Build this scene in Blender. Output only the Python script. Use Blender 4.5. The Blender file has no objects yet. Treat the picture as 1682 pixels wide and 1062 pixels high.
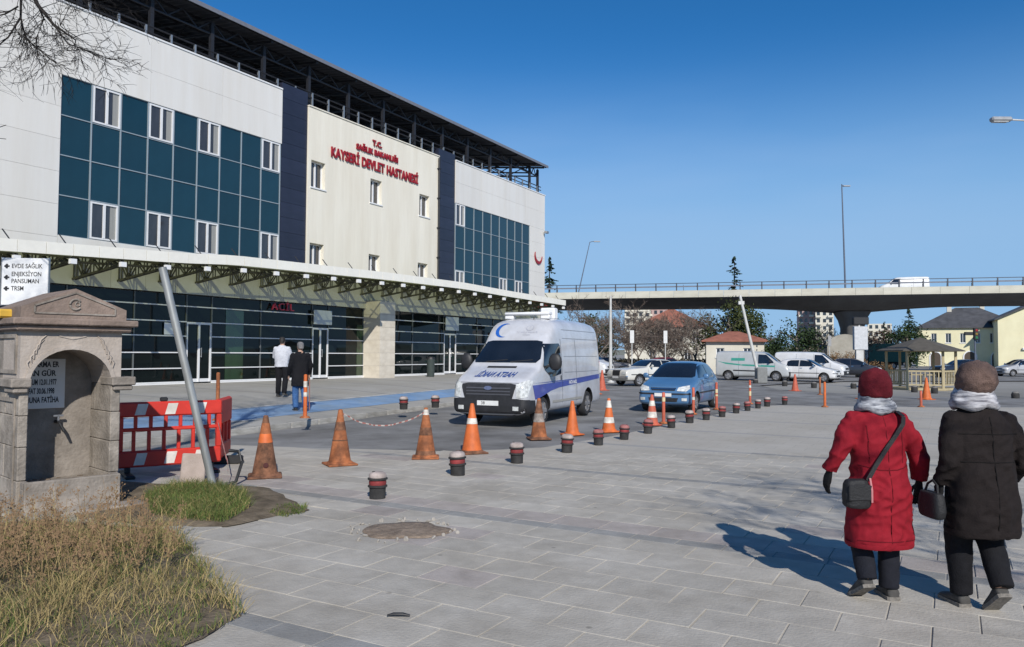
import bpy, bmesh, math, random
from mathutils import Vector, Matrix, noise
from mathutils.bvhtree import BVHTree
from mathutils.geometry import tessellate_polygon
random.seed(7)
rad = math.radians
SC = bpy.context.scene
COL = SC.collection

# ---------------------------------------------------------------- camera, sky, sun, exposure
CAM_H, FPX, PITCH, ROLL = 1.68, 1263.0, rad(2.27), rad(0.3)
cam_data = bpy.data.cameras.new('camera')
cam_data.sensor_width = 36.0
cam_data.lens = 36.0 * FPX / 1682.0
cam_data.clip_start, cam_data.clip_end = 0.1, 9000.0
cam = bpy.data.objects.new('camera', cam_data)
COL.objects.link(cam)
_fw = Vector((0, math.cos(PITCH), math.sin(PITCH)))
_up = Vector((0, -math.sin(PITCH), math.cos(PITCH)))
_rt = Vector((1, 0, 0))
_r2 = _rt * math.cos(ROLL) + _up * math.sin(ROLL)
_u2 = _up * math.cos(ROLL) - _rt * math.sin(ROLL)
_m = Matrix((_r2, _u2, -_fw)).transposed().to_4x4()
_m.translation = Vector((0, 0, CAM_H))
cam.matrix_world = _m
SC.camera = cam

SUN_EL = rad(34.0)
SUN_AZ = Vector((0.19, -0.98, 0)).normalized()          # horizontal direction towards the sun
world = bpy.data.worlds.new('World')
SC.world = world
world.use_nodes = True
wn = world.node_tree
for n in list(wn.nodes):
    wn.nodes.remove(n)
w_out = wn.nodes.new('ShaderNodeOutputWorld')
w_bg = wn.nodes.new('ShaderNodeBackground')
w_sky = wn.nodes.new('ShaderNodeTexSky')
w_sky.sky_type = 'NISHITA'
w_sky.sun_disc = False
w_sky.sun_elevation = SUN_EL
w_sky.sun_rotation = math.atan2(SUN_AZ.x, SUN_AZ.y)
w_sky.altitude = 1050
w_sky.air_density = 1.0
w_sky.dust_density = 0.0
w_sky.ozone_density = 5.0
w_bg.inputs['Strength'].default_value = 0.106
# thin high cirrus veil, laid over the whole dome
w_tc = wn.nodes.new('ShaderNodeTexCoord')
w_map = wn.nodes.new('ShaderNodeMapping')
w_map.inputs['Scale'].default_value = (1.1, 1.1, 5.0)
w_map.inputs['Location'].default_value = (0.35, 0.1, 0.62)
w_noi = wn.nodes.new('ShaderNodeTexNoise')
w_noi.inputs['Scale'].default_value = 1.3
w_noi.inputs['Detail'].default_value = 5.0
w_noi.inputs['Roughness'].default_value = 0.45
w_rmp = wn.nodes.new('ShaderNodeValToRGB')
w_rmp.color_ramp.elements[0].position = 0.40
w_rmp.color_ramp.elements[0].color = (0, 0, 0, 1)
w_rmp.color_ramp.elements[1].position = 0.75
w_rmp.color_ramp.elements[1].color = (0.42, 0.42, 0.42, 1)
w_mix = wn.nodes.new('ShaderNodeMix')
w_mix.data_type = 'RGBA'
w_mix.inputs['B'].default_value = (3.7, 4.9, 7.0, 1)
wn.links.new(w_tc.outputs['Generated'], w_map.inputs['Vector'])
wn.links.new(w_map.outputs['Vector'], w_noi.inputs['Vector'])
wn.links.new(w_noi.outputs['Fac'], w_rmp.inputs['Fac'])
w_cb = wn.nodes.new('ShaderNodeValToRGB')               # cirrus lies 6 to 20 degrees up, all round the sky
for k_, (p_, v_) in enumerate(((0.06, 0.0), (0.17, 1.0), (0.26, 0.9), (0.35, 0.0))):
    el = w_cb.color_ramp.elements[k_] if k_ < 2 else w_cb.color_ramp.elements.new(p_)
    el.position = p_
    el.color = (v_, v_, v_, 1)
w_sepc = wn.nodes.new('ShaderNodeSeparateXYZ')
wn.links.new(w_tc.outputs['Generated'], w_sepc.inputs['Vector'])
wn.links.new(w_sepc.outputs['Z'], w_cb.inputs['Fac'])
w_cm = wn.nodes.new('ShaderNodeMath')
w_cm.operation = 'MULTIPLY'
wn.links.new(w_rmp.outputs['Color'], w_cm.inputs[0])
wn.links.new(w_cb.outputs['Color'], w_cm.inputs[1])
wn.links.new(w_cm.outputs[0], w_mix.inputs['Factor'])
w_hs = wn.nodes.new('ShaderNodeHueSaturation')
w_hs.inputs['Saturation'].default_value = 1.26
wn.links.new(w_sky.outputs['Color'], w_hs.inputs['Color'])
# pale blue air low over the horizon, all the way round
w_sep = wn.nodes.new('ShaderNodeSeparateXYZ')
wn.links.new(w_tc.outputs['Generated'], w_sep.inputs['Vector'])
w_hr = wn.nodes.new('ShaderNodeMapRange')
w_hr.interpolation_type = 'SMOOTHERSTEP'
w_hr.inputs['From Min'].default_value = 0.07
w_hr.inputs['From Max'].default_value = 0.41
w_hr.inputs['To Min'].default_value = 0.95
w_hr.inputs['To Max'].default_value = 0.0
wn.links.new(w_sep.outputs['Z'], w_hr.inputs['Value'])
w_hm = wn.nodes.new('ShaderNodeMix')
w_hm.data_type = 'RGBA'
w_hm.inputs['B'].default_value = (2.4, 4.2, 6.55, 1)
wn.links.new(w_hr.outputs['Result'], w_hm.inputs['Factor'])
wn.links.new(w_hs.outputs['Color'], w_hm.inputs['A'])
wn.links.new(w_hm.outputs['Result'], w_mix.inputs['A'])
wn.links.new(w_mix.outputs['Result'], w_bg.inputs['Color'])
wn.links.new(w_bg.outputs['Background'], w_out.inputs['Surface'])

sun_d = bpy.data.lights.new('sun', 'SUN')
sun_d.energy = 4.2
sun_d.angle = rad(0.5)
sun_d.color = (1.0, 0.955, 0.89)
sun = bpy.data.objects.new('sun', sun_d)
COL.objects.link(sun)
to_sun = SUN_AZ * math.cos(SUN_EL) + Vector((0, 0, math.sin(SUN_EL)))
sun.rotation_euler = to_sun.to_track_quat('Z', 'Y').to_euler()
sun.location = (10, -30, 40)
SC.view_settings.view_transform = 'Standard'
SC.view_settings.look = 'None'
SC.view_settings.exposure = 0.15
SC.view_settings.gamma = 1.0
SC.view_settings.use_curve_mapping = False

# ---------------------------------------------------------------- helpers: placing
TH = rad(60.3)
U = Vector((math.cos(TH), math.sin(TH), 0))             # along the hospital front
N = Vector((math.sin(TH), -math.cos(TH), 0))            # out of the hospital front
O = Vector((-8.08, 34.0, 0))

def ray(px, py):
    return _fw + _r2 * ((px - 841.0) / FPX) - _u2 * ((py - 531.0) / FPX)

def G(px, py, z=0.0):
    """point of the ground at height z"""
    d = ray(px, py)
    return Vector((0, 0, CAM_H)) + d * ((z - CAM_H) / d.z)

def at(px, py, Y):
    d = ray(px, py)
    return Vector((0, 0, CAM_H)) + d * (Y / d.y)

def TS(t, s, z=0.0):
    return O + U * t + N * s + Vector((0, 0, z))

def ts_of(p):
    v = Vector((p[0], p[1], 0)) - O
    return v.dot(U), v.dot(N)

# ---------------------------------------------------------------- helpers: materials
MATS = {}

def lin(c):
    return tuple((v / 255.0) / 12.92 if v / 255.0 <= 0.04045 else ((v / 255.0 + 0.055) / 1.055) ** 2.4 for v in c)

def mat(name, col, rough=0.6, metal=0.0, spec=0.5, var=0.12, scale=6.0, bump=0.0, bscale=60.0, col2=None,
        stain=0.0, sscale=1.2, coat=0.0, rnd=None, rndamt=0.0, detail=6.0, stretch=None, world_co=False, spots=0.0):
    """principled surface with noise-driven colour wear and fine relief"""
    if name in MATS:
        return MATS[name]
    m = bpy.data.materials.new(name)
    m.use_nodes = True
    nt = m.node_tree
    b = nt.nodes['Principled BSDF']
    b.inputs['Roughness'].default_value = rough
    b.inputs['Metallic'].default_value = metal
    b.inputs['Specular IOR Level'].default_value = spec
    b.inputs['Coat Weight'].default_value = coat
    b.inputs['Coat Roughness'].default_value = 0.06
    tc = nt.nodes.new('ShaderNodeTexCoord')
    src = tc.outputs['Object']
    if world_co:
        src = nt.nodes.new('ShaderNodeNewGeometry').outputs['Position']
    if stretch:
        mp = nt.nodes.new('ShaderNodeMapping')
        mp.inputs['Scale'].default_value = stretch
        nt.links.new(src, mp.inputs['Vector'])
        src = mp.outputs['Vector']
    n1 = nt.nodes.new('ShaderNodeTexNoise')
    n1.inputs['Scale'].default_value = scale
    n1.inputs['Detail'].default_value = detail
    n1.inputs['Roughness'].default_value = 0.6
    nt.links.new(src, n1.inputs['Vector'])
    rp = nt.nodes.new('ShaderNodeValToRGB')
    c2 = col2 if col2 else tuple(max(0.0, c * (1 - var)) for c in col)
    c1 = col if col2 else tuple(min(1.0, c * (1 + var)) for c in col)
    rp.color_ramp.elements[0].position = 0.32
    rp.color_ramp.elements[1].position = 0.68
    rp.color_ramp.elements[0].color = (*c2, 1)
    rp.color_ramp.elements[1].color = (*c1, 1)
    nt.links.new(n1.outputs['Fac'], rp.inputs['Fac'])
    out = rp.outputs['Color']
    if stain:
        n2 = nt.nodes.new('ShaderNodeTexNoise')
        n2.inputs['Scale'].default_value = sscale
        n2.inputs['Detail'].default_value = 8
        n2.inputs['Roughness'].default_value = 0.65
        nt.links.new(src, n2.inputs['Vector'])
        r2 = nt.nodes.new('ShaderNodeValToRGB')
        r2.color_ramp.elements[0].position = 0.35
        r2.color_ramp.elements[1].position = 0.62
        v = 1 - stain
        r2.color_ramp.elements[0].color = (v, v * 0.98, v * 0.95, 1)
        r2.color_ramp.elements[1].color = (1, 1, 1, 1)
        nt.links.new(n2.outputs['Fac'], r2.inputs['Fac'])
        mx = nt.nodes.new('ShaderNodeMix')
        mx.data_type = 'RGBA'
        mx.blend_type = 'MULTIPLY'
        mx.inputs['Factor'].default_value = 1
        nt.links.new(out, mx.inputs['A'])
        nt.links.new(r2.outputs['Color'], mx.inputs['B'])
        out = mx.outputs['Result']
    if spots:
        vo = nt.nodes.new('ShaderNodeTexVoronoi')
        vo.inputs['Scale'].default_value = 2.3
        vo.inputs['Randomness'].default_value = 1.0
        nt.links.new(src, vo.inputs['Vector'])
        r3 = nt.nodes.new('ShaderNodeValToRGB')
        r3.color_ramp.elements[0].position = 0.035
        r3.color_ramp.elements[1].position = 0.06
        v = 1 - spots
        r3.color_ramp.elements[0].color = (v, v, v, 1)
        r3.color_ramp.elements[1].color = (1, 1, 1, 1)
        nt.links.new(vo.outputs['Distance'], r3.inputs['Fac'])
        mx = nt.nodes.new('ShaderNodeMix')
        mx.data_type = 'RGBA'
        mx.blend_type = 'MULTIPLY'
        mx.inputs['Factor'].default_value = 1
        nt.links.new(out, mx.inputs['A'])
        nt.links.new(r3.outputs['Color'], mx.inputs['B'])
        out = mx.outputs['Result']
    if rnd:
        src_r = None
        if rnd == 'object':
            oi = nt.nodes.new('ShaderNodeObjectInfo')
            src_r = oi.outputs['Random']
        else:
            ge = nt.nodes.new('ShaderNodeNewGeometry')
            src_r = ge.outputs['Random Per Island']
        mr = nt.nodes.new('ShaderNodeMapRange')
        mr.inputs['To Min'].default_value = 1 - rndamt
        mr.inputs['To Max'].default_value = 1 + rndamt
        nt.links.new(src_r, mr.inputs['Value'])
        hs = nt.nodes.new('ShaderNodeHueSaturation')
        nt.links.new(mr.outputs['Result'], hs.inputs['Value'])
        nt.links.new(out, hs.inputs['Color'])
        out = hs.outputs['Color']
    nt.links.new(out, b.inputs['Base Color'])
    if bump:
        n3 = nt.nodes.new('ShaderNodeTexNoise')
        n3.inputs['Scale'].default_value = bscale
        n3.inputs['Detail'].default_value = 5
        nt.links.new(src, n3.inputs['Vector'])
        bp = nt.nodes.new('ShaderNodeBump')
        bp.inputs['Strength'].default_value = bump
        bp.inputs['Distance'].default_value = 0.02
        nt.links.new(n3.outputs['Fac'], bp.inputs['Height'])
        nt.links.new(bp.outputs['Normal'], b.inputs['Normal'])
    MATS[name] = m
    return m

def glass_mat(name, col, rough=0.03, var=0.25, spec=0.6, scale=1.5):
    """dark tinted glass: deep colour under a clear mirror coat"""
    return mat(name, col, rough=rough, var=var, spec=spec, scale=scale, coat=0.6)

# ---------------------------------------------------------------- helpers: meshes
class MB:
    def __init__(self):
        self.v, self.f, self.m, self.mi = [], [], [], 0

    def add(self, vs, fs):
        o = len(self.v)
        self.v += [tuple(p) for p in vs]
        self.f += [tuple(i + o for i in f) for f in fs]
        self.m += [self.mi] * len(fs)
        return self

    def box(self, x0, x1, y0, y1, z0, z1):
        vs = [(x0, y0, z0), (x1, y0, z0), (x1, y1, z0), (x0, y1, z0), (x0, y0, z1), (x1, y0, z1), (x1, y1, z1), (x0, y1, z1)]
        return self.add(vs, [(0, 3, 2, 1), (4, 5, 6, 7), (0, 1, 5, 4), (1, 2, 6, 5), (2, 3, 7, 6), (3, 0, 4, 7)])

    def cbox(self, x0, x1, y0, y1, z0, z1, c=0.01):
        """box with chamfered edges"""
        bm = bmesh.new()
        bmesh.ops.create_cube(bm, size=1)
        for v in bm.verts:
            v.co = Vector(((x0 + x1) / 2 + v.co.x * (x1 - x0), (y0 + y1) / 2 + v.co.y * (y1 - y0), (z0 + z1) / 2 + v.co.z * (z1 - z0)))
        bmesh.ops.bevel(bm, geom=list(bm.edges), offset=c, segments=1, affect='EDGES', clamp_overlap=True)
        bm.verts.index_update()
        self.add([v.co[:] for v in bm.verts], [[v.index for v in f.verts] for f in bm.faces])
        bm.free()
        return self

    def bar(self, a, b, w, h=None, upv=(0, 0, 1)):
        """square bar from a to b"""
        a, b = Vector(a), Vector(b)
        h = h or w
        d = (b - a).normalized()
        upv = Vector(upv)
        if abs(d.dot(upv)) > 0.98:
            upv = Vector((1, 0, 0))
        s = d.cross(upv).normalized() * (w / 2)
        t = s.cross(d).normalized() * (h / 2)
        vs = [a - s - t, a + s - t, a + s + t, a - s + t, b - s - t, b + s - t, b + s + t, b - s + t]
        return self.add(vs, [(0, 1, 2, 3), (7, 6, 5, 4), (0, 4, 5, 1), (1, 5, 6, 2), (2, 6, 7, 3), (3, 7, 4, 0)])

    def tube(self, pts, rr, n=8, caps=True, flat=None):
        pts = [Vector(p) for p in pts]
        if not hasattr(rr, '__len__'):
            rr = [rr] * len(pts)
        rings = []
        ref = None
        for i, p in enumerate(pts):
            d = (pts[min(i + 1, len(pts) - 1)] - pts[max(i - 1, 0)]).normalized()
            if ref is None:
                ref = Vector((0, 0, 1)) if abs(d.z) < 0.9 else Vector((1, 0, 0))
            a = d.cross(ref)
            if a.length < 1e-5:
                a = d.cross(Vector((0.3, 1, 0.2)))
            a.normalize()
            b = d.cross(a).normalized()
            k = flat if flat else 1.0
            rings.append([p + a * (rr[i] * math.cos(2 * math.pi * j / n)) + b * (rr[i] * k * math.sin(2 * math.pi * j / n)) for j in range(n)])
        return self.loft(rings, caps)

    def loft(self, rings, caps=True, closed=True):
        n = len(rings[0])
        vs = [p for r in rings for p in r]
        fs = []
        for i in range(len(rings) - 1):
            for j in range(n if closed else n - 1):
                k = (j + 1) % n
                fs.append((i * n + j, i * n + k, (i + 1) * n + k, (i + 1) * n + j))
        if caps:
            fs.append(tuple(range(n - 1, -1, -1)))
            fs.append(tuple((len(rings) - 1) * n + j for j in range(n)))
        return self.add(vs, fs)

    def lathe(self, prof, n=20, c=(0, 0, 0), caps=True):
        c = Vector(c)
        return self.loft([[c + Vector((r * math.cos(2 * math.pi * j / n), r * math.sin(2 * math.pi * j / n), z)) for j in range(n)] for r, z in prof], caps)

    def prism(self, poly, y0, y1, axis='y'):
        """2-D outline (a,b) pushed through the third axis"""
        def P(a, b, c):
            return (a, c, b) if axis == 'y' else (c, a, b) if axis == 'x' else (a, b, c)
        n = len(poly)
        vs = [P(a, b, y0) for a, b in poly] + [P(a, b, y1) for a, b in poly]
        fs = [tuple(range(n)), tuple(range(2 * n - 1, n - 1, -1))]
        fs += [(i, i + n, (i + 1) % n + n, (i + 1) % n) for i in range(n)]
        return self.add(vs, fs)

    def ball(self, c, rx, ry=None, rz=None, nu=14, nv=9):
        ry = ry or rx
        rz = rz or rx
        c = Vector(c)
        rings = []
        for i in range(1, nv):
            a = math.pi * i / nv
            rings.append([c + Vector((rx * math.sin(a) * math.cos(2 * math.pi * j / nu), ry * math.sin(a) * math.sin(2 * math.pi * j / nu), -rz * math.cos(a))) for j in range(nu)])
        return self.loft(rings, True)

    def mesh(self, name, mats, smooth=None):
        me = bpy.data.meshes.new(name)
        me.from_pydata(self.v, [], self.f)
        if not isinstance(mats, (list, tuple)):
            mats = [mats]
        for m in mats:
            me.materials.append(m)
        if len(mats) > 1:
            me.polygons.foreach_set('material_index', self.m)
        fix_normals(me)
        if smooth is not None:
            smoothen(me, smooth)
        me.update()
        return me

    def build(self, name, mats, parent=None, smooth=None, loc=None, rz=None):
        return put(name, self.mesh(name, mats, smooth), parent, loc, rz)

def fix_normals(me):
    bm = bmesh.new()
    bm.from_mesh(me)
    bmesh.ops.recalc_face_normals(bm, faces=bm.faces)
    bm.to_mesh(me)
    bm.free()

def smoothen(me, ang=40):
    me.polygons.foreach_set('use_smooth', [True] * len(me.polygons))
    me.set_sharp_from_angle(angle=rad(ang))

def put(name, me, parent=None, loc=None, rz=None):
    o = bpy.data.objects.new(name, me)
    COL.objects.link(o)
    if parent:
        o.parent = parent
    if loc is not None:
        o.location = loc
    if rz is not None:
        o.rotation_euler = (0, 0, rz)
    return o

def empty(name, loc=(0, 0, 0), rz=0.0, parent=None):
    o = bpy.data.objects.new(name, None)
    o.empty_display_size = 0.2
    COL.objects.link(o)
    o.location = loc
    o.rotation_euler = (0, 0, rz)
    if parent:
        o.parent = parent
    return o

def tag(o, label=None, cat=None, group=None, kind=None):
    if label:
        o['label'] = label
    if cat:
        o['category'] = cat
    if group:
        o['group'] = group
    if kind:
        o['kind'] = kind
    return o

KIDS = {}

def copy_tree(o, parent=None):
    c = o.copy()
    COL.objects.link(c)
    c.parent = parent
    for ch in list(o.children):
        copy_tree(ch, c)
    return c

def evaluated(o):
    """mesh of an object with its modifiers applied"""
    bpy.context.view_layer.update()
    dg = bpy.context.evaluated_depsgraph_get()
    return bpy.data.meshes.new_from_object(o.evaluated_get(dg))

def remeshed(mb, voxel, smooth_it=4, disp=None, name='tmp'):
    """fuse overlapping closed shapes into one continuous skin"""
    me = mb.mesh(name, [], None)
    o = put('tmp_fuse', me)
    md = o.modifiers.new('r', 'REMESH')
    md.mode = 'VOXEL'
    md.voxel_size = voxel
    md.use_smooth_shade = True
    if smooth_it:
        sm = o.modifiers.new('s', 'SMOOTH')
        sm.iterations = smooth_it
        sm.factor = 0.5
    r = evaluated(o)
    bpy.data.objects.remove(o)
    bpy.data.meshes.remove(me)
    if disp:
        cos = [v.co.copy() for v in r.vertices]
        nrm = [v.normal.copy() for v in r.vertices]
        for v, c, n_ in zip(r.vertices, cos, nrm):
            v.co = c + n_ * disp(c)
    r.polygons.foreach_set('use_smooth', [True] * len(r.polygons))
    r.update()
    return r

def text_mesh(name, s, size, depth=0.01, align='CENTER', shear=0.0, spacing=1.0, fat=0.0, xs=1.0):
    cu = bpy.data.curves.new(name, 'FONT')
    cu.body = s
    cu.size = size
    cu.extrude = depth
    cu.align_x = align
    cu.align_y = 'CENTER'
    cu.shear = shear
    cu.space_character = spacing
    cu.offset = fat
    cu.resolution_u = 3
    o = bpy.data.objects.new(name, cu)
    COL.objects.link(o)
    me = evaluated(o)
    bpy.data.objects.remove(o)
    if xs != 1.0:
        for v in me.vertices:
            v.co.x *= xs
    return me

def text(name, s, size, m, parent, M, **k):
    me = text_mesh(name, s, size, **k)
    me.materials.clear()
    me.materials.append(m)
    o = put(name, me, parent)
    o.matrix_local = M
    return o

def face_M(x, y, z):
    """stand text upright in the xz plane, read from -y"""
    return Matrix.Translation((x, y, z)) @ Matrix.Rotation(math.pi / 2, 4, 'X')

UNIT = {}

def unit_box(key, m, c=0.0):
    """shared unit box mesh (-.5...5); pieces scale it"""
    if key not in UNIT:
        b = MB()
        if c:
            b.cbox(-.5, .5, -.5, .5, -.5, .5, c)
        else:
            b.box(-.5, .5, -.5, .5, -.5, .5)
        UNIT[key] = b.mesh(key, m)
    return UNIT[key]

def piece(name, key, m, parent, x0, x1, y0, y1, z0, z1, c=0.0):
    o = put(name, unit_box(key, m, c), parent)
    o.location = ((x0 + x1) / 2, (y0 + y1) / 2, (z0 + z1) / 2)
    o.scale = (x1 - x0, y1 - y0, z1 - z0)
    return o

def wall_cells(b, x0, x1, z0, z1, y0, y1, holes):
    """wall slab with rectangular openings"""
    xs = sorted({x0, x1} | {h[0] for h in holes} | {h[1] for h in holes})
    zs = sorted({z0, z1} | {h[2] for h in holes} | {h[3] for h in holes})
    for i in range(len(xs) - 1):
        runs = []
        for j in range(len(zs) - 1):
            cx, cz = (xs[i] + xs[i + 1]) / 2, (zs[j] + zs[j + 1]) / 2
            if any(h[0] < cx < h[1] and h[2] < cz < h[3] for h in holes):
                continue
            if runs and abs(runs[-1][1] - zs[j]) < 1e-6:
                runs[-1][1] = zs[j + 1]
            else:
                runs.append([zs[j], zs[j + 1]])
        for a, c in runs:
            b.box(xs[i], xs[i + 1], y0, y1, a, c)
    return b

# ================================================================ THE SETTING: ground, road, paving
def paving_mat(name, base, dark, warm, band=True, rows=0.395, length=0.52, gap=0.012):
    """far paving: courses across the plaza with a darker course every 3.37 m"""
    m = bpy.data.materials.new(name)
    m.use_nodes = True
    nt = m.node_tree
    b = nt.nodes['Principled BSDF']
    b.inputs['Roughness'].default_value = 0.82
    b.inputs['Specular IOR Level'].default_value = 0.3
    tc = nt.nodes.new('ShaderNodeTexCoord')
    mp = nt.nodes.new('ShaderNodeMapping')
    mp.inputs['Rotation'].default_value = (0, 0, math.pi / 2)
    nt.links.new(tc.outputs['Object'], mp.inputs['Vector'])
    br = nt.nodes.new('ShaderNodeTexBrick')
    br.inputs['Scale'].default_value = 1.0
    br.inputs['Brick Width'].default_value = length
    br.inputs['Row Height'].default_value = rows
    br.inputs['Mortar Size'].default_value = gap * 0.5
    br.inputs['Mortar Smooth'].default_value = 0.3
    br.inputs['Color1'].default_value = (*base, 1)
    br.inputs['Color2'].default_value = (*[c * 0.94 for c in base], 1)
    br.inputs['Mortar'].default_value = (*[c * 0.74 for c in base], 1)
    nt.links.new(mp.outputs['Vector'], br.inputs['Vector'])
    out = br.outputs['Color']
    n1 = nt.nodes.new('ShaderNodeTexNoise')
    n1.inputs['Scale'].default_value = 0.55
    n1.inputs['Detail'].default_value = 9
    n1.inputs['Roughness'].default_value = 0.65
    nt.links.new(tc.outputs['Object'], n1.inputs['Vector'])
    rp = nt.nodes.new('ShaderNodeValToRGB')
    rp.color_ramp.elements[0].position = 0.3
    rp.color_ramp.elements[0].color = (*[w * 0.84 for w in warm], 1)
    rp.color_ramp.elements[1].position = 0.66
    rp.color_ramp.elements[1].color = (1.06, 1.06, 1.07, 1)
    nt.links.new(n1.outputs['Fac'], rp.inputs['Fac'])
    mx = nt.nodes.new('ShaderNodeMix')
    mx.data_type = 'RGBA'
    mx.blend_type = 'MULTIPLY'
    mx.inputs['Factor'].default_value = 0.8
    nt.links.new(out, mx.inputs['A'])
    nt.links.new(rp.outputs['Color'], mx.inputs['B'])
    out = mx.outputs['Result']
    if band:
        sx = nt.nodes.new('ShaderNodeSeparateXYZ')
        nt.links.new(tc.outputs['Object'], sx.inputs['Vector'])
        ad = nt.nodes.new('ShaderNodeMath')
        ad.operation = 'ADD'
        ad.inputs[1].default_value = 12.1 + 3.37 * 40
        nt.links.new(sx.outputs['X'], ad.inputs[0])
        mo = nt.nodes.new('ShaderNodeMath')
        mo.operation = 'MODULO'
        mo.inputs[1].default_value = 3.37
        nt.links.new(ad.outputs[0], mo.inputs[0])
        lt = nt.nodes.new('ShaderNodeMath')
        lt.operation = 'LESS_THAN'
        lt.inputs[1].default_value = 0.21
        nt.links.new(mo.outputs[0], lt.inputs[0])
        m2 = nt.nodes.new('ShaderNodeMix')
        m2.data_type = 'RGBA'
        m2.inputs['B'].default_value = (*dark, 1)
        mu = nt.nodes.new('ShaderNodeMath')
        mu.operation = 'MULTIPLY'
        mu.inputs[1].default_value = 0.8
        nt.links.new(lt.outputs[0], mu.inputs[0])
        nt.links.new(mu.outputs[0], m2.inputs['Factor'])
        nt.links.new(out, m2.inputs['A'])
        out = m2.outputs['Result']
    nt.links.new(out, b.inputs['Base Color'])
    bp = nt.nodes.new('ShaderNodeBump')
    bp.inputs['Strength'].default_value = 0.35
    bp.inputs['Distance'].default_value = 0.02
    n2 = nt.nodes.new('ShaderNodeTexNoise')
    n2.inputs['Scale'].default_value = 35
    n2.inputs['Detail'].default_value = 5
    nt.links.new(tc.outputs['Object'], n2.inputs['Vector'])
    nt.links.new(n2.outputs['Fac'], bp.inputs['Height'])
    nt.links.new(bp.outputs['Normal'], b.inputs['Normal'])
    return m

STONE = (0.425, 0.396, 0.345)
STONE_D = (0.29, 0.285, 0.27)
M_FARPAVE = paving_mat('far_paving', STONE, STONE_D, (1.0, 0.97, 0.92))
M_TERR = paving_mat('terrace_paving', (0.36, 0.348, 0.32), (0.24, 0.235, 0.225), (1.0, 0.97, 0.9), band=True, rows=0.40, length=0.8)
M_ASPH = mat('asphalt', (0.225, 0.222, 0.216), rough=0.9, var=0.22, scale=0.7, bump=0.5, bscale=90, stain=0.3, sscale=0.35, spec=0.25)
M_GROUND = mat('far_ground', (0.31, 0.30, 0.275), rough=0.95, var=0.25, scale=0.05, stain=0.3, sscale=0.02, spec=0.2)
M_SOIL = mat('soil', (0.15, 0.12, 0.085), rough=1.0, var=0.4, scale=5, bump=0.9, bscale=25, spec=0.1)
M_KERB = mat('kerb_stone', (0.40, 0.385, 0.35), rough=0.9, var=0.15, scale=5, stain=0.3, sscale=2, rnd='object', rndamt=0.14, bump=0.3)
M_BLUE = mat('blue_lane_paint', (0.17, 0.31, 0.53), rough=0.7, var=0.16, scale=2.0, stain=0.25, sscale=0.9, col2=(0.25, 0.35, 0.47))
M_WHITEP = mat('white_line_paint', (0.52, 0.52, 0.50), rough=0.7, var=0.2, scale=4, stain=0.35, sscale=2)
FR = TH                                          # frame of the hospital front: local x = t, local y = -s

def sheet(name, pts, z, m, parent=None, frame=True, kind='structure'):
    """flat sheet; pts are (t,s) in the frame of the hospital front"""
    b = MB()
    co = [Vector((p[0], -p[1], z)) for p in pts]
    b.add(co, [tuple(f) for f in tessellate_polygon([co])])
    me = b.mesh(name, m)
    if me.polygons[0].normal.z < 0:
        me.flip_normals()
    o = put(name, me, parent, None if parent else O, None if parent else FR)
    if kind:
        tag(o, kind=kind)
    return o

g = MB()
g.add([(-3000, -600, -0.06), (3000, -600, -0.06), (3000, 6000, -0.06), (-3000, 6000, -0.06)], [(0, 1, 2, 3)])
tag(g.build('ground', M_GROUND), kind='structure')

# asphalt: the lane past the hospital that turns right, and the car park beyond
def tsl(lst):
    return [ts_of(G(*p)) for p in lst]
near_edge = [(-40, 12.0), (-22, 12.2), (-15.8, 12.5), (-15.4, 13.9), (-15.0, 14.9), (-14.4, 16.5), (-13.1, 17.45), (-10.8, 17.75), (-8.3, 17.9), (-3.0, 18.1), (0.6, 18.3), (1.7, 18.8)]
near_edge += [ts_of((10.6, 25.7)), ts_of((14, 25.4)), ts_of((22, 26.2)), ts_of((45, 27.0))]
far_edge = [ts_of((60, 36)), ts_of((60, 34.0)), ts_of((20, 31.2)), ts_of((15.5, 33.0)), ts_of((13.2, 38.0)), ts_of((14.0, 43.5)), ts_of((22.0, 51.0)), ts_of((60, 58)), ts_of((120, 66)), ts_of((150, 150)), ts_of((10, 150))]
far_edge += [(40, -30), (40, 3.0), (11, 3.6), (7, 7.0), (2, 9.1), (-5, 9.9), (-14, 11.1), (-22, 11.5), (-40, 11.5)]
sheet('road', near_edge + far_edge, -0.010, M_ASPH)

# plaza bed (far paving carried by the material), and the laid slabs in front
plaza_pts = near_edge[:] + [ts_of((45, -12)), ts_of((-30, -12)), (-40, 30)]
plaza = sheet('plaza', plaza_pts, -0.004, M_FARPAVE)

M_SLAB_O = mat('paving_slab', STONE, rough=0.85, var=0.10, scale=5, bump=0.28, bscale=45, stain=0.20, sscale=0.9, rnd='object', rndamt=0.07, spec=0.3, world_co=True, spots=.35)
M_SLAB_I = mat('paving_slab_far', STONE, rough=0.85, var=0.10, scale=5, bump=0.28, bscale=45, stain=0.20, sscale=0.9, rnd='island', rndamt=0.07, spec=0.3, world_co=True, spots=.35)
M_SLABD_O = mat('paving_slab_dark', STONE_D, rough=0.85, var=0.12, scale=5, bump=0.28, bscale=45, stain=0.20, sscale=0.9, rnd='object', rndamt=0.07, spec=0.3, world_co=True, spots=.35)
M_SLABD_I = mat('paving_slab_dark_far', STONE_D, rough=0.85, var=0.12, scale=5, bump=0.28, bscale=45, stain=0.20, sscale=0.9, rnd='island', rndamt=0.07, spec=0.3, world_co=True, spots=.35)
M_SLABP_O = mat('paving_slab_pinkish', (0.385, 0.345, 0.315), rough=0.85, var=0.12, scale=5, bump=0.28, bscale=45, stain=0.20, sscale=0.9, rnd='object', rndamt=0.07, spec=0.3, world_co=True, spots=.35)
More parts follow.
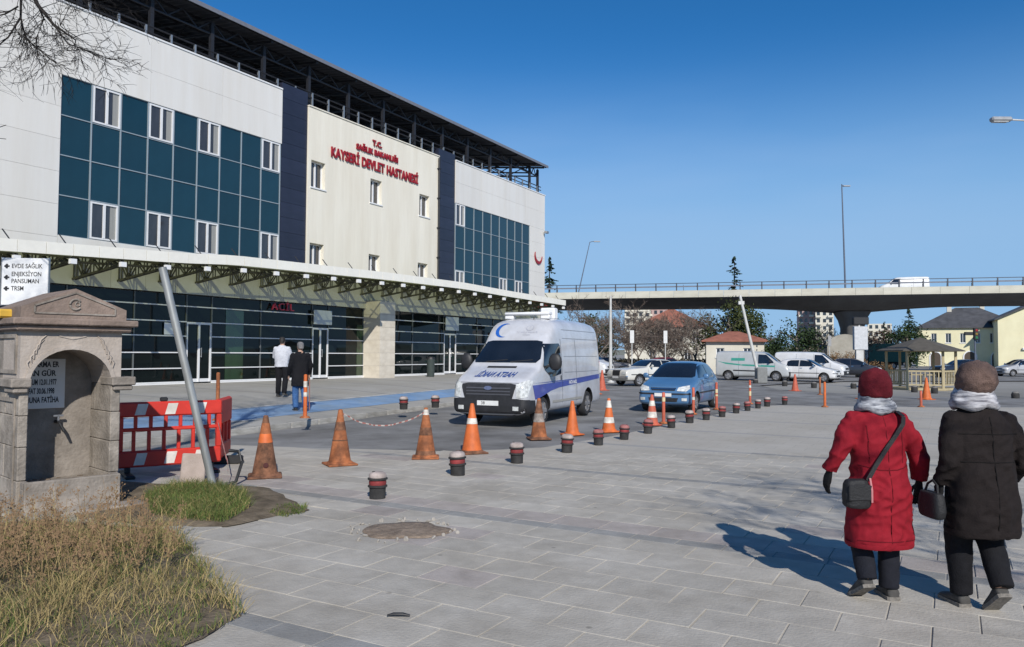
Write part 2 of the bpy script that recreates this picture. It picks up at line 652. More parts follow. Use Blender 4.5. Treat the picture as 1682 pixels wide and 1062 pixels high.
M_SLABP_I = mat('paving_slab_pinkish_far', (0.385, 0.345, 0.315), rough=0.85, var=0.12, scale=5, bump=0.28, bscale=45, stain=0.20, sscale=0.9, rnd='island', rndamt=0.07, spec=0.3, world_co=True, spots=.35)

BED = [(-5.9, 8.6), (-3.6, 7.55), (-2.75, 7.45), (-2.15, 8.3), (-3.0, 9.6), (-6.0, 10.2)]     # earth round the fountain
BED2 = [(-9, 3.0), (-1.95, 4.2), (-1.70, 4.95), (-2.25, 5.8), (-2.75, 6.7), (-3.3, 7.35), (-9, 9.0)]

def inside(p, poly):
    c = False
    for i in range(len(poly)):
        a, b = poly[i], poly[i - 1]
        if (a[1] > p[1]) != (b[1] > p[1]) and p[0] < (b[0] - a[0]) * (p[1] - a[1]) / (b[1] - a[1]) + a[0]:
            c = not c
    return c

def slab_shape(L, W, H=0.04, c=0.004):
    b = MB()
    b.cbox(-L / 2, L / 2, -W / 2, W / 2, -H, 0, c)
    return b

slab_list = []
rnd = random.Random(3)
t = -25.3 - 3.37
row = 0
rows = []
k0 = -12.1 - 3.37 * 5
for k in range(12):
    a = k0 + 3.37 * k
    rows.append((a, a + 0.21, 1))
    hh = (3.37 - 0.21) / 8
    for i in range(8):
        pink = 2 if (k == 3 and i in (0,)) or (k == 2 and i == 7 and False) else 0
        rows.append((a + 0.21 + hh * i, a + 0.21 + hh * (i + 1), pink))
near_poly = [(p[0], p[1]) for p in near_edge]
def boundary_s(tt):
    for i in range(len(near_edge) - 1):
        (a, sa), (b, sb) = near_edge[i], near_edge[i + 1]
        if a <= tt <= b:
            return sa + (sb - sa) * (tt - a) / max(b - a, 1e-6)
    return 99
for ri, (a, b, kind) in enumerate(rows):
    ln = 0.52 if kind != 1 else 0.42
    off = (ri % 2) * ln / 2
    s = 11.0 + off
    while s < 34:
        p = TS((a + b) / 2, s + ln / 2)
        jit = rnd.uniform(-0.003, 0.003)
        tilt = (rnd.gauss(0, 0.004), rnd.gauss(0, 0.004))
        s0 = s
        s += ln
        if not (3.2 < p.y < 13.2) or abs(p.x / p.y) > 0.80:
            continue
        if s0 < boundary_s((a + b) / 2) + 0.05:
            continue
        if inside((p.x, p.y), BED) or inside((p.x, p.y), BED2):
            continue
        if kind == 0 and rnd.random() < .03:
            kind_ = 2
        else:
            kind_ = kind
        fr = 1 if abs(p.x / p.y) < 0.67 and p.y > 4.0 else 0
        slab_list.append((fr / p.y, a, b, s0, ln, kind_, jit, tilt))
slab_list.sort(key=lambda q: -q[0])
slab_meshes = {}
far_b = MB()
for i, (_, a, b, s0, ln, kind, jit, tilt) in enumerate(slab_list):
    key = (round(b - a, 3), ln, kind)
    L, W = (b - a) - 0.004, ln - 0.008
    c = Vector(((a + b) / 2, -(s0 + ln / 2), 0.004 + jit * 0.5))
    if i < 300:
        if key not in slab_meshes:
            slab_meshes[key] = slab_shape(L, W).mesh('paving_slab', (M_SLAB_O, M_SLABD_O, M_SLABP_O)[kind])
        o = put('paving_slab', slab_meshes[key], plaza, c)
        o.rotation_euler = (tilt[0], tilt[1], 0)
    else:
        far_b.mi = kind
        far_b.cbox(c.x - L / 2, c.x + L / 2, c.y - W / 2, c.y + W / 2, c.z - 0.04, c.z, 0.004)
tag(far_b.build('paving_slabs', [M_SLAB_I, M_SLABD_I, M_SLABP_I], plaza), kind='stuff')

# earth beds
def bed(name, pts, h, m):
    b = MB()
    cx = sum(p[0] for p in pts) / len(pts)
    cy = sum(p[1] for p in pts) / len(pts)
    ring = []
    for i in range(len(pts)):
        a, c = Vector((*pts[i], 0)), Vector((*pts[(i + 1) % len(pts)], 0))
        for j in range(6):
            ring.append(a.lerp(c, j / 6) + Vector((rnd.uniform(-.03, .03), rnd.uniform(-.03, .03), 0)))
    rings = []
    for q, zz in ((1.0, 0.006), (0.94, 0.025), (0.8, h), (0.5, h * 1.3), (0.2, h * 1.4)):
        rings.append([Vector((cx + (p.x - cx) * q, cy + (p.y - cy) * q, zz + (noise.noise(p * 2 + Vector((q * 3, 0, 0))) * 0.02 if q < 1 else 0))) for p in ring])
    b.loft(rings, caps=False)
    b.add(rings[-1], [tuple(range(len(ring)))])
    return tag(b.build(name, m, None, 60), kind='structure')
bed('soil_bed', BED, 0.035, M_SOIL)
bed('soil_bed', BED2, 0.05, M_SOIL)

# terrace in front of the hospital: rises gently from the kerb, blue painted lane along its edge
def zter(s):
    pr = [(-5, .58), (0, .55), (7, .42), (9.5, .25), (11.2, .12), (14, .12)]
    for (a, za), (b, zb) in zip(pr, pr[1:]):
        if a <= s <= b:
            return za + (zb - za) * (s - a) / (b - a)
    return .12
def kerb_s(tt):
    pr = [(-45, 11.4), (-22, 11.4), (-14, 11.0), (-5, 9.8), (2, 9.0), (7, 6.9), (11, 3.5), (25, 2.9)]
    for (a, za), (b, zb) in zip(pr, pr[1:]):
        if a <= tt <= b:
            return za + (zb - za) * (tt - a) / (b - a)
    return 2.9
def ter_z(t_, s_):
    ks = kerb_s(t_)
    d = max(0.0, ks - s_)
    k = 11.2 / max(ks, 3.0)                     # past the ambulance the terrace narrows
    return zter(11.2 - min(11.2, d * k))
b = MB()
tv = [-45 + 1.0 * i for i in range(71)]
fr_ = [0, .02, .1, .2, .35, .5, .62, .74, .84, .92, 1.0]
grid = []
for tt in tv:
    ks = kerb_s(tt)
    grid.append([(tt, -(-1.5 + (ks + 1.5) * q), ter_z(tt, max(0, -1.5 + (ks + 1.5) * q))) for q in fr_])
vs = [p for r in grid for p in r]
nq = len(fr_)
fs = [(i * nq + j, (i + 1) * nq + j, (i + 1) * nq + j + 1, i * nq + j + 1) for i in range(len(tv) - 1) for j in range(nq - 1)]
b.add(vs, fs)
me = b.mesh('terrace', M_TERR, 30)
if me.polygons[0].normal.z < 0:
    me.flip_normals()
terrace = put('terrace', me, None, O, FR)
tag(terrace, kind='structure')
# kerb stones
tt = -24.0
while tt < 12:
    ln = rnd.uniform(0.95, 1.05)
    a, c = Vector((tt, -kerb_s(tt), 0)), Vector((tt + ln - .012, -kerb_s(tt + ln), 0))
    kb = piece('kerb_stone', 'kerb_stone', M_KERB, terrace, -.5, .5, -.5, .5, -.5, .5, 0.05)
    mid = (a + c) / 2
    d = c - a
    kb.location = (mid.x, mid.y - 0.06, 0.040 + rnd.uniform(-.008, .008))
    kb.scale = (d.length, 0.16, 0.17)
    kb.rotation_euler = (0, 0, math.atan2(d.y, d.x))
    tt += ln
# blue lane and its white edge lines
def lane(name, s0, s1, m, lift, t0=-24, t1=4):
    b = MB()
    n_ = 57
    rws = []
    for i in range(n_):
        tt = t0 + (t1 - t0) * i / (n_ - 1)
        ks = kerb_s(tt)
        pts = []
        for q in range(4):
            s_ = ks - (s0 + (s1 - s0) * q / 3)
            pts.append((tt, -s_, ter_z(tt, s_) + lift))
        rws.append(pts)
    vs = [p for r in rws for p in r]
    b.add(vs, [(i * 4 + j, (i + 1) * 4 + j, (i + 1) * 4 + j + 1, i * 4 + j + 1) for i in range(n_ - 1) for j in range(3)])
    me = b.mesh(name, m, 30)
    if me.polygons[0].normal.z < 0:
        me.flip_normals()
    return put(name, me, terrace)
lane('blue_lane', 0.75, 2.15, M_BLUE, 0.006)
lane('lane_line', 2.17, 2.30, M_WHITEP, 0.008)
lane('lane_line', 0.60, 0.73, M_WHITEP, 0.008, -24, -13.2)
# the patch where the lane drops to the road on the left
# low far hills
b = MB()
ring = []
for i in range(120):
    a = -1.25 + 2.5 * i / 119
    r = 2600
    h = 20 + 42 * max(0, noise.noise(Vector((a * 3.1, 2.2, 0)))) + 16 * noise.noise(Vector((a * 11, 5, 0)))
    ring.append((Vector((r * math.sin(a), r * math.cos(a), -1)), Vector((r * 1.06 * math.sin(a), r * 1.06 * math.cos(a), max(6, h))), Vector((r * 1.4 * math.sin(a), r * 1.4 * math.cos(a), -1))))
vs = [p for q in ring for p in q]
fs = []
for i in range(119):
    for j in range(2):
        fs.append((i * 3 + j, (i + 1) * 3 + j, (i + 1) * 3 + j + 1, i * 3 + j + 1))
b.add(vs, fs)
tag(b.build('hills', mat('hill_scrub', (0.20, 0.21, 0.18), rough=1, var=0.12, scale=0.01, spec=0)), kind='structure')

# ================================================================ HOSPITAL
# local frame: x along the front (t), y into the building, z up
hosp = empty('hospital_building', O, FR)
tag(hosp, 'long white and cream hospital with teal glazing, navy strips and an open steel roof', 'hospital')
M_PANEL = mat('white_cladding', (0.73, 0.71, 0.665), rough=0.45, var=0.025, scale=0.8, rnd='object', rndamt=0.022, stain=0.07, sscale=0.9, world_co=True, stretch=(1.6, 1.6, .14))
M_CREAM = mat('cream_plaster', (0.80, 0.755, 0.64), rough=0.85, var=0.03, scale=1.5, stain=0.10, sscale=0.9, bump=0.15, bscale=40, stretch=(1.4, 1.4, .18))
M_NAVY = mat('navy_cladding', (0.020, 0.023, 0.042), rough=0.35, var=0.15, scale=2, rnd='object', rndamt=0.12)
M_TEAL = mat('teal_glass', (0.007, 0.036, 0.056), var=0.12, rough=0.04, spec=0.35, scale=.8, coat=.25, rnd='object', rndamt=.12)
M_TEAL.node_tree.nodes['Principled BSDF'].inputs['Coat Weight'].default_value = 0.25
M_MULL = mat('grey_mullion', (0.36, 0.41, 0.43), rough=0.4, var=0.05, scale=3, metal=0.3)
M_FRAME = mat('white_window_frame', (0.72, 0.72, 0.72), rough=0.4, var=0.04, scale=4)
M_WPANE = glass_mat('window_pane', (0.035, 0.035, 0.04), var=0.3, rough=0.03)
M_CURT = mat('curtain_behind_glass', (0.30, 0.29, 0.26), rough=0.35, var=0.2, scale=9, coat=0.5, stretch=(8, 1, 0.3))
M_JOINT = mat('joint_shadow_gap', (0.42, 0.41, 0.39), rough=0.9, var=0.1)  # even grey backing that shows in the panel joints
M_DKGLASS = glass_mat('dark_shop_glass', (0.004, 0.007, 0.007), var=0.5, rough=0.02, spec=0.3, scale=0.6)
M_DKGLASS.node_tree.nodes['Principled BSDF'].inputs['Coat Weight'].default_value = 0.0
M_BAND = mat('lintel_panel', (0.53, 0.52, 0.44), rough=0.6, var=0.06, scale=1.5, rnd='object', rndamt=0.06)
M_STEEL_D = mat('dark_roof_steel', (0.016, 0.017, 0.022), rough=0.55, var=0.2, scale=5)
M_SHEET = mat('roof_sheet', (0.035, 0.037, 0.045), rough=0.5, var=0.2, scale=1)
M_OLIVE = mat('olive_steel', (0.065, 0.062, 0.042), rough=0.55, var=0.25, scale=5)
M_STEEL = mat('galvanised_steel', (0.40, 0.41, 0.41), rough=0.4, metal=0.7, var=0.12, scale=7)
M_RED = mat('sign_red', (0.30, 0.010, 0.018), rough=0.45, var=0.08, scale=8)
M_WHITE = mat('white_paint', (0.76, 0.76, 0.75), rough=0.4, var=0.03, scale=4)
M_BLACK = mat('black_plastic', (0.018, 0.018, 0.019), rough=0.55, var=0.25, scale=9)

X0, X1 = -24.0, 20.8
# core walls (behind the cladding)
b = MB()
b.box(X0, X1 - 0.05, 0.30, 15.5, 0.3, 12.25)
b.build('core_wall', M_JOINT, hosp)
# side wall at the far end, and the wall turning the corner
for i in range(12):
    z0 = 0.6 + i * 0.985
    piece('cladding_panel', 'clad', M_PANEL, hosp, X1 - 0.047, X1, 0.10, 15.5, z0, z0 + 0.97)

def panels(xa, xb, za, zb, w, h, name='cladding_panel', key='clad', m=M_PANEL, y0=0.0, th=0.12, gap=0.007):
    nx = max(1, round((xb - xa) / w))
    nz = max(1, round((zb - za) / h))
    for i in range(nx):
        for j in range(nz):
            piece(name, key, m, hosp, xa + (xb - xa) * i / nx + gap / 2, xa + (xb - xa) * (i + 1) / nx - gap / 2,
                  y0, y0 + th, za + (zb - za) * j / nz + gap / 2, za + (zb - za) * (j + 1) / nz - gap / 2)

GL0, GL1, GB, GT = -12.0, -3.0, 5.28, 10.3
panels(X0, GL0, 4.2, 10.3, 2.0, 1.02)
panels(X0, -2.95, 10.3, 12.55, 3.0, 1.125)
panels(GL0, -2.95, 4.3, GB, 3.0, 1.0)
RG0, RG1, RGB_, RGT = 9.92, 18.6, 5.1, 10.1
panels(9.9, X1 - .05, 10.1, 12.45, 2.8, 1.17)
panels(18.62, X1 - .05, 4.2, 10.1, 2.2, 1.0)
panels(9.9, 18.6, 4.2, RGB_, 2.9, 1.0)
# parapet copings
for xa, xb, zt in ((X0, -2.95, 12.55), (9.9, X1, 12.45)):
    b = MB()
    b.cbox(xa, xb, -0.03, 0.34, zt, zt + 0.07, 0.01)
    b.build('parapet_coping', M_WHITE, hosp)

def window(xa, xb, za, zb, y, curtain_right=True, depth=0.06, frame=0.055, open_sash=False):
    """two-leaf window with white frame; panes are sub-parts"""
    b = MB()
    xm = (xa + xb) / 2
    b.box(xa, xb, y - depth, y + .02, za, za + frame)
    b.box(xa, xb, y - depth, y + .02, zb - frame, zb)
    b.box(xa, xa + frame, y - depth, y + .02, za + frame, zb - frame)
    b.box(xb - frame, xb, y - depth, y + .02, za + frame, zb - frame)
    b.box(xm - frame * .7, xm + frame * .7, y - depth - .008, y + .02, za + frame, zb - frame)
    w = b.build('window', M_FRAME, hosp)
    for q, (p, r) in enumerate(((xa + frame, xm - frame * .7), (xm + frame * .7, xb - frame))):
        if q == 1 and curtain_right:
            k = p + (r - p) * 0.45
            piece('pane', 'wpane', M_WPANE, w, p, k, y - .022, y - .012, za + frame, zb - frame)
            piece('curtain', 'curt', M_CURT, w, k, r, y - .024, y - .012, za + frame, zb - frame)
        else:
            piece('pane', 'wpane', M_WPANE, w, p, r, y - .022, y - .012, za + frame, zb - frame)
    return w

def curtain_wall(x0, x1, z0, z1, nx, nz, wins):
    zr = [z0 + (z1 - z0) * j / nz for j in range(nz + 1)]
    xr = [x0 + (x1 - x0) * i / nx for i in range(nx + 1)]
    for i in range(nx):
        for j in range(nz):
            if (i, j) in wins:
                window(xr[i] + .03, xr[i + 1] - .03, zr[j] + .03, zr[j + 1] - .03, 0.07, curtain_right=(i * 3 + j) % 4 != 1)
            else:
                o = piece('pane', 'teal', M_TEAL, hosp, xr[i] + .02, xr[i + 1] - .02, 0.055, 0.075, zr[j] + .02, zr[j + 1] - .02)
                o.rotation_euler = (rnd.gauss(0, .005), 0, rnd.gauss(0, .004))
    for i, x in enumerate(xr):
        piece('mullion', 'mull', M_MULL, hosp, x - .02, x + .02, 0.02, 0.10, z0, z1)
    for j, z in enumerate(zr):
        piece('transom', 'mull', M_MULL, hosp, x0, x1, 0.03, 0.10, z - .016, z + .016)
curtain_wall(GL0, GL1, GB, GT, 9, 4, {(c, r) for c in (1, 3, 5, 8) for r in (0, 3)})
curtain_wall(RG0, RG1, RGB_, RGT, 9, 4, {(0, 3), (0, 0), (5, 0), (7, 0)})

# navy strips
for xa, xb, zt in ((-2.93, -1.47, 12.9), (8.27, 9.88, 12.8)):
    panels(xa, xb, 4.2, zt, 1.5, 0.62, 'navy_panel', 'navy', M_NAVY, 0.05, 0.12, 0.01)
    b = MB()
    b.box(xa, xb, 0.17, 0.5, 4.2, zt)
    b.build('strip_backing', M_NAVY, hosp)
b = MB()
b.tube([(8.15, -0.10, 4.6), (8.15, -0.10, 12.2)], 0.06, 10)
for z in (5.2, 6.8, 8.4, 10, 11.6):
    b.box(8.06, 8.24, -0.17, 0.0, z, z + .05)
b.build('downpipe', M_STEEL_D, hosp, 40)

# cream centre
holes = [(-1.28, -.42, 8.85, 10.02), (2.62, 3.46, 8.85, 10.0), (6.5, 7.38, 8.85, 9.98), (-1.3, -.44, 5.4, 6.42), (2.56, 3.38, 5.4, 6.38), (6.42, 7.28, 5.4, 6.38)]
b = wall_cells(MB(), -1.45, 8.25, 4.2, 12.3, -0.02, 0.30, holes)
b.build('cream_wall', M_CREAM, hosp)
b = MB()
b.cbox(-1.47, 8.27, -0.06, 0.36, 12.3, 12.36, .01)
b.build('parapet_coping', M_CREAM, hosp)
for h in holes:
    window(h[0] + .002, h[1] - .002, h[2] + .002, h[3] - .002, 0.24, curtain_right=False)
    b = MB()
    b.box(h[0] - .05, h[1] + .05, -0.06, -.022, h[2] - .06, h[2])
    b.build('window_sill', M_WHITE, hosp)

# lettering on the cream wall: its own thing, fixed to the front
sign = empty('wall_sign', TS(3.1, 0.03, 10.0), FR)
tag(sign, 'three lines of red raised lettering high on the cream hospital wall', 'sign')
for s, size, x, z, xs in (('T.C.', 0.36, -0.05, 1.72, 1.0), ('SAĞLIK BAKANLIĞI', 0.36, 0.0, 1.27, .93), ('KAYSERİ DEVLET HASTANESİ', 0.62, 0.0, 0.62, 0.735)):
    text('letter_line', s, size, M_RED, sign, face_M(x, -0.03, z), depth=0.03, fat=0.015, xs=xs, spacing=1.08)
# red crescent at the far corner
b = MB()
pts = []
for i in range(25):
    a = rad(150) + rad(215) * i / 24
    pts.append((0.52 * math.cos(a), 0.52 * math.sin(a)))
for i in range(25):
    a = rad(365) - rad(215) * i / 24
    w = math.sin(math.pi * i / 24)
    pts.append(((0.52 - .16 * w) * math.cos(a) + .02 * w, (0.52 - 0.16 * w) * math.sin(a) + .04 * w))
b.prism(pts, -0.03, 0.03)
o = b.build('crescent_emblem', M_RED, None, None, TS(19.75, 0.05, 8.2), FR)
tag(o, 'red crescent emblem at the far end of the white hospital front', 'emblem')

# ---- ground floor
def can_z(x):
    pr = [(-26, 4.15), (-14.8, 4.62), (-9.5, 4.86), (-7.4, 5.02), (1.1, 5.22), (6.9, 5.28), (11.4, 5.2), (19, 5.12)]
    for (a, za), (c, zc) in zip(pr, pr[1:]):
        if a <= x <= c:
            return za + (zc - za) * (x - a) / (c - a)
    return 5.1
B0, B1 = 3.78, 4.2
# upper band of cream panels below the canopy
x = X0
while x < 20.6:
    w = 1.25
    piece('lintel_panel', 'lintel', M_BAND, hosp, x + .006, min(x + w, 20.75) - .006, -0.035, -0.022, B0, min(can_z(x), can_z(min(x + w, 20.7))) - .02)
    x += w
# glazing rows with white rails
rails = [0.62, 1.11, 1.67, 2.26, 2.78, 3.34, 3.76]
doors = [(-7.25, -6.15), (-0.95, 0.05), (9.0, 10.2), (14.2, 15.2)]
PX0, PX1 = 2.38, 3.5
xs = [X0]
x = X0
posts = [-22, -19.4, -16.8, -14.2, -11.6, -9.3, -7.25, -6.15, -3.8, -0.95, 0.05, 2.38, 3.5, 6.2, 9.0, 10.2, 12.4, 14.2, 15.2, 17.6, 20.7]
for a, c in zip(posts, posts[1:]):
    if (a, c) == (PX0, PX1):
        continue
    isdoor = (a, c) in doors
    if isdoor:
        d = empty('door', ((a + c) / 2, 0.14, 0.6), 0, hosp)
        w = (c - a) / 2
        b = MB()
        b.box(-w, -w + .07, -.05, .05, 0, 2.18)
        b.box(w - .07, w, -.05, .05, 0, 2.18)
        b.box(-w + .07, w - .07, -.05, .05, 2.10, 2.18)
        b.box(-.035, .035, -.06, .04, 0.0, 2.10)
        b.build('door_frame', M_FRAME, d)
        for q in (-1, 1):
            xa, xb = (-w + .07, -.035) if q < 0 else (.035, w - .07)
            piece('pane', 'dkglass', M_DKGLASS, d, xa, xb, -.006, .006, .12, 2.10)
            piece('bottom_rail', 'mullw', M_FRAME, d, xa, xb, -.03, .03, .0, .12)
        b = MB()
        b.tube([(.07, -.10, .9), (.07, -.10, 1.25)], .014, 8)
        b.box(.055, .085, -.10, -.03, .92, .95)
        b.box(.055, .085, -.10, -.03, 1.2, 1.23)
        b.build('door_handle', M_STEEL, d)
        rr = [2.78, 3.34, 3.76]
    else:
        rr = rails
    for za, zb in zip(rr, rr[1:]):
        o = piece('pane', 'dkglass', M_DKGLASS, hosp, a + .03, c - .03, 0.13, 0.15, za + .02, zb - .02)
        o.rotation_euler = (rnd.gauss(0, .0025), 0, rnd.gauss(0, .0025))
    for z in rr[:-1]:
        if isdoor and z < 2.8:
            continue
        piece('glazing_rail', 'mullw', M_FRAME, hosp, a + .0, c, 0.075, 0.16, z - .019, z + .019)
for p in posts:
    piece('glazing_post', 'mullw2', mat('post_dark_grey', (.12, .13, .13), rough=.4), hosp, p - .02, p + .02, 0.09, 0.19, 0.56, 3.76)
# base sill
for a, c in zip(posts, posts[1:]):
    if (a, c) in doors or (a, c) == (PX0, PX1):
        continue
    piece('base_sill', 'sill', M_WHITE, hosp, a, c, 0.03, 0.28, 0.50, 0.594)
# dark fascia over the glass with the ACİL sign
piece('header_band', 'hdr', M_DKGLASS, hosp, X0, PX0, 0.11, 0.29, 3.77, 3.779)
# stone pillar between the glazing bays
M_TRAV = mat('travertine_tile', (0.66, 0.60, 0.50), rough=0.6, var=0.06, scale=3, rnd='object', rndamt=0.05, stain=0.1, sscale=1.5)
b = MB()
b.box(PX0 + .03, PX1 - .03, -.87, 0.29, .45, 4.15)
b.build('pillar_core', M_JOINT, hosp)
zz = 0.5
while zz < 4.1:
    z1 = min(zz + .60, 4.15)
    piece('pillar_tile', 'trav', M_TRAV, hosp, PX0, PX1, -.90, -.872, zz + .004, z1 - .004)
    piece('pillar_tile', 'trav', M_TRAV, hosp, PX0, PX0 + .028, -.868, 0.08, zz + .004, z1 - .004)
    piece('pillar_tile', 'trav', M_TRAV, hosp, PX1 - .028, PX1, -.868, 0.08, zz + .004, z1 - .004)
    zz += .60
# green-tinted sheets over the dark glass, by the pillar and further left
piece('green_pane', 'greeng', glass_mat('green_glass', (0.018, 0.045, 0.018), var=0.3), hosp, PX0 - .42, PX0 - .02, 0.118, 0.128, 0.64, 3.0)
piece('green_pane', 'greeng', MATS['green_glass'], hosp, -5.5, -4.65, 0.118, 0.128, 0.64, 3.3)

# ACİL lettering and notice boards over the doors
ac = empty('emergency_sign', TS(-2.75, -0.02, 3.55), FR)
tag(ac, 'red outlined neon word over the dark entrance glass of the hospital', 'sign')
text('letter_line', 'ACİL', 0.42, mat('neon_red', (0.40, 0.03, 0.06), rough=0.4), ac, face_M(0, -0.03, 0), depth=0.03, xs=1.15, spacing=1.15)
def notice(x, z, w, h, label, lines):
    n_ = empty('notice_board', TS(x, 0.06, z), FR)
    b = MB()
    b.cbox(-w / 2, w / 2, 0.0, 0.05, 0, h, .008)
    b.build('board', mat('pale_board', (0.50, 0.53, 0.54), rough=0.35, var=0.06), n_)
    for q in (-1, 1):
        b = MB()
        b.box(q * w * .4 - .015, q * w * .4 + .015, .05, .14, h * .3, h * .5)
        b.build('bracket', M_STEEL, n_)
    tag(n_, label, 'notice board')
    return n_
notice(-0.45, 2.92, 1.1, .62, 'pale grey notice board over the glass door left of the stone pillar', 2)
nb = notice(9.6, 2.95, 1.25, .75, 'pale grey notice board over the glass door nearest the ambulance', 2)
wn_ = empty('paper_notice', TS(-7.85, -0.07, 2.3), FR)
b = MB()
b.box(-.32, .32, 0, .006, 0, .42)
b.build('sheet', M_WHITE, wn_)
tag(wn_, 'white paper notice stuck on the dark glass behind the leaning pole', 'notice')

# ---- entrance canopy: truss brackets, tinted glass, white fascia
CS = 2.5
def canopy_glass():
    m = bpy.data.materials.new('canopy_glass')
    m.use_nodes = True
    nt = m.node_tree
    for n_ in list(nt.nodes):
        nt.nodes.remove(n_)
    o = nt.nodes.new('ShaderNodeOutputMaterial')
    tr = nt.nodes.new('ShaderNodeBsdfTransparent')
    tr.inputs['Color'].default_value = (0.63, 0.655, 0.52, 1)
    gl = nt.nodes.new('ShaderNodeBsdfPrincipled')
    gl.inputs['Base Color'].default_value = (0.16, 0.18, 0.08, 1)
    gl.inputs['Roughness'].default_value = 0.25
    no = nt.nodes.new('ShaderNodeTexNoise')
    no.inputs['Scale'].default_value = 2.5
    mr = nt.nodes.new('ShaderNodeMapRange')
    mr.inputs['To Min'].default_value = 0.08
    mr.inputs['To Max'].default_value = 0.28
    mx = nt.nodes.new('ShaderNodeMixShader')
    nt.links.new(no.outputs['Fac'], mr.inputs['Value'])
    nt.links.new(mr.outputs['Result'], mx.inputs['Fac'])
    nt.links.new(tr.outputs[0], mx.inputs[1])
    nt.links.new(gl.outputs[0], mx.inputs[2])
    nt.links.new(mx.outputs[0], o.inputs['Surface'])
    return m
M_CANG = canopy_glass()
M_FASC = mat('fascia_white', (0.82, 0.79, 0.70), rough=.45, var=.03, rnd='object', rndamt=.02)
xb_ = [-24 + 1.5 * i for i in range(29)]
xb_ = [x + .53 for x in xb_ if x + .53 < 18.8]
for i, x in enumerate(xb_):
    z = can_z(x)
    b = MB()
    wall_t, wall_b = z - .10, z - .82
    tip_t, tip_b = z - .38, z - .50
    for dx in (-.05, .05):
        b.bar((x + dx, 0, wall_t), (x + dx, -CS + .05, tip_t), .045, .06)
        b.bar((x + dx, 0, wall_b), (x + dx, -CS + .05, tip_b), .045, .06)
        ks = [0.04, .22, .40, .58, .76, .97]
        for j in range(len(ks) - 1):
            def pt(k, top):
                return (x + dx, -(CS - .05) * k, (wall_t + (tip_t - wall_t) * k) if top else (wall_b + (tip_b - wall_b) * k))
            b.bar(pt(ks[j], j % 2 == 0), pt(ks[j + 1], j % 2 == 1), .035, .035)
            b.bar(pt(ks[j], True), pt(ks[j], False), .03, .03)
    b.box(x - .13, x + .13, -.02, -.0, wall_b - .12, wall_t + .06)
    b.build('truss_bracket', M_OLIVE, hosp)
    b = MB()
    b.box(x - .085, x + .085, -CS - .06, -CS + .06, tip_b - .06, tip_b + .08)
    b.build('bracket_cap', M_WHITE, hosp)
for x, xn in zip(xb_, xb_[1:] + [18.8]):
    z, z2 = can_z(x), can_z(xn)
    b = MB()
    g_ = .012
    b.add([(x + g_, 0.0, z - .03), (xn - g_, 0.0, z2 - .03), (xn - g_, -CS, z2 - .30), (x + g_, -CS, z - .30),
           (x + g_, 0.0, z - .042), (xn - g_, 0.0, z2 - .042), (xn - g_, -CS, z2 - .312), (x + g_, -CS, z - .312)],
          [(0, 1, 2, 3), (7, 6, 5, 4), (0, 4, 5, 1), (1, 5, 6, 2), (2, 6, 7, 3), (3, 7, 4, 0)])
    b.build('canopy_pane', M_CANG, hosp)
    # fascia pieces, two per bay
    for q in (0, .5):
        xa, xc = x + (xn - x) * q + .008, x + (xn - x) * (q + .5) - .008
        za, zc = can_z(xa), can_z(xc)
        b = MB()
        b.add([(xa, -CS - .035, za - .33), (xc, -CS - .035, zc - .33), (xc, -CS - .035, zc), (xa, -CS - .035, za),
               (xa, -CS - .005, za - .33), (xc, -CS - .005, zc - .33), (xc, -CS - .005, zc), (xa, -CS - .005, za)],
              [(0, 1, 2, 3), (7, 6, 5, 4), (0, 4, 5, 1), (1, 5, 6, 2), (2, 6, 7, 3), (3, 7, 4, 0)])
        b.build('fascia_panel', M_FASC, hosp)
    # stay rods behind the fascia
    b = MB()
    b.tube([(x + .1, -CS + .1, z - .30), (x - .12, -CS + .5, z + .30)], .018, 5)
    b.build('stay_rod', M_STEEL_D, hosp)
# longitudinal pipes of the canopy
for q, dz in ((.33, -.36), (.66, -.42)):
    b = MB()
    b.tube([(x, -CS * q, can_z(x) + dz) for x in xb_], .035, 6)
    b.build('canopy_pipe', M_OLIVE, hosp, 40)
# red board at the far corner
b = MB()
b.cbox(18.7, 20.85, -.30, -.14, 4.75, 5.18, .01)
b.build('red_fascia', mat('dull_red_board', (0.26, 0.035, 0.035), rough=.6), hosp)

# ---- roof terrace: railing, posts, trusses, mono-pitch sheet roof
def roof_z(y):
    return 14.5 + 0.12 * y
x = X0 + .93
while x < 20.4:
    zt = 12.36 if -1.45 < x < 8.25 else (12.62 if x < 0 else 12.52)
    b = MB()
    b.box(x - .035, x + .035, .16, .23, zt, 13.02)
    b.build('railing_post', M_STEEL, hosp)
    x += 1.0
for z in (13.02, 12.80):
    b = MB()
    b.tube([(X0, .195, z), (20.5, .195, z)], .03, 6)
    b.build('railing_rail', M_STEEL_D, hosp)
px_ = [-24 + 2.55 * i for i in range(18)]
px_ = [x for x in px_ if x < 20.5] + [20.5]
for x in px_:
    for y in (.45, 7.5, 14.5):
        b = MB()
        b.box(x - .07, x + .07, y - .07, y + .07, 12.25, roof_z(y) - .30)
        b.build('roof_post', M_STEEL_D, hosp)
    # rafter truss
    b = MB()
    y0, y1 = -.05, 15.2
    b.bar((x, y0, roof_z(y0) - .16), (x, y1, roof_z(y1) - .16), .10, .10)
    b.bar((x, .45, roof_z(.45) - .75), (x, 14.5, roof_z(14.5) - .75), .08, .08)
    ys = [.45 + 14.05 * k / 12 for k in range(13)]
    for j in range(12):
        za, zb = (-.2, -.75) if j % 2 else (-.75, -.2)
        b.bar((x, ys[j], roof_z(ys[j]) + za), (x, ys[j + 1], roof_z(ys[j + 1]) + zb), .05, .05)
    b.build('rafter_truss', M_STEEL_D, hosp)
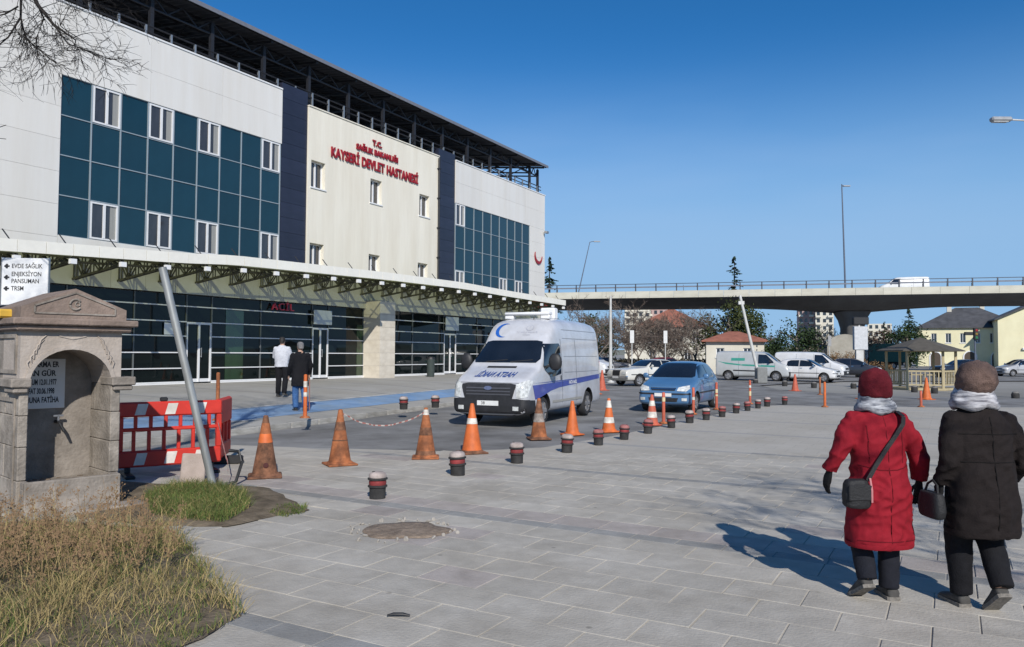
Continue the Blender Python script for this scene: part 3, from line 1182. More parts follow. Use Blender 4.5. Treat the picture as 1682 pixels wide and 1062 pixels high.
for k in range(13):
    y = .0 + 1.25 * k
    b = MB()
    b.bar((X0, y, roof_z(y) - .055), (20.9, y, roof_z(y) - .055), .06, .10)
    b.build('purlin', M_STEEL_D, hosp)
for xa, xc in zip(px_, px_[1:]):
    # lattice girder along the front
    b = MB()
    for j in range(4):
        q0, q1 = xa + (xc - xa) * j / 4, xa + (xc - xa) * (j + 1) / 4
        for yy in (.45, 7.5):
            b.bar((q0, yy, roof_z(yy) - (.75 if j % 2 else .25)), (q1, yy, roof_z(yy) - (.25 if j % 2 else .75)), .045, .045)
    b.bar((xa, .45, roof_z(.45) - .75), (xc, .45, roof_z(.45) - .75), .06, .06)
    b.bar((xa, 7.5, roof_z(7.5) - .75), (xc, 7.5, roof_z(7.5) - .75), .06, .06)
    b.bar((xa, .45, 13.0), (xc, 7.5, 14.4), .05, .05)
    b.build('lattice_girder', M_STEEL_D, hosp)
# corrugated sheets
nx = 20
for i in range(nx):
    xa, xc = X0 + (20.95 - X0) * i / nx + .004, X0 + (20.95 - X0) * (i + 1) / nx - .004
    b = MB()
    pr = []
    n_ = 14
    for k in range(n_ + 1):
        xx = xa + (xc - xa) * k / n_
        pr.append((xx, .03 if k % 2 else 0.0))
    y0, y1 = -.12, 15.6
    top = [[(xx, y, roof_z(y) + h + .02) for xx, h in pr] for y in (y0, y1)]
    bot = [[(xx, y, roof_z(y) + h + .012) for xx, h in pr] for y in (y0, y1)]
    n1 = n_ + 1
    b.add(top[0] + top[1] + bot[0] + bot[1], [(k, k + 1, n1 + k + 1, n1 + k) for k in range(n_)] + [(2 * n1 + k, 3 * n1 + k, 3 * n1 + k + 1, 2 * n1 + k + 1) for k in range(n_)] + [(k, 2 * n1 + k, 2 * n1 + k + 1, k + 1) for k in range(n_)])
    b.build('roof_sheet', M_SHEET, hosp)
b = MB()
b.box(X0, 20.95, -.16, -.125, roof_z(-.12) - .10, roof_z(-.12) + .06)
b.build('eaves_trim', mat('eaves_grey', (0.16, 0.17, 0.20), rough=.5), hosp)
# floodlight at the corner, small dark box above the canopy
b = MB()
b.cbox(20.4, 20.75, -.32, -.12, 9.85, 10.0, .02)
b.bar((20.58, -.12, 9.92), (20.58, 0, 9.92), .05)
b.build('wall_lamp', M_STEEL, hosp)
# litter bin on the terrace
lb = empty('litter_bin', TS(6.0, 1.2, ter_z(6.0, 1.2)), FR)
b = MB()
b.lathe([(.17, 0), (.19, .05), (.20, .8), (.22, .84), (.22, .88)], 16)
b.build('body', mat('bin_green_grey', (0.05, 0.065, 0.06), rough=.5), lb, 40)
b = MB()
b.lathe([(.23, .88), (.20, .97), (.08, 1.02), (.02, 1.03)], 16)
b.build('lid', M_BLACK, lb, 40)
tag(lb, 'dark grey-green litter bin in front of the glass right of the pillar', 'bin')

# ================================================================ VIADUCT
VD = Vector((45.9, -12.3, 0)).normalized()
VP = Vector((36.0, 79.5, 0))                      # foot of the pier
via = empty('viaduct', (VP.x, VP.y, .5), math.atan2(VD.y, VD.x))
tag(via, 'long concrete road viaduct with pale parapet crossing behind the car park', 'bridge')
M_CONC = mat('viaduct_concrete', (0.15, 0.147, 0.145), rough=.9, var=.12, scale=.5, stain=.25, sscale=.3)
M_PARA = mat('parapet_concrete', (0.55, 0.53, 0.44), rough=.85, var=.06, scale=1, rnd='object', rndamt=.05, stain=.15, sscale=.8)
M_DKRAIL = mat('dark_railing', (0.05, 0.055, 0.07), rough=.5, var=.2)
XL, XR = -50.0, 48.0
def soffit(x):
    # haunched girder over piers every 44 m
    d = abs(((x + 22) % 44) - 22)
    return 6.62 - 0.75 * max(0, 1 - d / 11.0) ** 1.5
b = MB()
rings = []
n_ = 60
for i in range(n_ + 1):
    x = XL + (XR - XL) * i / n_
    zb = soffit(x)
    rings.append([(x, -1.2, 7.55), (x, 11.0, 7.55), (x, 11.0, 7.3), (x, 8.6, zb + .1), (x, 8.0, zb), (x, 1.8, zb), (x, 1.2, zb + .1), (x, -1.2, 7.3)])
b.loft(rings)
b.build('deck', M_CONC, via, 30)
x = XL
while x < XR - .1:
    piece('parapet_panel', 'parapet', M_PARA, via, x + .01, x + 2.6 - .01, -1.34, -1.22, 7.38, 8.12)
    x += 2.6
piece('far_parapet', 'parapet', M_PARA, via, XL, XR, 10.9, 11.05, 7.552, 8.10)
x = XL + .7
while x < XR:
    b = MB()
    if x == XL + .7:
        b.box(-.06, .06, -1.31, -1.25, 8.12, 8.95)
        b.box(-.05, .05, -1.25, -1.05, 8.12, 8.45)
        post_me = b.mesh('railing_post', M_DKRAIL)
    put('railing_post', post_me, via, (x, 0, 0))
    x += 2.2
for z, h in ((8.88, .07), (8.50, .14)):
    b = MB()
    b.box(XL, XR, -1.24, -1.19, z, z + h)
    b.build('guard_rail', M_DKRAIL if h < .1 else mat('rail_grey', (.16, .17, .20), rough=.5), via)
# pier with flared head and the rounded pale stone screen at its foot
pier = MB()
def rrect(hx, hy, z, cy=4.9, n=20):
    out = []
    for k in range(n):
        a = 2 * math.pi * k / n
        c, s = math.cos(a), math.sin(a)
        out.append((hx * math.copysign(abs(c) ** .45, c), cy + hy * math.copysign(abs(s) ** .45, s), z))
    return out
pier.loft([rrect(1.05, 2.2, -.6), rrect(1.05, 2.2, 4.2), rrect(1.25, 2.7, 5.1), rrect(1.7, 3.05, 5.92)])
pier.build('pier', M_CONC, via, 50)
b = MB()
pts = [(-1.6, -.05), (1.6, -.05), (1.6, 2.5)] + [(1.6 * math.cos(math.pi * k / 12), 2.5 + 1.25 * math.sin(math.pi * k / 12)) for k in range(1, 12)] + [(-1.6, 2.5)]
b.prism(pts, -.25, .25)
o = b.build('arched_stone_screen', mat('pale_stone', (0.36, 0.335, 0.28), rough=.9, var=.12, scale=1.2, stain=.25, sscale=1), None, None, at(1388, 600, 74) * 1.0, via.rotation_euler.z)
o.location.z = 0
tag(o, 'pale round-topped stone screen at the foot of the viaduct pier', 'stone screen')

# ---------------------------------------------------------------- poles and lamps
M_POLE = mat('pale_pole', (0.55, 0.55, 0.53), rough=.5, var=.1, scale=3, stain=.2, sscale=2)
M_POLE_D = mat('dark_pole', (0.10, 0.12, 0.16), rough=.5, var=.15)
def via_at(px, yy):
    """point on the viaduct deck at local depth yy seen in column px"""
    d = ray(px, 560)
    n2 = Vector((-VD.y, VD.x, 0))
    p0 = VP + n2 * yy
    k = p0.dot(n2) / Vector((d.x, d.y, 0)).dot(n2)
    return Vector((d.x * k, d.y * k, 8.055))
def mast(name, p, h, r, label, lean=(0, 0), arm=None, m=M_POLE_D, cat='lamp post', base=None):
    e = empty(name, p)
    top = Vector((lean[0], lean[1], h))
    b = MB()
    b.tube([(0, 0, 0), top * .5, top], [r, r * .8, r * .55], 10)
    b.build('pole', m, e, 40)
    b = MB()
    b.lathe([(r * 2.2, 0), (r * 2.2, .04), (r * 1.3, .10)], 10)
    b.build('base_plate', m, e, 40)
    if arm:
        b = MB()
        b.tube([top - Vector((0, 0, .05)), top + Vector((arm[0] * .5, arm[1] * .5, arm[2])), top + Vector((arm[0], arm[1], arm[2]))], .04, 8)
        b.build('arm', m, e, 40)
        b = MB()
        q = top + Vector((arm[0], arm[1], arm[2]))
        d = Vector((arm[0], arm[1], 0)).normalized()
        b.bar(q - d * .1, q + d * .7, .28, .12)
        h_ = b.build('lamp_head', mat('lamp_head_grey', (.30, .31, .32), rough=.4), e)
        b = MB()
        b.bar(q + d * .05 - Vector((0, 0, .065)), q + d * .6 - Vector((0, 0, .065)), .2, .01)
        b.build('lens', mat('lamp_lens', (.55, .56, .55), rough=.2), h_)
    tag(e, label, cat)
    return e
p = via_at(1390, 9.8)
mast('lamp_mast', p, 13.6, .11, 'tall thin mast standing on the viaduct above its pier', lean=(-.3, 0), arm=(.25, 0, -.2))
p = via_at(946, 9.8)
mast('lamp_mast', (p.x, p.y, 8.055), 7.9, .08, 'leaning thin lamp mast on the viaduct beside the hospital corner', lean=(1.75, 0), arm=(.6, 0, .05))
p = via_at(1124, 9.8)
mast('short_mast', (p.x, p.y, 8.055), 2.2, .05, 'short thin mast on the viaduct between the lamp masts', lean=(-.1, 0))
# street lamp reaching in from the right
lampp = Vector((21.9, 30.0, 0))
e = mast('street_lamp', lampp, 10.8, .11, 'grey street lamp reaching into the sky at the right edge', m=M_POLE)
b = MB()
b.tube([(0, 0, 10.75), (-.9, 0, 10.95), (-2.2, 0, 11.02)], .035, 8)
b.build('arm', M_POLE, e, 40)
b = MB()
b.cbox(-3.05, -2.25, -.14, .14, 10.94, 11.12, .05)
hd = b.build('lamp_head', mat('lamp_head_grey', (.30, .31, .32), rough=.4), e)
b = MB()
b.cbox(-2.98, -2.4, -.10, .10, 10.915, 10.938, .004)
b.build('lens', mat('lamp_lens', (.55, .56, .55), rough=.2), hd)
# white post behind the ambulance, leaning white pole with a grey block, totem
p = G(1003, 628)
mast('white_post', p, 5.2, .11, 'upright white post behind the white saloon car', m=M_POLE, cat='post')
p = G(1249, 629)
e = empty('leaning_pole', p)
b = MB()
b.tube([(0, 0, 0), (-1.2, 0, 5.3)], [.10, .08], 10)
b.build('pole', M_POLE, e, 40)
b = MB()
b.cbox(-.26, .34, -.3, .3, 0, .95, .04)
b.build('concrete_block', mat('grey_block', (.20, .205, .20), rough=.9), e)
b = MB()
b.box(-1.3, -.95, -.06, .06, 4.75, 4.95)
b.build('clamp', M_POLE, e)
tag(e, 'leaning white pole with grey block foot in front of the silver van', 'pole')
tp = G(1412, 619)
e = empty('sign_totem', tp, 0)
b = MB()
b.cbox(-.30, .30, -.12, .12, 0, 2.15, .02)
b.build('leg', M_POLE, e)
b = MB()
b.cbox(-.45, .62, -.18, .18, 2.15, 4.0, .03)
b.build('panel', mat('totem_panel', (.50, .51, .52), rough=.5), e)
b = MB()
b.cbox(-.5, .72, -.2, .2, 4.15, 4.75, .05)
b.build('display', M_BLACK, e)
b = MB()
b.box(-.06, .06, -.05, .05, 3.99, 4.16)
b.build('neck', M_POLE, e)
tag(e, 'tall grey sign totem with dark display on top beside the viaduct pier', 'sign')
def post_sign(px, py, h, w, hh, label, colr=(.62, .62, .60)):
    p = G(px, py)
    e = empty('sign_post', p)
    b = MB()
    b.tube([(0, 0, 0), (0, 0, h)], .04, 8)
    b.build('pole', M_POLE, e, 40)
    b = MB()
    b.cbox(-w / 2, w / 2, -.07, -.04, h - hh, h, .006)
    b.build('plate', mat('sign_plate_%d' % int(px), colr, rough=.4), e)
    tag(e, label, 'sign')
post_sign(1038, 617, 3.6, .32, 1.0, 'narrow pale sign on a post behind the white saloon roof')
post_sign(1093, 617, 3.6, .30, 1.0, 'narrow pale sign on a post above the blue car roof')
post_sign(1363, 616, 3.4, .28, .9, 'slim grey traffic post beside the dry bush by the pier', (.30, .30, .30))

# ---------------------------------------------------------------- buildings far behind
M_TILE_R = mat('red_roof_tile', (0.30, 0.115, 0.075), rough=.85, var=.2, scale=2, stain=.2, sscale=.8)
M_TILE_G = mat('grey_roof_slate', (0.075, 0.075, 0.08), rough=.75, var=.25, scale=1.2, stain=.2, sscale=.5)
M_YEL = mat('yellow_plaster', (0.76, 0.71, 0.47), rough=.85, var=.05, scale=.5, stain=.08, sscale=.3)
M_OFFW = mat('offwhite_plaster', (0.62, 0.59, 0.50), rough=.85, var=.06, scale=.6, stain=.1, sscale=.4)
M_PINK = mat('pink_plaster', (0.42, 0.30, 0.28), rough=.85, var=.06, scale=.3, stain=.1, sscale=.1)
M_FARGL = glass_mat('far_window_glass', (0.03, 0.035, 0.04), var=.3)

def hip_roof(b, x0, x1, y0, y1, z, h, ov=.4, ridge=.5):
    x0, x1, y0, y1 = x0 - ov, x1 + ov, y0 - ov, y1 + ov
    ym = (y0 + y1) / 2
    ins = (y1 - y0) / 2 * ridge * 2
    if ins * 2 > (x1 - x0):
        ins = (x1 - x0) / 2 - .05
    b.add([(x0, y0, z), (x1, y0, z), (x1, y1, z), (x0, y1, z), (x0 + ins, ym, z + h), (x1 - ins, ym, z + h), (x0, y0, z - .12), (x1, y0, z - .12), (x1, y1, z - .12), (x0, y1, z - .12)],
          [(0, 1, 5, 4), (1, 2, 5), (2, 3, 4, 5), (3, 0, 4), (6, 7, 1, 0), (7, 8, 2, 1), (8, 9, 3, 2), (9, 6, 0, 3), (9, 8, 7, 6)])

def house(name, label, p, rz, w, d, h, wm, rm, rh, wins, cat='house', arches=(), chim=(), wsize=(.8, 1.3)):
    e = empty(name, p, rz)
    hl = [(x - wsize[0] / 2, x + wsize[0] / 2, z, z + wsize[1]) for x, z in wins]
    b = MB()
    wall_cells(b, 0, w, 0, h, 0, .25, hl)
    b.box(0, .25, .25, d, 0, h)
    b.box(w - .25, w, .25, d, 0, h)
    b.box(.25, w - .25, d - .25, d, 0, h)
    b.build('wall', wm, e)
    b = MB()
    b.box(.25, w - .25, .30, .34, .05, h - .05)
    b.build('inner_wall', M_JOINT, e)
    for x0, x1, z0, z1 in hl:
        b = MB()
        f = .07
        b.box(x0, x1, .10, .18, z0, z0 + f)
        b.box(x0, x1, .10, .18, z1 - f, z1)
        b.box(x0, x0 + f, .10, .18, z0 + f, z1 - f)
        b.box(x1 - f, x1, .10, .18, z0 + f, z1 - f)
        b.box((x0 + x1) / 2 - .03, (x0 + x1) / 2 + .03, .10, .18, z0 + f, z1 - f)
        wn2 = b.build('window', M_FRAME, e)
        piece('pane', 'fargl', M_FARGL, wn2, x0 + .02, x1 - .02, .19, .21, z0 + .02, z1 - .02)
        b = MB()
        b.box(x0 - .08, x1 + .08, -.08, .0, z0 - .1, z0)
        b.build('sill', M_WHITE, wn2)
    for x, r, z in arches:
        # arched opening as raised surround with dark door leaf set inside
        b = MB()
        pts = [(x - r, 0.02)] + [(x + r * math.cos(math.pi * k / 10), z + r * math.sin(math.pi * k / 10)) for k in range(10, -1, -1)] + [(x + r, .02)]
        b.prism(pts, -.05, -.01)
        dr = b.build('door', mat('far_door_brown', (.07, .05, .035), rough=.6), e)
        b = MB()
        o_ = [(x + (r + .18) * math.cos(math.pi * k / 10), z + (r + .18) * math.sin(math.pi * k / 10)) for k in range(11)]
        i_ = [(x + r * math.cos(math.pi * k / 10), z + r * math.sin(math.pi * k / 10)) for k in range(11)]
        for k in range(10):
            b.prism([o_[k], o_[k + 1], i_[k + 1], i_[k]], -.10, -.012)
        b.box(x - r - .18, x - r, -.10, -.012, 0.02, z)
        b.box(x + r, x + r + .18, -.10, -.012, 0.02, z)
        b.build('surround', M_WHITE, dr)
    b = MB()
    hip_roof(b, 0, w, 0, d, h + .12, rh)
    rf = b.build('roof', rm, e)
    for x, y, z0, z1 in chim:
        b = MB()
        b.cbox(x - .35, x + .35, y - .35, y + .35, z0, z1, .03)
        b.box(x - .45, x + .45, y - .45, y + .45, z1 - .3, z1 - .15)
        b.build('chimney', M_OFFW, rf)
    tag(e, label, cat)
    return e

def gp(px, Y):
    p = at(px, 590, Y)
    return Vector((p.x, p.y, 0))
# railway-station-like yellow building
p = gp(1508, 130)
house('station_building', 'two-storey yellow building with dark slate hipped roof and arched doors', p, rad(-26), 15.4, 12, 6.35, M_YEL, M_TILE_G, 3.6,
      [(2.4, 3.9), (4.5, 3.9), (6.6, 3.9), (8.7, 3.9), (10.8, 3.9), (12.9, 3.9)], cat='building',
      arches=((2.6, .75, 1.6), (7.6, .85, 1.6), (11.5, .85, 1.6)), chim=((5.0, 5.0, 8.3, 11.6), (10.0, 6.5, 8.8, 11.2)), wsize=(.8, 1.6))
# its gabled neighbour at the right edge
p = gp(1640, 121)
gb = empty('gabled_building', p, rad(-24))
w, h, gh = 11.0, 7.6, 2.6
b = MB()
arch = (6.0, 1.9, 3.4)
b.prism([(0, 0), (w, 0), (w, h), (w / 2, h + gh), (0, h)], 0, 12)
b.build('wall', M_YEL, gb)
b = MB()
pts = [(3.9, 3.3), (7.1, 3.3)] + [(5.5 + 1.6 * math.cos(math.pi * k / 12), 4.2 + 1.6 * math.sin(math.pi * k / 12)) for k in range(13)]
b.prism(pts, -.06, -.01)
wa = b.build('arched_window', M_FARGL, gb)
for k in range(5):
    b = MB()
    xx = 3.95 + 3.1 * k / 4
    b.box(xx - .05, xx + .05, -.12, -.062, 3.3, 4.2 + math.sqrt(max(.01, 1.6 ** 2 - (xx - 5.5) ** 2)))
    b.build('mullion', M_WHITE, wa)
b = MB()
b.box(3.2, 7.8, -.35, -.01, 2.75, 3.05)
b.build('porch_canopy', M_WHITE, gb)
b = MB()
b.box(4.0, 7.0, -.07, -.01, 0.03, 2.5)
b.build('entrance_door', mat('far_door_grey', (.10, .11, .12), rough=.5), gb)
for q in (0, 1):
    b = MB()
    x_e, x_i = (-.5, w / 2) if q == 0 else (w + .5, w / 2)
    z_e = h - .5 * gh / (w / 2)
    b.add([(x_e, -.5, z_e), (x_i, -.5, h + gh), (x_i, 12.4, h + gh), (x_e, 12.4, z_e), (x_e, -.5, z_e + .2), (x_i, -.5, h + gh + .2), (x_i, 12.4, h + gh + .2), (x_e, 12.4, z_e + .2)],
          [(0, 3, 2, 1), (4, 5, 6, 7), (0, 1, 5, 4), (2, 3, 7, 6), (3, 0, 4, 7), (1, 2, 6, 5)])
    b.build('roof_slope', M_TILE_G, gb)
tag(gb, 'tall yellow gabled building with big arched window at the right edge', 'building')
# red-roofed house and kiosk
p = gp(1046, 118)
house('red_roofed_house', 'cream house with wide red tiled roof behind bare trees', p, rad(-12), 10.4, 10, 5.9, M_OFFW, M_TILE_R, 3.0, [(1.8, 3.6), (4.2, 3.6), (6.4, 3.6), (8.8, 3.6), (2.4, .9), (7.6, .9)], wsize=(1.0, 1.5))
p = gp(1160, 68)
house('kiosk', 'small cream kiosk with low red tiled hipped roof behind the silver van', p, rad(-13), 4.9, 4.0, 2.85, M_OFFW, M_TILE_R, .85, [(1.2, 1.5), (3.5, 1.5)], cat='kiosk', wsize=(.7, .8))
# apartment towers
def tower(px, Y, w, d, h, m, label, rz=0.0, nx=6, nz=9, shaft=True):
    e = empty('apartment_tower', gp(px, Y), rz)
    b = MB()
    hl = []
    fx, fz = w / nx, h / nz
    for i in range(nx):
        for j in range(nz):
            if j > 0:
                hl.append((i * fx + fx * .24, i * fx + fx * .76, j * fz + fz * .32, j * fz + fz * .82))
    wall_cells(b, 0, w, 0, h, 0, .4, hl)
    b.box(0, .4, .4, d, 0, h)
    b.box(w - .4, w, .4, d, 0, h)
    b.box(.4, w - .4, d - .4, d, 0, h)
    b.box(.4, w - .4, .4, d - .4, h - .4, h - .01)
    b.build('wall', m, e)
    for x0, x1, z0, z1 in hl:
        piece('window', 'fargl', M_FARGL, e, x0, x1, .2, .3, z0, z1)
    for i in range(0, nx, 2):
        for j in range(1, nz):
            piece('balcony', 'balc', M_OFFW, e, i * fx + .1, i * fx + fx - .1, -.9, -.005, j * fz + .05, j * fz + fz * .3)
    tag(e, label, 'apartment block')
tower(1026, 300, 10, 12, 21, M_OFFW, 'off-white apartment block furthest left under the viaduct', rad(-8), 4, 8)
tower(1063, 310, 9, 12, 20, M_PINK, 'pinkish apartment block behind the red-roofed house', rad(-12), 4, 7)
tower(1312, 260, 6.5, 12, 22, M_PINK, 'pinkish tower block behind the conifer left of the pier', rad(-18), 4, 9)
tower(1340, 250, 5.5, 12, 21, M_OFFW, 'pale tower block touching the viaduct pier on its left', rad(-22), 3, 9)
tower(1426, 320, 9, 12, 15, M_OFFW, 'low pale apartment block right of the sign totem', rad(-24), 4, 5)
# white low house left of the pier
p = gp(1330, 95)
house('white_gatehouse', 'small white flat gatehouse left of the viaduct pier', p, 0, 4.2, 3.0, 2.6, M_OFFW, M_CONC, .35, [(1.0, 1.1), (3.0, 1.1)], cat='hut', wsize=(.7, .8))

# ---------------------------------------------------------------- gazebo
gz = empty('gazebo', (21.4, 40.3, 0), rad(-20))
M_WOOD = mat('pale_wood', (0.42, 0.35, 0.21), rough=.8, var=.15, scale=4, stretch=(1, 1, .2))
M_SHING = mat('gazebo_roof_brown', (0.085, 0.075, 0.06), rough=.85, var=.2, scale=3)
R_ = 1.62
cor = [(R_ * math.cos(rad(60 * k)), R_ * math.sin(rad(60 * k))) for k in range(6)]
for k, (cx, cy) in enumerate(cor):
    b = MB()
    b.cbox(cx - .06, cx + .06, cy - .06, cy + .06, 0, 2.0, .008)
    b.build('post', M_WOOD, gz)
    nx_, ny_ = cor[(k + 1) % 6]
    if k != 1:
        for z in (.22, .92):
            b = MB()
            b.bar((cx, cy, z), (nx_, ny_, z), .05, .07)
            b.build('rail', M_WOOD, gz)
        for j in range(1, 8):
            q = j / 8
            b = MB()
            b.cbox(-.025, .025, -.012, .012, .2, .93, .004)
            o = b.build('baluster', M_WOOD, gz)
            o.location = (cx + (nx_ - cx) * q, cy + (ny_ - cy) * q, 0)
            o.rotation_euler = (0, 0, math.atan2(ny_ - cy, nx_ - cx))
    b = MB()
    b.bar((cx, cy, 1.97), (nx_, ny_, 1.97), .07, .12)
    b.build('beam', M_WOOD, gz)
    b = MB()
    e1, e2 = Vector((cx * 1.28, cy * 1.28, 1.93)), Vector((nx_ * 1.28, ny_ * 1.28, 1.93))
    ap = Vector((0, 0, 2.62))
    b.add([e1, e2, ap, e1 + Vector((0, 0, .05)), e2 + Vector((0, 0, .05)), ap + Vector((0, 0, .05))], [(0, 2, 1), (3, 4, 5), (0, 1, 4, 3), (1, 2, 5, 4), (2, 0, 3, 5)])
    b.build('roof_face', M_SHING, gz)
b = MB()
b.lathe([(1.7, -.05), (1.7, .06)], 6)
b.build('floor', M_WOOD, gz)
b = MB()
b.cbox(-.5, .5, -.3, .3, .68, .73, .01)
b.box(-.06, .06, -.06, .06, .06, .68)
b.build('table', M_WOOD, gz)
tag(gz, 'small hexagonal wooden gazebo with brown roof and slatted rails', 'gazebo')
# traffic light in front of the yellow building
e = empty('traffic_light', gp(1602, 70))
b = MB()
b.tube([(0, 0, 0), (0, 0, 4.2)], .07, 8)
b.build('pole', M_POLE_D, e, 40)
b = MB()
b.cbox(-.2, .2, -.28, -.02, 3.2, 4.25, .03)
hd = b.build('signal_head', M_BLACK, e)
for k, c in enumerate(((.25, .02, .02), (.22, .14, .02), (.02, .16, .06))):
    b = MB()
    b.lathe([(.12, 0), (.11, .02), (.02, .03)], 14)
    o = b.build('lens', mat('signal_lens_%d' % k, c, rough=.3), hd)
    o.location = (0, -.285, 4.05 - .33 * k)
    o.rotation_euler = (rad(90), 0, 0)
b = MB()
b.cbox(-1.0, -.25, -.2, 0, 3.6, 3.9, .02)
b.bar((-.6, -.1, 3.75), (0, -.05, 3.75), .06)
b.build('side_board', M_BLACK, e)
tag(e, 'black traffic light on a post before the yellow building', 'traffic light')

# ================================================================ VEHICLES (front towards local +x)
M_TYRE = mat('tyre_rubber', (0.022, 0.022, 0.023), rough=.85, var=.25, scale=12, bump=.3)
M_RIM = mat('wheel_rim', (0.42, 0.42, 0.43), rough=.35, metal=.6, var=.15, scale=8, stain=.3, sscale=9)
M_CARGL = glass_mat('car_glass', (0.010, 0.013, 0.018), var=.3, rough=.03)
M_LAMP = mat('headlamp_glass', (0.55, 0.56, 0.54), rough=.12, var=.35, scale=14, coat=.8)
M_TAIL = mat('tail_lamp_red', (0.30, .015, .015), rough=.2, var=.2, coat=.6)
M_TRIM = mat('black_trim', (0.020, .020, .022), rough=.55, var=.3, scale=8)
M_CHROME = mat('chrome_trim', (.6, .6, .61), rough=.15, metal=1, var=.05)
M_PLATE = mat('number_plate', (.68, .68, .66), rough=.4, var=.06)
def paint(name, c, rough=.28, dirt=.12, coat=.6):
    return mat(name, c, rough=rough, var=.04, scale=2, stain=dirt, sscale=1.6, coat=coat)

def car_body(name, st, parent, m, wheels, arch_r, sub=2):
    """loft of stations (x, zb, zm, zbelt, ztop, wb, wm, wbelt, wtop) with wheel arches cut in"""
    b = MB()
    rings = []
    for (x, zb, zm, zbe, zt, wb, wm, wbe, wt) in st:
        cr = .015
        h = [(0, zb), (wb, zb), (wm, zb + (zm - zb) * .35), (wm, zm), (wbe, zbe), (wt + (wbe - wt) * .12, zt - (zt - zbe) * .18), (wt * .86, zt - .005), (0, zt + cr)]
        ring = [(x, w, z) for w, z in h] + [(x, -w, z) for w, z in h[-2:0:-1]]
        rings.append(ring)
    b.loft(rings)
    me = b.mesh(name, [m, M_TRIM])
    o = put(name, me)
    sm = o.modifiers.new('s', 'SUBSURF')
    sm.levels = sm.render_levels = sub
    cut = MB()
    for (x, y, r) in wheels:
        s = 1 if y > 0 else -1
        cut.tube([(x, y - s * .26, r), (x, y + s * .40, r)], arch_r, 28)
    cm = cut.mesh('cut', [M_TRIM])
    co = put('cut', cm)
    bo = o.modifiers.new('b', 'BOOLEAN')
    bo.operation = 'DIFFERENCE'
    bo.solver = 'EXACT'
    bo.object = co
    bo.use_self = True
    if hasattr(bo, 'material_mode'):
        bo.material_mode = 'TRANSFER'
    r = evaluated(o)
    # smooth shell for projecting panes and lamps
    o.modifiers.remove(bo)
    shell = evaluated(o)
    bm = bmesh.new()
    bm.from_mesh(shell)
    bvh = BVHTree.FromBMesh(bm)
    bm.free()
    bpy.data.objects.remove(o)
    bpy.data.objects.remove(co)
    smoothen(r, 38)
    out = put(name, r, parent)
    return out, bvh

def decal_pts(pts, bvh, axis, off):
    """drop 2-D points onto the shell. axis: '+x' front view (y,z); '-x' rear; '+y','-y' sides (x,z); '+z' from above (x,y)"""
    res = []
    s = 1 if axis[0] == '+' else -1
    for a, c in pts:
        if axis[1] == 'x':
            o, d = Vector((6 * s, a, c)), Vector((-s, 0, 0))
        elif axis[1] == 'y':
            o, d = Vector((a, 6 * s, c)), Vector((0, -s, 0))
        else:
            o, d = Vector((a, c, 6)), Vector((0, 0, -1))
        hit, nn_, _, _ = bvh.ray_cast(o, d)
        if hit is None:
            hit, nn_, _, _ = bvh.find_nearest(o + d * 5)
        if nn_.dot(d) > 0:
            nn_ = -nn_
        res.append(hit + nn_ * off)
    return res

def decal(name, poly, bvh, axis, off, m, parent, step=.12, thick=0.0):
    bm = bmesh.new()
    vs = [bm.verts.new((a, c, 0)) for a, c in poly]
    bm.faces.new(vs)
    lo = [min(p[i] for p in poly) for i in (0, 1)]
    hi = [max(p[i] for p in poly) for i in (0, 1)]
    for i in (0, 1):
        k = lo[i] + step
        while k < hi[i] - .02:
            no = (1, 0, 0) if i == 0 else (0, 1, 0)
            co = (k, 0, 0) if i == 0 else (0, k, 0)
            bmesh.ops.bisect_plane(bm, geom=bm.verts[:] + bm.edges[:] + bm.faces[:], plane_co=co, plane_no=no)
            k += step
    bmesh.ops.triangulate(bm, faces=bm.faces)
    bm.verts.index_update()
    pts = decal_pts([(v.co.x, v.co.y) for v in bm.verts], bvh, axis, off)
    for v, p in zip(bm.verts, pts):
        v.co = p
    me = bpy.data.meshes.new(name)
    bm.to_mesh(me)
    bm.free()
    me.materials.append(m)
    outward = Vector({'x': (1, 0, 0), 'y': (0, 1, 0), 'z': (0, 0, 1)}[axis[1]]) * (1 if axis[0] == '+' else -1)
    if sum(p.normal.dot(outward) for p in me.polygons) < 0:
        me.flip_normals()
    me.polygons.foreach_set('use_smooth', [True] * len(me.polygons))
    return put(name, me, parent)

def decal_text(name, s, size, bvh, axis, off, m, parent, cx, cz, flip=1, xs=1.0, shear=0.0, fat=0.0):
    me = text_mesh(name, s, size, depth=0, shear=shear, fat=fat)
    pts = [(cx + v.co.x * flip * xs, cz + v.co.y) for v in me.vertices]
    for v, p in zip(me.vertices, decal_pts(pts, bvh, axis, off)):
        v.co = p
    me.materials.clear()
    me.materials.append(m)
    return put(name, me, parent)

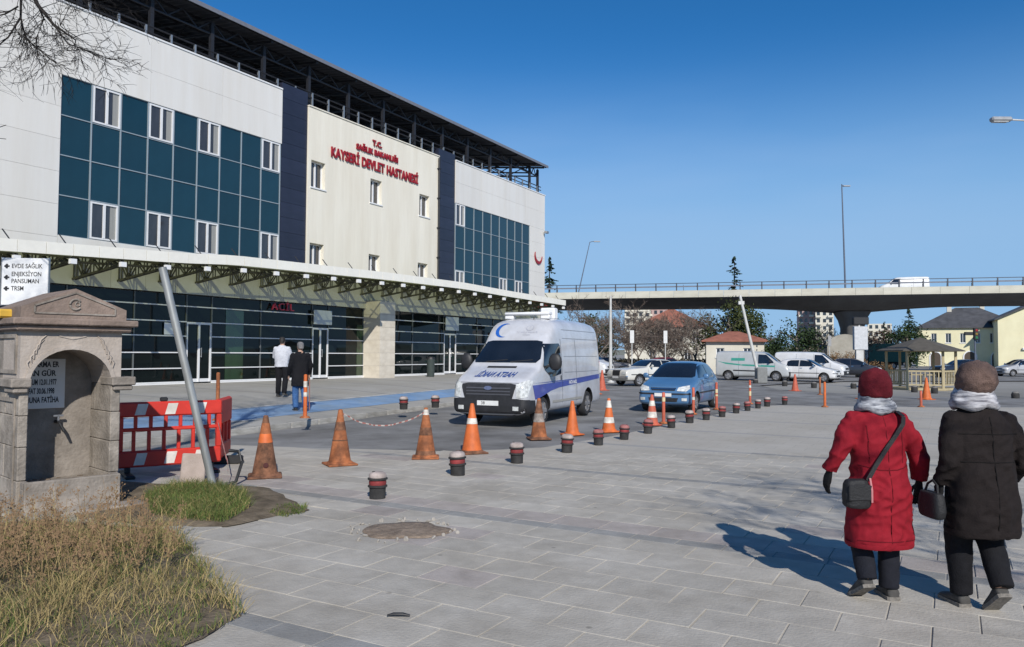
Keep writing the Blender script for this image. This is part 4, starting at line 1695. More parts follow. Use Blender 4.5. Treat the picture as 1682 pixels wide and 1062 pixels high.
WHEEL = {}
def wheel(parent, x, y, r, w=.20, spokes=5):
    key = (r, w, spokes)
    if key not in WHEEL:
        t = MB()
        pr = [(r * .66, -w / 2), (r * .9, -w / 2), (r * .985, -w * .36), (r, -w * .15), (r, w * .15), (r * .985, w * .36), (r * .9, w / 2), (r * .66, w / 2), (r * .62, 0)]
        n = 32
        t.loft([[Vector((q * math.cos(2 * math.pi * j / n), zz, q * math.sin(2 * math.pi * j / n))) for j in range(n)] for q, zz in pr + [pr[0]]], caps=False)
        k = MB()
        k.loft([[Vector((q * math.cos(2 * math.pi * j / n), zz, q * math.sin(2 * math.pi * j / n))) for j in range(n)] for q, zz in ((r * .67, -w * .3), (r * .67, w * .44), (r * .61, w * .46), (r * .58, w * .2), (r * .2, w * .22), (.01, w * .22))], caps=False)
        for j in range(spokes):
            a = 2 * math.pi * j / spokes
            k.bar((.04 * math.cos(a), w * .33, .04 * math.sin(a)), (r * .62 * math.cos(a), w * .36, r * .62 * math.sin(a)), .075, .07, (0, 1, 0))
        k.loft([[Vector((q * math.cos(2 * math.pi * j / 12), zz, q * math.sin(2 * math.pi * j / 12))) for j in range(12)] for q, zz in ((.07, w * .2), (.07, w * .42), (.05, w * .45))])
        WHEEL[key] = (t.mesh('tyre', M_TYRE, 40), k.mesh('rim', M_RIM, 35))
    t, k = WHEEL[key]
    o = put('wheel', t, parent, (x, y, r))
    rm_ = put('rim', k, o)
    if y < 0:
        o.rotation_euler = (0, 0, math.pi)
    return o

def mirrors(parent, x, y, z, m, s=1.0):
    for q in (1, -1):
        b = MB()
        b.bar((x, q * (y - .08), z - .04 * s), (x - .02, q * (y + .10 * s), z), .05, .05)
        b.ball((x - .03, q * (y + .15 * s), z + .05 * s), .055 * s, .11 * s, .10 * s * (1.4 if s > 1.2 else 1), 12, 8)
        o = b.build('wing_mirror', m, parent, 60)
        piece('mirror_glass', 'mirglass', M_CHROME, o, x - .03 - .06 * s, x - .03 - .052 * s, q * (y + .15 * s) - .08 * s, q * (y + .15 * s) + .08 * s, z - .02 * s, z + .11 * s)

# ---------------------------------------------------------------- patient-transport van
def make_ambulance():
    e = empty('ambulance_van', (0, 0, 0))
    tag(e, 'white high-roof patient transport van with blue stripe and blue crescent', 'van')
    M_VAN = paint('van_white', (.55, .56, .59), dirt=.2)
    W = .985
    st = [  # x, zb, zm, zbelt, ztop, wb, wm, wbelt, wtop
        (2.74, .36, .55, .72, .86, .70, .76, .74, .70), (2.72, .30, .55, .80, .96, .80, .88, .86, .80), (2.64, .27, .60, .92, 1.06, .86, .94, .92, .86),
        (2.45, .26, .65, 1.02, 1.17, .88, .97, .95, .90), (2.12, .26, .7, 1.14, 1.30, .90, W, .96, .92), (1.92, .26, .7, 1.22, 1.38, .90, W, .965, .93),
        (1.86, .26, .7, 1.28, 1.44, .90, W, .965, .92), (1.45, .26, .7, 1.34, 1.80, .90, W, .965, .88), (1.22, .26, .7, 1.36, 2.02, .90, W, .965, .86), (1.15, .26, .7, 1.37, 2.10, .90, W, .965, .86), (.95, .26, .7, 1.38, 2.34, .90, W, .967, .87),
        (.74, .26, .7, 1.38, 2.53, .90, W, .97, .875), (.45, .26, .7, 1.38, 2.60, .90, W, .97, .875), (-.4, .26, .7, 1.38, 2.625, .90, W, .97, .875), (-1.6, .26, .7, 1.38, 2.62, .90, W, .97, .875),
        (-2.5, .26, .7, 1.38, 2.59, .90, W, .97, .87), (-2.70, .27, .7, 1.38, 2.54, .90, .975, .96, .86), (-2.75, .32, .7, 1.38, 2.45, .86, .96, .95, .84)]
    wh = [(1.72, .80, .34), (1.72, -.80, .34), (-1.58, .80, .34), (-1.58, -.80, .34)]
    body, bv = car_body('body', st, e, M_VAN, [(x, y + (.12 if y > 0 else -.12), r) for x, y, r in wh], .44)
    for x, y, r in wh:
        wheel(e, x, y + (.05 if y > 0 else -.05), r, .22, 6)
    # glazing
    decal('windscreen', [(-.80, 1.47), (.80, 1.47), (.86, 1.56), (.74, 1.98), (.6, 2.01), (-.6, 2.01), (-.74, 1.98), (-.86, 1.56)], bv, '+x', .012, M_CARGL, e, .06)
    for q in ('+y', '-y'):
        s = 1 if q == '+y' else -1
        decal('side_window', [(1.62, 1.30), (1.70, 1.40), (1.28, 1.93), (.62, 1.95), (.55, 1.90), (.55, 1.20), (1.25, 1.12)], bv, q, .012, M_CARGL, e, .06)
        # blue stripe, door seam, handles, body mouldings
        decal('blue_stripe', [(2.28, .64), (2.38, .96), (1.2, .99), (-.3, 1.02), (-2.6, 1.10), (-2.6, 1.00), (-.3, .90), (.7, .86), (1.28, .80), (2.15, .64)], bv, q, .006, mat('van_blue', (.055, .07, .30), rough=.35, var=.1, coat=.4), e, .12)
        decal('stripe_lettering', [(2.39, 1.005), (1.2, 1.025), (-.3, 1.045), (-2.6, 1.125), (-2.6, 1.105), (-.3, 1.025), (1.2, 1.005)], bv, q, .006, mat('van_blue', (.055, .07, .30)), e, .15)
        for xs_ in (.47, -.62):
            decal('door_seam', [(xs_, .34), (xs_ + .014, .34), (xs_ + .014, 2.06), (xs_, 2.06)], bv, q, .007, M_TRIM, e, .15)
        for z in (1.22, 1.62, 2.08, 2.3):
            decal('body_rib', [(.30, z), (.30, z + .014), (-2.5, z + .014), (-2.5, z)], bv, q, .007, mat('rib_shadow_grey', (.30, .31, .33), rough=.5), e, .2)  # flat grey strips: the shade along the side ribs, put in as colour
        decal('lower_moulding', [(1.15, .50), (1.15, .56), (-1.05, .56), (-1.05, .50)], bv, q, .009, mat('dirty_moulding', (.33, .32, .29), rough=.7), e, .2)
        decal('door_handle', [(.62, 1.04), (.62, 1.16), (.56, 1.16), (.56, 1.04)], bv, q, .02, M_TRIM, e, .1)
        decal_text('side_lettering', 'HASTA NAKİL', .12, bv, q, .011, M_WHITE, e, -.30, .962, flip=-1 if s > 0 else 1, xs=.8, fat=.004)
    # front: bumper, grille, lamps, plate
    decal('bumper', [(-.88, .272), (.88, .272), (.945, .36), (.95, .64), (.70, .665), (-.70, .665), (-.95, .64), (-.945, .36)], bv, '+x', .014, M_TRIM, e, .06)
    for s in (1, -1):
        decal('bumper_corner', [(2.72, .28), (2.72, .64), (2.30, .62), (2.22, .30)], bv, '+y' if s > 0 else '-y', .014, M_TRIM, e, .06)
    gr = decal('grille', [(-.60, .66), (.60, .66), (.70, .98), (.55, 1.0), (-.55, 1.0), (-.70, .98)], bv, '+x', .012, M_TRIM, e, .08)
    for z in (.74, .81, .88):
        decal('grille_bar', [(-.56, z), (.56, z), (.56, z + .03), (-.56, z + .03)], bv, '+x', .022, mat('grille_grey', (.07, .07, .08), rough=.4), gr, .1)
    b = MB()
    pts = [(0.10 * math.cos(2 * math.pi * k / 20), .895 + .042 * math.sin(2 * math.pi * k / 20)) for k in range(20)]
    decal('oval_badge', pts, bv, '+x', .032, mat('badge_blue_grey', (.10, .12, .20), rough=.25), gr, .1)
    for s in (1, -1):
        pl = [(s * .71, .67), (s * .93, .70), (s * .95, 1.06), (s * .90, 1.08), (s * .68, .98)]
        decal('headlight', pl, bv, '+x', .014, M_LAMP, e, .06)
        decal('fog_lamp', [(s * .62, .40), (s * .76, .40), (s * .76, .49), (s * .62, .49)], bv, '+x', .024, M_LAMP, e, .08)
        decal('bumper_intake', [(s * .30, .36), (s * .58, .36), (s * .58, .50), (s * .30, .50)], bv, '+x', .022, M_BLACK, e, .1)
    pl = decal('number_plate', [(-.27, .50), (.27, .50), (.27, .61), (-.27, .61)], bv, '+x', .03, M_PLATE, e, .1)
    decal_text('plate_text', '38', .10, bv, '+x', .034, M_BLACK, pl, -.12, .555, flip=1)
    decal('hood_slot', [(-.38, 1.345), (.38, 1.345), (.38, 1.385), (-.38, 1.385)], bv, '+x', .008, M_TRIM, e, .08)
    decal_text('bonnet_lettering', 'HASTA NAKİL', .155, bv, '+x', .010, mat('lettering_blue', (.02, .06, .24), rough=.4), e, .02, 1.19, flip=-1, xs=1.0, shear=-.25, fat=.004)
    # crescent and emblem over the windscreen
    cr = []
    cx, cz, R1 = -.40, 2.27, .18
    for k in range(21):
        a = rad(62) + rad(236) * k / 20
        cr.append((cx + R1 * 1.25 * math.cos(a), cz + R1 * math.sin(a)))
    for k in range(1, 20):
        a = rad(298) - rad(236) * k / 20
        w_ = math.sin(math.pi * k / 20)
        cr.append((cx + .02 * w_ + (R1 - .065 * w_) * 1.25 * math.cos(a), cz + (R1 - .065 * w_) * math.sin(a)))
    decal('blue_crescent', cr, bv, '+x', .009, mat('crescent_blue', (.02, .11, .42), rough=.4), e, .07)
    M_GREYL = mat('emblem_grey', (.36, .37, .42), rough=.5)
    ring = [(.30 + .10 * math.cos(2 * math.pi * k / 24), 2.33 + .075 * math.sin(2 * math.pi * k / 24)) for k in range(24)]
    decal('emblem', ring, bv, '+x', .008, M_GREYL, e, .06)
    decal('emblem_field', [(.30 + .085 * math.cos(2 * math.pi * k / 24), 2.33 + .062 * math.sin(2 * math.pi * k / 24)) for k in range(24)], bv, '+x', .011, M_VAN, e, .06)
    decal_text('emblem_mark', 'T', .09, bv, '+x', .014, M_GREYL, e, .30, 2.33)
    decal_text('ministry_lettering', 'T.C. SAĞLIK BAKANLIĞI', .055, bv, '+x', .010, M_GREYL, e, .26, 2.215, xs=.95)
    decal_text('ministry_lettering', 'KAYSERİ', .05, bv, '+x', .010, M_GREYL, e, .26, 2.15, xs=1.0)
    mirrors(e, 1.55, .95, 1.42, M_TRIM, 1.55)
    decal('bonnet_seam', [(-.78, 1.010), (.78, 1.010), (.78, 1.018), (-.78, 1.018)], bv, '+x', .008, M_TRIM, e, .08)
    # roof equipment
    b = MB()
    for y in (-.5, .5):
        b.cbox(.28, .48, y - .12, y + .12, 2.58, 2.68, .02)
    b.cbox(.24, .52, -.62, .62, 2.68, 2.76, .03)
    b.build('light_bar', M_WHITE, e, 40)
    b = MB()
    b.cbox(-.42, -.15, .12, .52, 2.60, 2.90, .03)
    b.build('roof_box', M_WHITE, e)
    b = MB()
    b.tube([(.62, .25, 2.5), (.58, .25, 2.63)], .012, 6)
    b.build('aerial', M_TRIM, e)
    # wipers
    for y in (-.5, .15):
        b = MB()
        p0, p1 = decal_pts([(y, 1.48), (y + .55, 1.53)], bv, '+x', .02)
        b.bar(p0, p1, .02, .02)
        b.build('wiper', M_TRIM, e)
    for (y0, y1, z0, z1) in ((-.48, -.40, 1.56, 1.63), (-.20, -.10, 1.50, 1.55), (.38, .52, 1.50, 1.55)):
        decal('dashboard_paper', [(y0, z0), (y1, z0), (y1, z1), (y0, z1)], bv, '+x', .010, M_WHITE, e, .1)
    for s in (1, -1):
        b = MB()
        b.cbox(-2.775, -2.74, s * .86 - .07, s * .86 + .07, .8, 1.5, .01)
        b.build('tail_light', M_TAIL, e)
    b = MB()
    b.cbox(-2.85, -2.70, -.9, .9, .36, .56, .03)
    b.build('rear_bumper', M_TRIM, e)
    return e
amb = make_ambulance()
def set_vehicle(e, p, head):
    """p: ground point under the middle, head: heading vector"""
    e.location = (p[0], p[1], p[2] if len(p) > 2 else -0.01)
    e.rotation_euler = (0, 0, math.atan2(head[1], head[0]))
hd_ = Vector((-.405, -.914, 0)).normalized()
lf_ = Vector((-hd_.y, hd_.x, 0))                     # vehicle's left
fw_c = G(886, 698)                                  # front-left wheel contact
set_vehicle(amb, fw_c - hd_ * 1.72 - lf_ * .86, hd_)

# ---------------------------------------------------------------- generic small cars
def make_car(name, label, colr, prof, W, wheels, wr, front, kind='hatch', arch=None, spokes=5, dirt=.1):
    """prof: (x, zb, zbelt, ztop, halfwidth scale, top width)"""
    e = empty(name)
    tag(e, label, 'van' if kind == 'van' else 'car')
    m = paint('%s_paint' % name, colr, dirt=dirt)
    st = []
    for x, zb, zbe, zt, ws, wt in prof:
        w = W * ws
        st.append((x, zb, zb + (zbe - zb) * .55, zbe, zt, w * .90, w, w * .965, wt))
    wl = [(wheels[0], 1), (wheels[0], -1), (wheels[1], 1), (wheels[1], -1)]
    body, bv = car_body('body', st, e, m, [(x, s * W * .90, wr) for x, s in wl], (arch or wr * 1.2))
    for x, s in wl:
        wheel(e, x, s * (W - .13), wr, .18, spokes)
    f = front
    for k, g_ in enumerate(f.get('wind', [])):
        decal('windscreen' if k == 0 else 'rear_window', g_, bv, '+x' if k == 0 else '-x', .012, M_CARGL, e, .06)
    for poly in f.get('side', []):
        for q in ('+y', '-y'):
            decal('side_window', poly, bv, q, .012, M_CARGL, e, .06)
    for x, z0, z1 in f.get('seam', []):
        for q in ('+y', '-y'):
            decal('door_seam', [(x, z0), (x + .012, z0), (x + .012, z1), (x, z1)], bv, q, .006, M_TRIM, e, .1)
    for x, z in f.get('handle', []):
        for q in ('+y', '-y'):
            decal('door_handle', [(x, z), (x + .15, z), (x + .15, z + .035), (x, z + .035)], bv, q, .02, m if kind != 'sedan' else M_CHROME, e, .1)
    for nm, poly, off, mm, mir in f.get('front', []):
        for s in ((1, -1) if mir else (1,)):
            decal(nm, [(s * a, c) for a, c in poly], bv, '+x', off, mm, e, .07)
    for nm, poly, off, mm, mir in f.get('rear', []):
        for s in ((1, -1) if mir else (1,)):
            decal(nm, [(s * a, c) for a, c in poly], bv, '-x', off, mm, e, .08)
    for nm, poly, off, mm in f.get('flank', []):
        for q in ('+y', '-y'):
            decal(nm, poly, bv, q, off, mm, e, .1)
    if 'mirror' in f:
        mirrors(e, *f['mirror'], m if kind != 'van' else M_TRIM, .85)
    return e

W = .83
hatch_prof = [(1.90, .34, .54, .62, .70, .52), (1.875, .27, .60, .70, .82, .60), (1.80, .22, .66, .765, .92, .66), (1.60, .20, .72, .83, .98, .70), (1.25, .19, .80, .905, 1.0, .72), (.98, .19, .86, .96, 1.0, .72),
              (.92, .19, .885, .99, 1.0, .71), (.55, .19, .91, 1.22, 1.0, .63), (.22, .19, .92, 1.40, 1.0, .585), (.0, .19, .93, 1.465, 1.0, .575), (-.55, .19, .94, 1.49, 1.0, .57), (-1.15, .19, .95, 1.47, 1.0, .56),
              (-1.5, .20, .96, 1.40, .985, .55), (-1.72, .22, .96, 1.15, .96, .58), (-1.84, .26, .86, .98, .93, .62), (-1.89, .34, .7, .80, .86, .62)]
hatch_front = dict(
    wind=[[(-.60, 1.00), (.60, 1.00), (.66, 1.04), (.53, 1.39), (.42, 1.415), (-.42, 1.415), (-.53, 1.39), (-.66, 1.04)], [(-.50, 1.02), (.50, 1.02), (.45, 1.34), (-.45, 1.34)]],
    side=[[(.72, 1.00), (.30, 1.31), (-.02, 1.37), (-.30, 1.385), (-.30, .985)], [(-.36, .985), (-.36, 1.385), (-.9, 1.375), (-1.1, 1.3), (-1.12, 1.0)]],
    seam=[(.78, .32, .92), (-.335, .28, 1.4), (-1.1, .6, 1.0)], handle=[(-.28, .86), (-1.05, .88)],
    front=[('headlight', [(.40, .64), (.66, .63), (.735, .70), (.70, .795), (.44, .735)], .012, M_LAMP, True),
           ('grille', [(-.34, .645), (.34, .645), (.38, .72), (-.38, .72)], .012, M_TRIM, False),
           ('grille_trim', [(-.36, .675), (.36, .675), (.365, .70), (-.365, .70)], .02, M_CHROME, False),
           ('rubber_strip', [(-.76, .535), (.76, .535), (.76, .575), (-.76, .575)], .016, M_TRIM, False),
           ('lower_intake', [(-.40, .33), (.40, .33), (.44, .44), (-.44, .44)], .012, M_TRIM, False),
           ('fog_lamp', [(.54, .36), (.68, .36), (.68, .44), (.54, .44)], .012, M_LAMP, True),
           ('number_plate', [(-.25, .475), (.25, .475), (.25, .57), (-.25, .57)], .03, M_PLATE, False)],
    rear=[('tail_light', [(.50, .88), (.66, .86), (.62, 1.2), (.54, 1.2)], .012, M_TAIL, True), ('number_plate', [(-.25, .62), (.25, .62), (.25, .72), (-.25, .72)], .02, M_PLATE, False)],
    flank=[('rub_strip', [(.95, .55), (.95, .59), (-1.0, .59), (-1.0, .55)], .012, M_TRIM)], mirror=(.62, .80, 1.0))
blue = make_car('blue_hatchback', 'metallic blue hatchback facing us on the lane behind the cones', (.075, .175, .33), hatch_prof, W, (1.20, -1.26), .29, hatch_front)
hb = Vector((-.46, -.888, 0)).normalized()
lb_ = Vector((-hb.y, hb.x, 0))
fr_mid = (G(1047, 676) + G(1136, 679)) / 2
set_vehicle(blue, fr_mid - hb * 1.80, hb)

# old white saloon
W2 = .89
sed_prof = [(2.33, .42, .60, .70, .93, .78), (2.30, .33, .66, .80, .965, .80), (2.22, .28, .74, .88, .98, .80), (2.0, .26, .80, .93, .99, .80), (1.2, .25, .86, .985, 1.0, .80), (.92, .25, .87, 1.0, 1.0, .80),
            (.85, .25, .89, 1.03, 1.0, .78), (.45, .25, .90, 1.30, 1.0, .66), (.25, .25, .90, 1.41, 1.0, .63), (-.2, .25, .90, 1.44, 1.0, .62), (-.75, .25, .90, 1.43, 1.0, .62), (-.98, .25, .90, 1.38, 1.0, .63),
            (-1.35, .25, .89, 1.08, 1.0, .74), (-1.42, .25, .88, 1.02, 1.0, .78), (-2.1, .26, .84, .98, .98, .78), (-2.28, .30, .78, .92, .96, .76), (-2.32, .40, .6, .72, .92, .74)]
sed_front = dict(
    wind=[[(-.66, 1.05), (.66, 1.05), (.57, 1.375), (-.57, 1.375)], [(-.62, 1.06), (.62, 1.06), (.55, 1.34), (-.55, 1.34)]],
    side=[[(.72, 1.02), (.34, 1.345), (-.18, 1.37), (-.18, 1.01)], [(-.25, 1.01), (-.25, 1.37), (-.78, 1.35), (-1.08, 1.1), (-1.08, 1.01)]],
    seam=[(.82, .34, .95), (-.215, .34, 1.38), (-1.1, .6, 1.0)], handle=[(-.12, .90), (-1.0, .90)],
    front=[('headlight', [(.46, .62), (.80, .62), (.80, .77), (.46, .77)], .012, M_LAMP, True), ('grille', [(-.30, .56), (.30, .56), (.32, .83), (-.32, .83)], .016, M_TRIM, False),
           ('grille_frame', [(-.34, .83), (.34, .83), (.34, .87), (-.34, .87)], .024, M_CHROME, False), ('bumper', [(-.86, .42), (.86, .42), (.86, .55), (-.86, .55)], .05, M_CHROME, False),
           ('number_plate', [(-.26, .43), (.26, .43), (.26, .53), (-.26, .53)], .065, M_PLATE, False)],
    rear=[('tail_light', [(.45, .62), (.78, .62), (.78, .8), (.45, .8)], .012, M_TAIL, True)],
    flank=[('rub_strip', [(2.0, .60), (2.0, .64), (-2.0, .64), (-2.0, .60)], .012, M_TRIM)], mirror=(.68, .84, 1.03))
sed = make_car('white_saloon', 'old white saloon with square headlamps behind the blue car', (.62, .61, .56), sed_prof, W2, (1.42, -1.37), .31, sed_front, kind='sedan')
set_vehicle(sed, G(1040, 634) + Vector((1.15, 1.45, 0)), Vector((-.86, -.50, 0)))

# panel van (silver, green flash)
W3 = .95
pv_prof = [(2.42, .36, .60, .74, .80, .62), (2.38, .28, .72, .92, .90, .70), (2.25, .24, .85, 1.04, .97, .78), (1.9, .22, .98, 1.16, 1.0, .82), (1.65, .22, 1.05, 1.25, 1.0, .82), (1.55, .22, 1.07, 1.33, 1.0, .81), (1.1, .22, 1.08, 1.68, 1.0, .78),
           (.85, .22, 1.09, 1.86, 1.0, .77), (.6, .22, 1.10, 1.93, 1.0, .765), (-.5, .22, 1.10, 1.96, 1.0, .765), (-2.1, .22, 1.10, 1.96, 1.0, .765), (-2.36, .23, 1.10, 1.93, .985, .76), (-2.42, .30, 1.0, 1.85, .95, .74)]
M_VGREEN = mat('van_green', (.04, .27, .21), rough=.4, var=.1)
pv_front = dict(
    wind=[[(-.72, 1.30), (.72, 1.30), (.66, 1.80), (-.66, 1.80)], [(-.6, 1.2), (.6, 1.2), (.55, 1.75), (-.55, 1.75)]],
    side=[[(1.42, 1.18), (1.36, 1.30), (.92, 1.72), (.42, 1.74), (.42, 1.14)]],
    seam=[(.34, .3, 1.8), (-.85, .3, 1.8), (1.48, .5, 1.2)], handle=[(.45, 1.02), (-.75, 1.02)],
    front=[('headlight', [(.52, .80), (.82, .84), (.86, 1.02), (.60, .95)], .012, M_LAMP, True), ('grille', [(-.5, .70), (.5, .70), (.5, .84), (-.5, .84)], .012, M_TRIM, False),
           ('bumper', [(-.84, .34), (.84, .34), (.86, .62), (-.86, .62)], .014, M_TRIM, False), ('number_plate', [(-.26, .46), (.26, .46), (.26, .56), (-.26, .56)], .03, M_PLATE, False)],
    rear=[('tail_light', [(.70, .9), (.84, .9), (.80, 1.5), (.70, 1.5)], .012, M_TAIL, True)],
    flank=[('green_flash', [(1.5, 1.02), (.4, 1.06), (-.8, 1.10), (-1.9, 1.22), (-2.3, 1.30), (-1.7, 1.10), (-.6, .99), (.4, .95), (1.5, .92)], .009, M_VGREEN),
           ('green_panel', [(-.45, 1.32), (-1.35, 1.32), (-1.35, 1.50), (-.45, 1.50)], .009, M_VGREEN),
           ('dark_moulding', [(.9, .60), (.9, .68), (-1.2, .72), (-1.2, .64)], .010, M_TRIM)], mirror=(1.25, .93, 1.25))
pv = make_car('silver_panel_van', 'silver panel van with green flash parked side-on under the viaduct', (.42, .44, .45), pv_prof, W3, (1.55, -1.55), .32, pv_front, kind='van')
set_vehicle(pv, (16.35, 51.8), Vector((.86, -.51, 0)))

def recolour(o, m):
    for ch in o.children:
        if ch.name.startswith('body'):
            ch.material_slots[0].link = 'OBJECT'
            ch.material_slots[0].material = m
def clone(src, name, label, p, head, colr=None, drop=(), group=None):
    c = copy_tree(src)
    c.name = name
    tag(c, label, None, group)
    set_vehicle(c, p, head)
    for ch in list(c.children):
        if any(ch.name.startswith(d) for d in drop):
            for g_ in list(ch.children):
                bpy.data.objects.remove(g_)
            bpy.data.objects.remove(ch)
    if colr is not None:
        recolour(c, paint('paint_%d_%d_%d' % tuple(int(v * 255) for v in colr), colr))
    return c
PG = 'cars parked under and beside the viaduct'
no_green = ('green_flash', 'green_panel')
clone(pv, 'white_panel_van', 'white panel van parked right behind the nose of the silver van', (21.6, 55.5), (.82, -.57), (.64, .65, .66), no_green, PG)
clone(blue, 'white_hatchback', 'small white hatchback between the silver van and the cones', (19.3, 50.2), (.80, -.60), (.66, .66, .66), (), PG)
clone(pv, 'white_delivery_van', 'white van whose nose shows just right of the ambulance', (5.2, 58), (.85, -.50), (.66, .67, .68), no_green, PG)
clone(blue, 'black_hatchback', 'dark hatchback parked left of the viaduct pier', (27.0, 60.5), (.9, -.42), (.02, .022, .03), (), PG)
clone(sed, 'dark_saloon', 'dark blue saloon under the gazebo roof, seen through its posts', (36.2, 62.0), (-.97, -.2), (.015, .02, .035), (), PG)
clone(blue, 'silver_hatchback', 'silver hatchback seen between the two women', (43.5, 66), (-.98, -.1), (.40, .41, .43), (), PG)
clone(pv, 'white_minivan', 'white minivan parked before the yellow buildings at the right edge', (51.5, 72), (-.99, -.08), (.66, .67, .68), no_green, PG)
clone(sed, 'black_saloon', 'black saloon in front of the white minivan at the right edge', (44.2, 58.5), (-1, .02), (.012, .012, .014), (), PG)
clone(blue, 'red_hatchback', 'dark red hatchback parked behind the blue car', (13.6, 66), (.98, -.15), (.16, .02, .025), (), PG)
clone(sed, 'grey_saloon', 'grey saloon parked left of the red car behind the blue one', (8.6, 70), (.98, -.15), (.10, .10, .11), (), PG)
# minibus on the viaduct
p = via_at(1484, 3.0)
vb = clone(pv, 'viaduct_minibus', 'white minibus driving left along the viaduct', (p.x, p.y, 8.06), (-VD.x, -VD.y), (.74, .75, .74), no_green)
vb['category'] = 'van'
# green lorry by the gazebo
gl_ = empty('green_lorry', (gp(1440, 96).x, 96, -.01), rad(170))
b = MB()
b.cbox(-3.0, 1.2, -1.15, 1.15, .95, 3.2, .04)
b.build('cargo_box', mat('lorry_green', (.035, .13, .10), rough=.6, var=.2), gl_)
b = MB()
b.prism([(1.3, .6), (2.9, .6), (2.95, 1.4), (2.6, 2.35), (1.3, 2.4)], -1.05, 1.05)
cb = b.build('cab', M_WHITE, gl_)
b = MB()
b.prism([(1.9, 1.45), (2.78, 1.45), (2.52, 2.2), (1.9, 2.2)], -1.06, 1.06)
b.build('cab_window', M_CARGL, cb)
b = MB()
b.box(-3.0, 2.8, -.45, .45, .55, .94)
b.build('chassis', M_TRIM, gl_)
for x in (2.0, -1.6):
    for s in (1, -1):
        wheel(gl_, x, s * .95, .45, .28, 6)
tag(gl_, 'green box lorry beyond the gazebo, left of its roof', 'lorry')

# ================================================================ STREET FURNITURE
M_CONE = mat('cone_orange', (0.62, 0.14, 0.03), rough=.6, var=.12, scale=8, stain=.25, sscale=5)
M_CONE_D = mat('cone_grimy', (0.37, 0.125, 0.045), rough=.8, var=.4, scale=5, stain=.55, sscale=6)
M_CONE_B = mat('cone_grimy_brown', (0.20, 0.088, 0.045), rough=.85, var=.4, scale=7, stain=.5, sscale=7)
M_CONE_O = mat('cone_bright_patch', (0.66, 0.15, 0.035), rough=.6, var=.12, scale=8, stain=.2, sscale=6)
M_CONE_R = mat('cone_faded_red', (0.50, 0.11, 0.06), rough=.65, var=.15, scale=8, stain=.2, sscale=5)
M_CWHITE = mat('cone_white_band', (0.66, 0.62, 0.55), rough=.6, var=.12, scale=9, stain=.3, sscale=9)
M_CGREY = mat('cone_grey_band', (0.28, 0.24, 0.21), rough=.7, var=.25, scale=9, stain=.4, sscale=9)
M_RUBB = mat('bollard_rubber', (0.030, 0.029, 0.028), rough=.8, var=.3, scale=12, stain=.2, sscale=8, bump=.3)
M_BRED = mat('bollard_red', (0.27, 0.035, 0.035), rough=.7, var=.2, scale=10, stain=.35, sscale=8)
M_BCAP = mat('bollard_cap', (0.44, 0.37, 0.34), rough=.75, var=.25, scale=9, stain=.35, sscale=7)

def cone(p, h, body, bands, label, base=None, rz=0.0, hole=False, tilt=(0, 0)):
    e = empty('traffic_cone', (p[0], p[1], p[2]), rz)
    e.rotation_euler = (tilt[0], tilt[1], rz)
    r0, r1 = .165 * h / .8, .032
    prof = [(r0 + (r1 - r0) * k / 10, .035 + (h - .035) * k / 10) for k in range(11)]
    b = MB()
    b.lathe(prof + [(r1 * .7, h + .008), (r1 * .6, h - .02)], 24)
    b.build('body', body, e, 40)
    b = MB()
    w = .215 * h / .8
    b.cbox(-w, w, -w, w, 0, .032, .012)
    b.lathe([(r0 * 1.18, .03), (r0 * 1.1, .05), (r0 * 1.01, .06)], 24)
    b.build('base', base or body, e, 40)
    for z0, z1, m in bands:
        b = MB()
        ra, rb = r0 + (r1 - r0) * z0 + .003, r0 + (r1 - r0) * z1 + .003
        b.lathe([(ra, .035 + (h - .035) * z0), (rb, .035 + (h - .035) * z1)], 24, caps=False)
        b.build('band', m, e, 40)
    if hole:
        b = MB()
        b.lathe([(.035, 0), (.03, .004), (.005, .006)], 14)
        o = b.build('hole_rim', mat('dark_red_hole', (.06, .012, .01), rough=.8), e)
        o.location = (0.012, -(r0 + (r1 - r0) * .17) - .006, .035 + h * .17)
        o.rotation_euler = (rad(90 - 8), 0, 0)
    tag(e, label, 'traffic cone', 'traffic cones along the lane')
    return e
def gr_(px, py, z=0.004):
    return G(px, py, z)
cone(gr_(435, 783), .82, M_CONE_B, [(.55, .70, M_CONE_O), (.70, .88, M_CONE_D)], 'grimy brown cone with one bright orange band, nearest the red barrier', rz=.3, hole=True)
cone(gr_(558, 763), .82, M_CONE_D, [(.42, .44, M_CONE_B), (.62, .78, M_CONE_B)], 'grimy orange-brown cone, second from the barrier', rz=.5)
cone(gr_(699, 752), .80, M_CONE_D, [(.0, .12, M_CONE_B), (.44, .60, M_CONE_B), (.86, .97, M_CWHITE)], 'grimy cone with whitish tip, third from the barrier', rz=.1)
cone(gr_(775, 744), .83, M_CONE, [(.58, .70, M_CWHITE)], 'clean orange cone with one white band in front of the van bumper', base=M_CONE_B, rz=.4)
cone(gr_(885, 721), .80, M_CONE_D, [(.40, .62, M_CGREY), (.62, .95, M_CONE_B)], 'worn cone with dull grey stripes in front of the van wheel', base=M_CONE_B, rz=.2)
cone(gr_(940, 714), .70, M_CONE, [], 'plain faded orange cone without bands, right of the van wheel', rz=.6)
cone(gr_(1000, 709), .72, M_CONE, [(.24, .42, M_CWHITE), (.72, .94, M_CWHITE)], 'orange cone with two white bands left of the blue car', rz=.3)
cone(gr_(1071, 698), .72, M_CONE_R, [(.22, .42, M_CWHITE), (.62, .80, M_CWHITE)], 'reddish cone with two white bands before the blue car bumper', rz=.2)
cone(gr_(979, 647, -.01), .80, M_CONE, [(.28, .48, M_CWHITE), (.70, .85, M_CWHITE)], 'orange cone with white bands standing behind the van', rz=.2)
cone(gr_(989, 641, -.01), .95, M_CONE_R, [], 'red-orange cone without bands right behind the van', rz=.5)
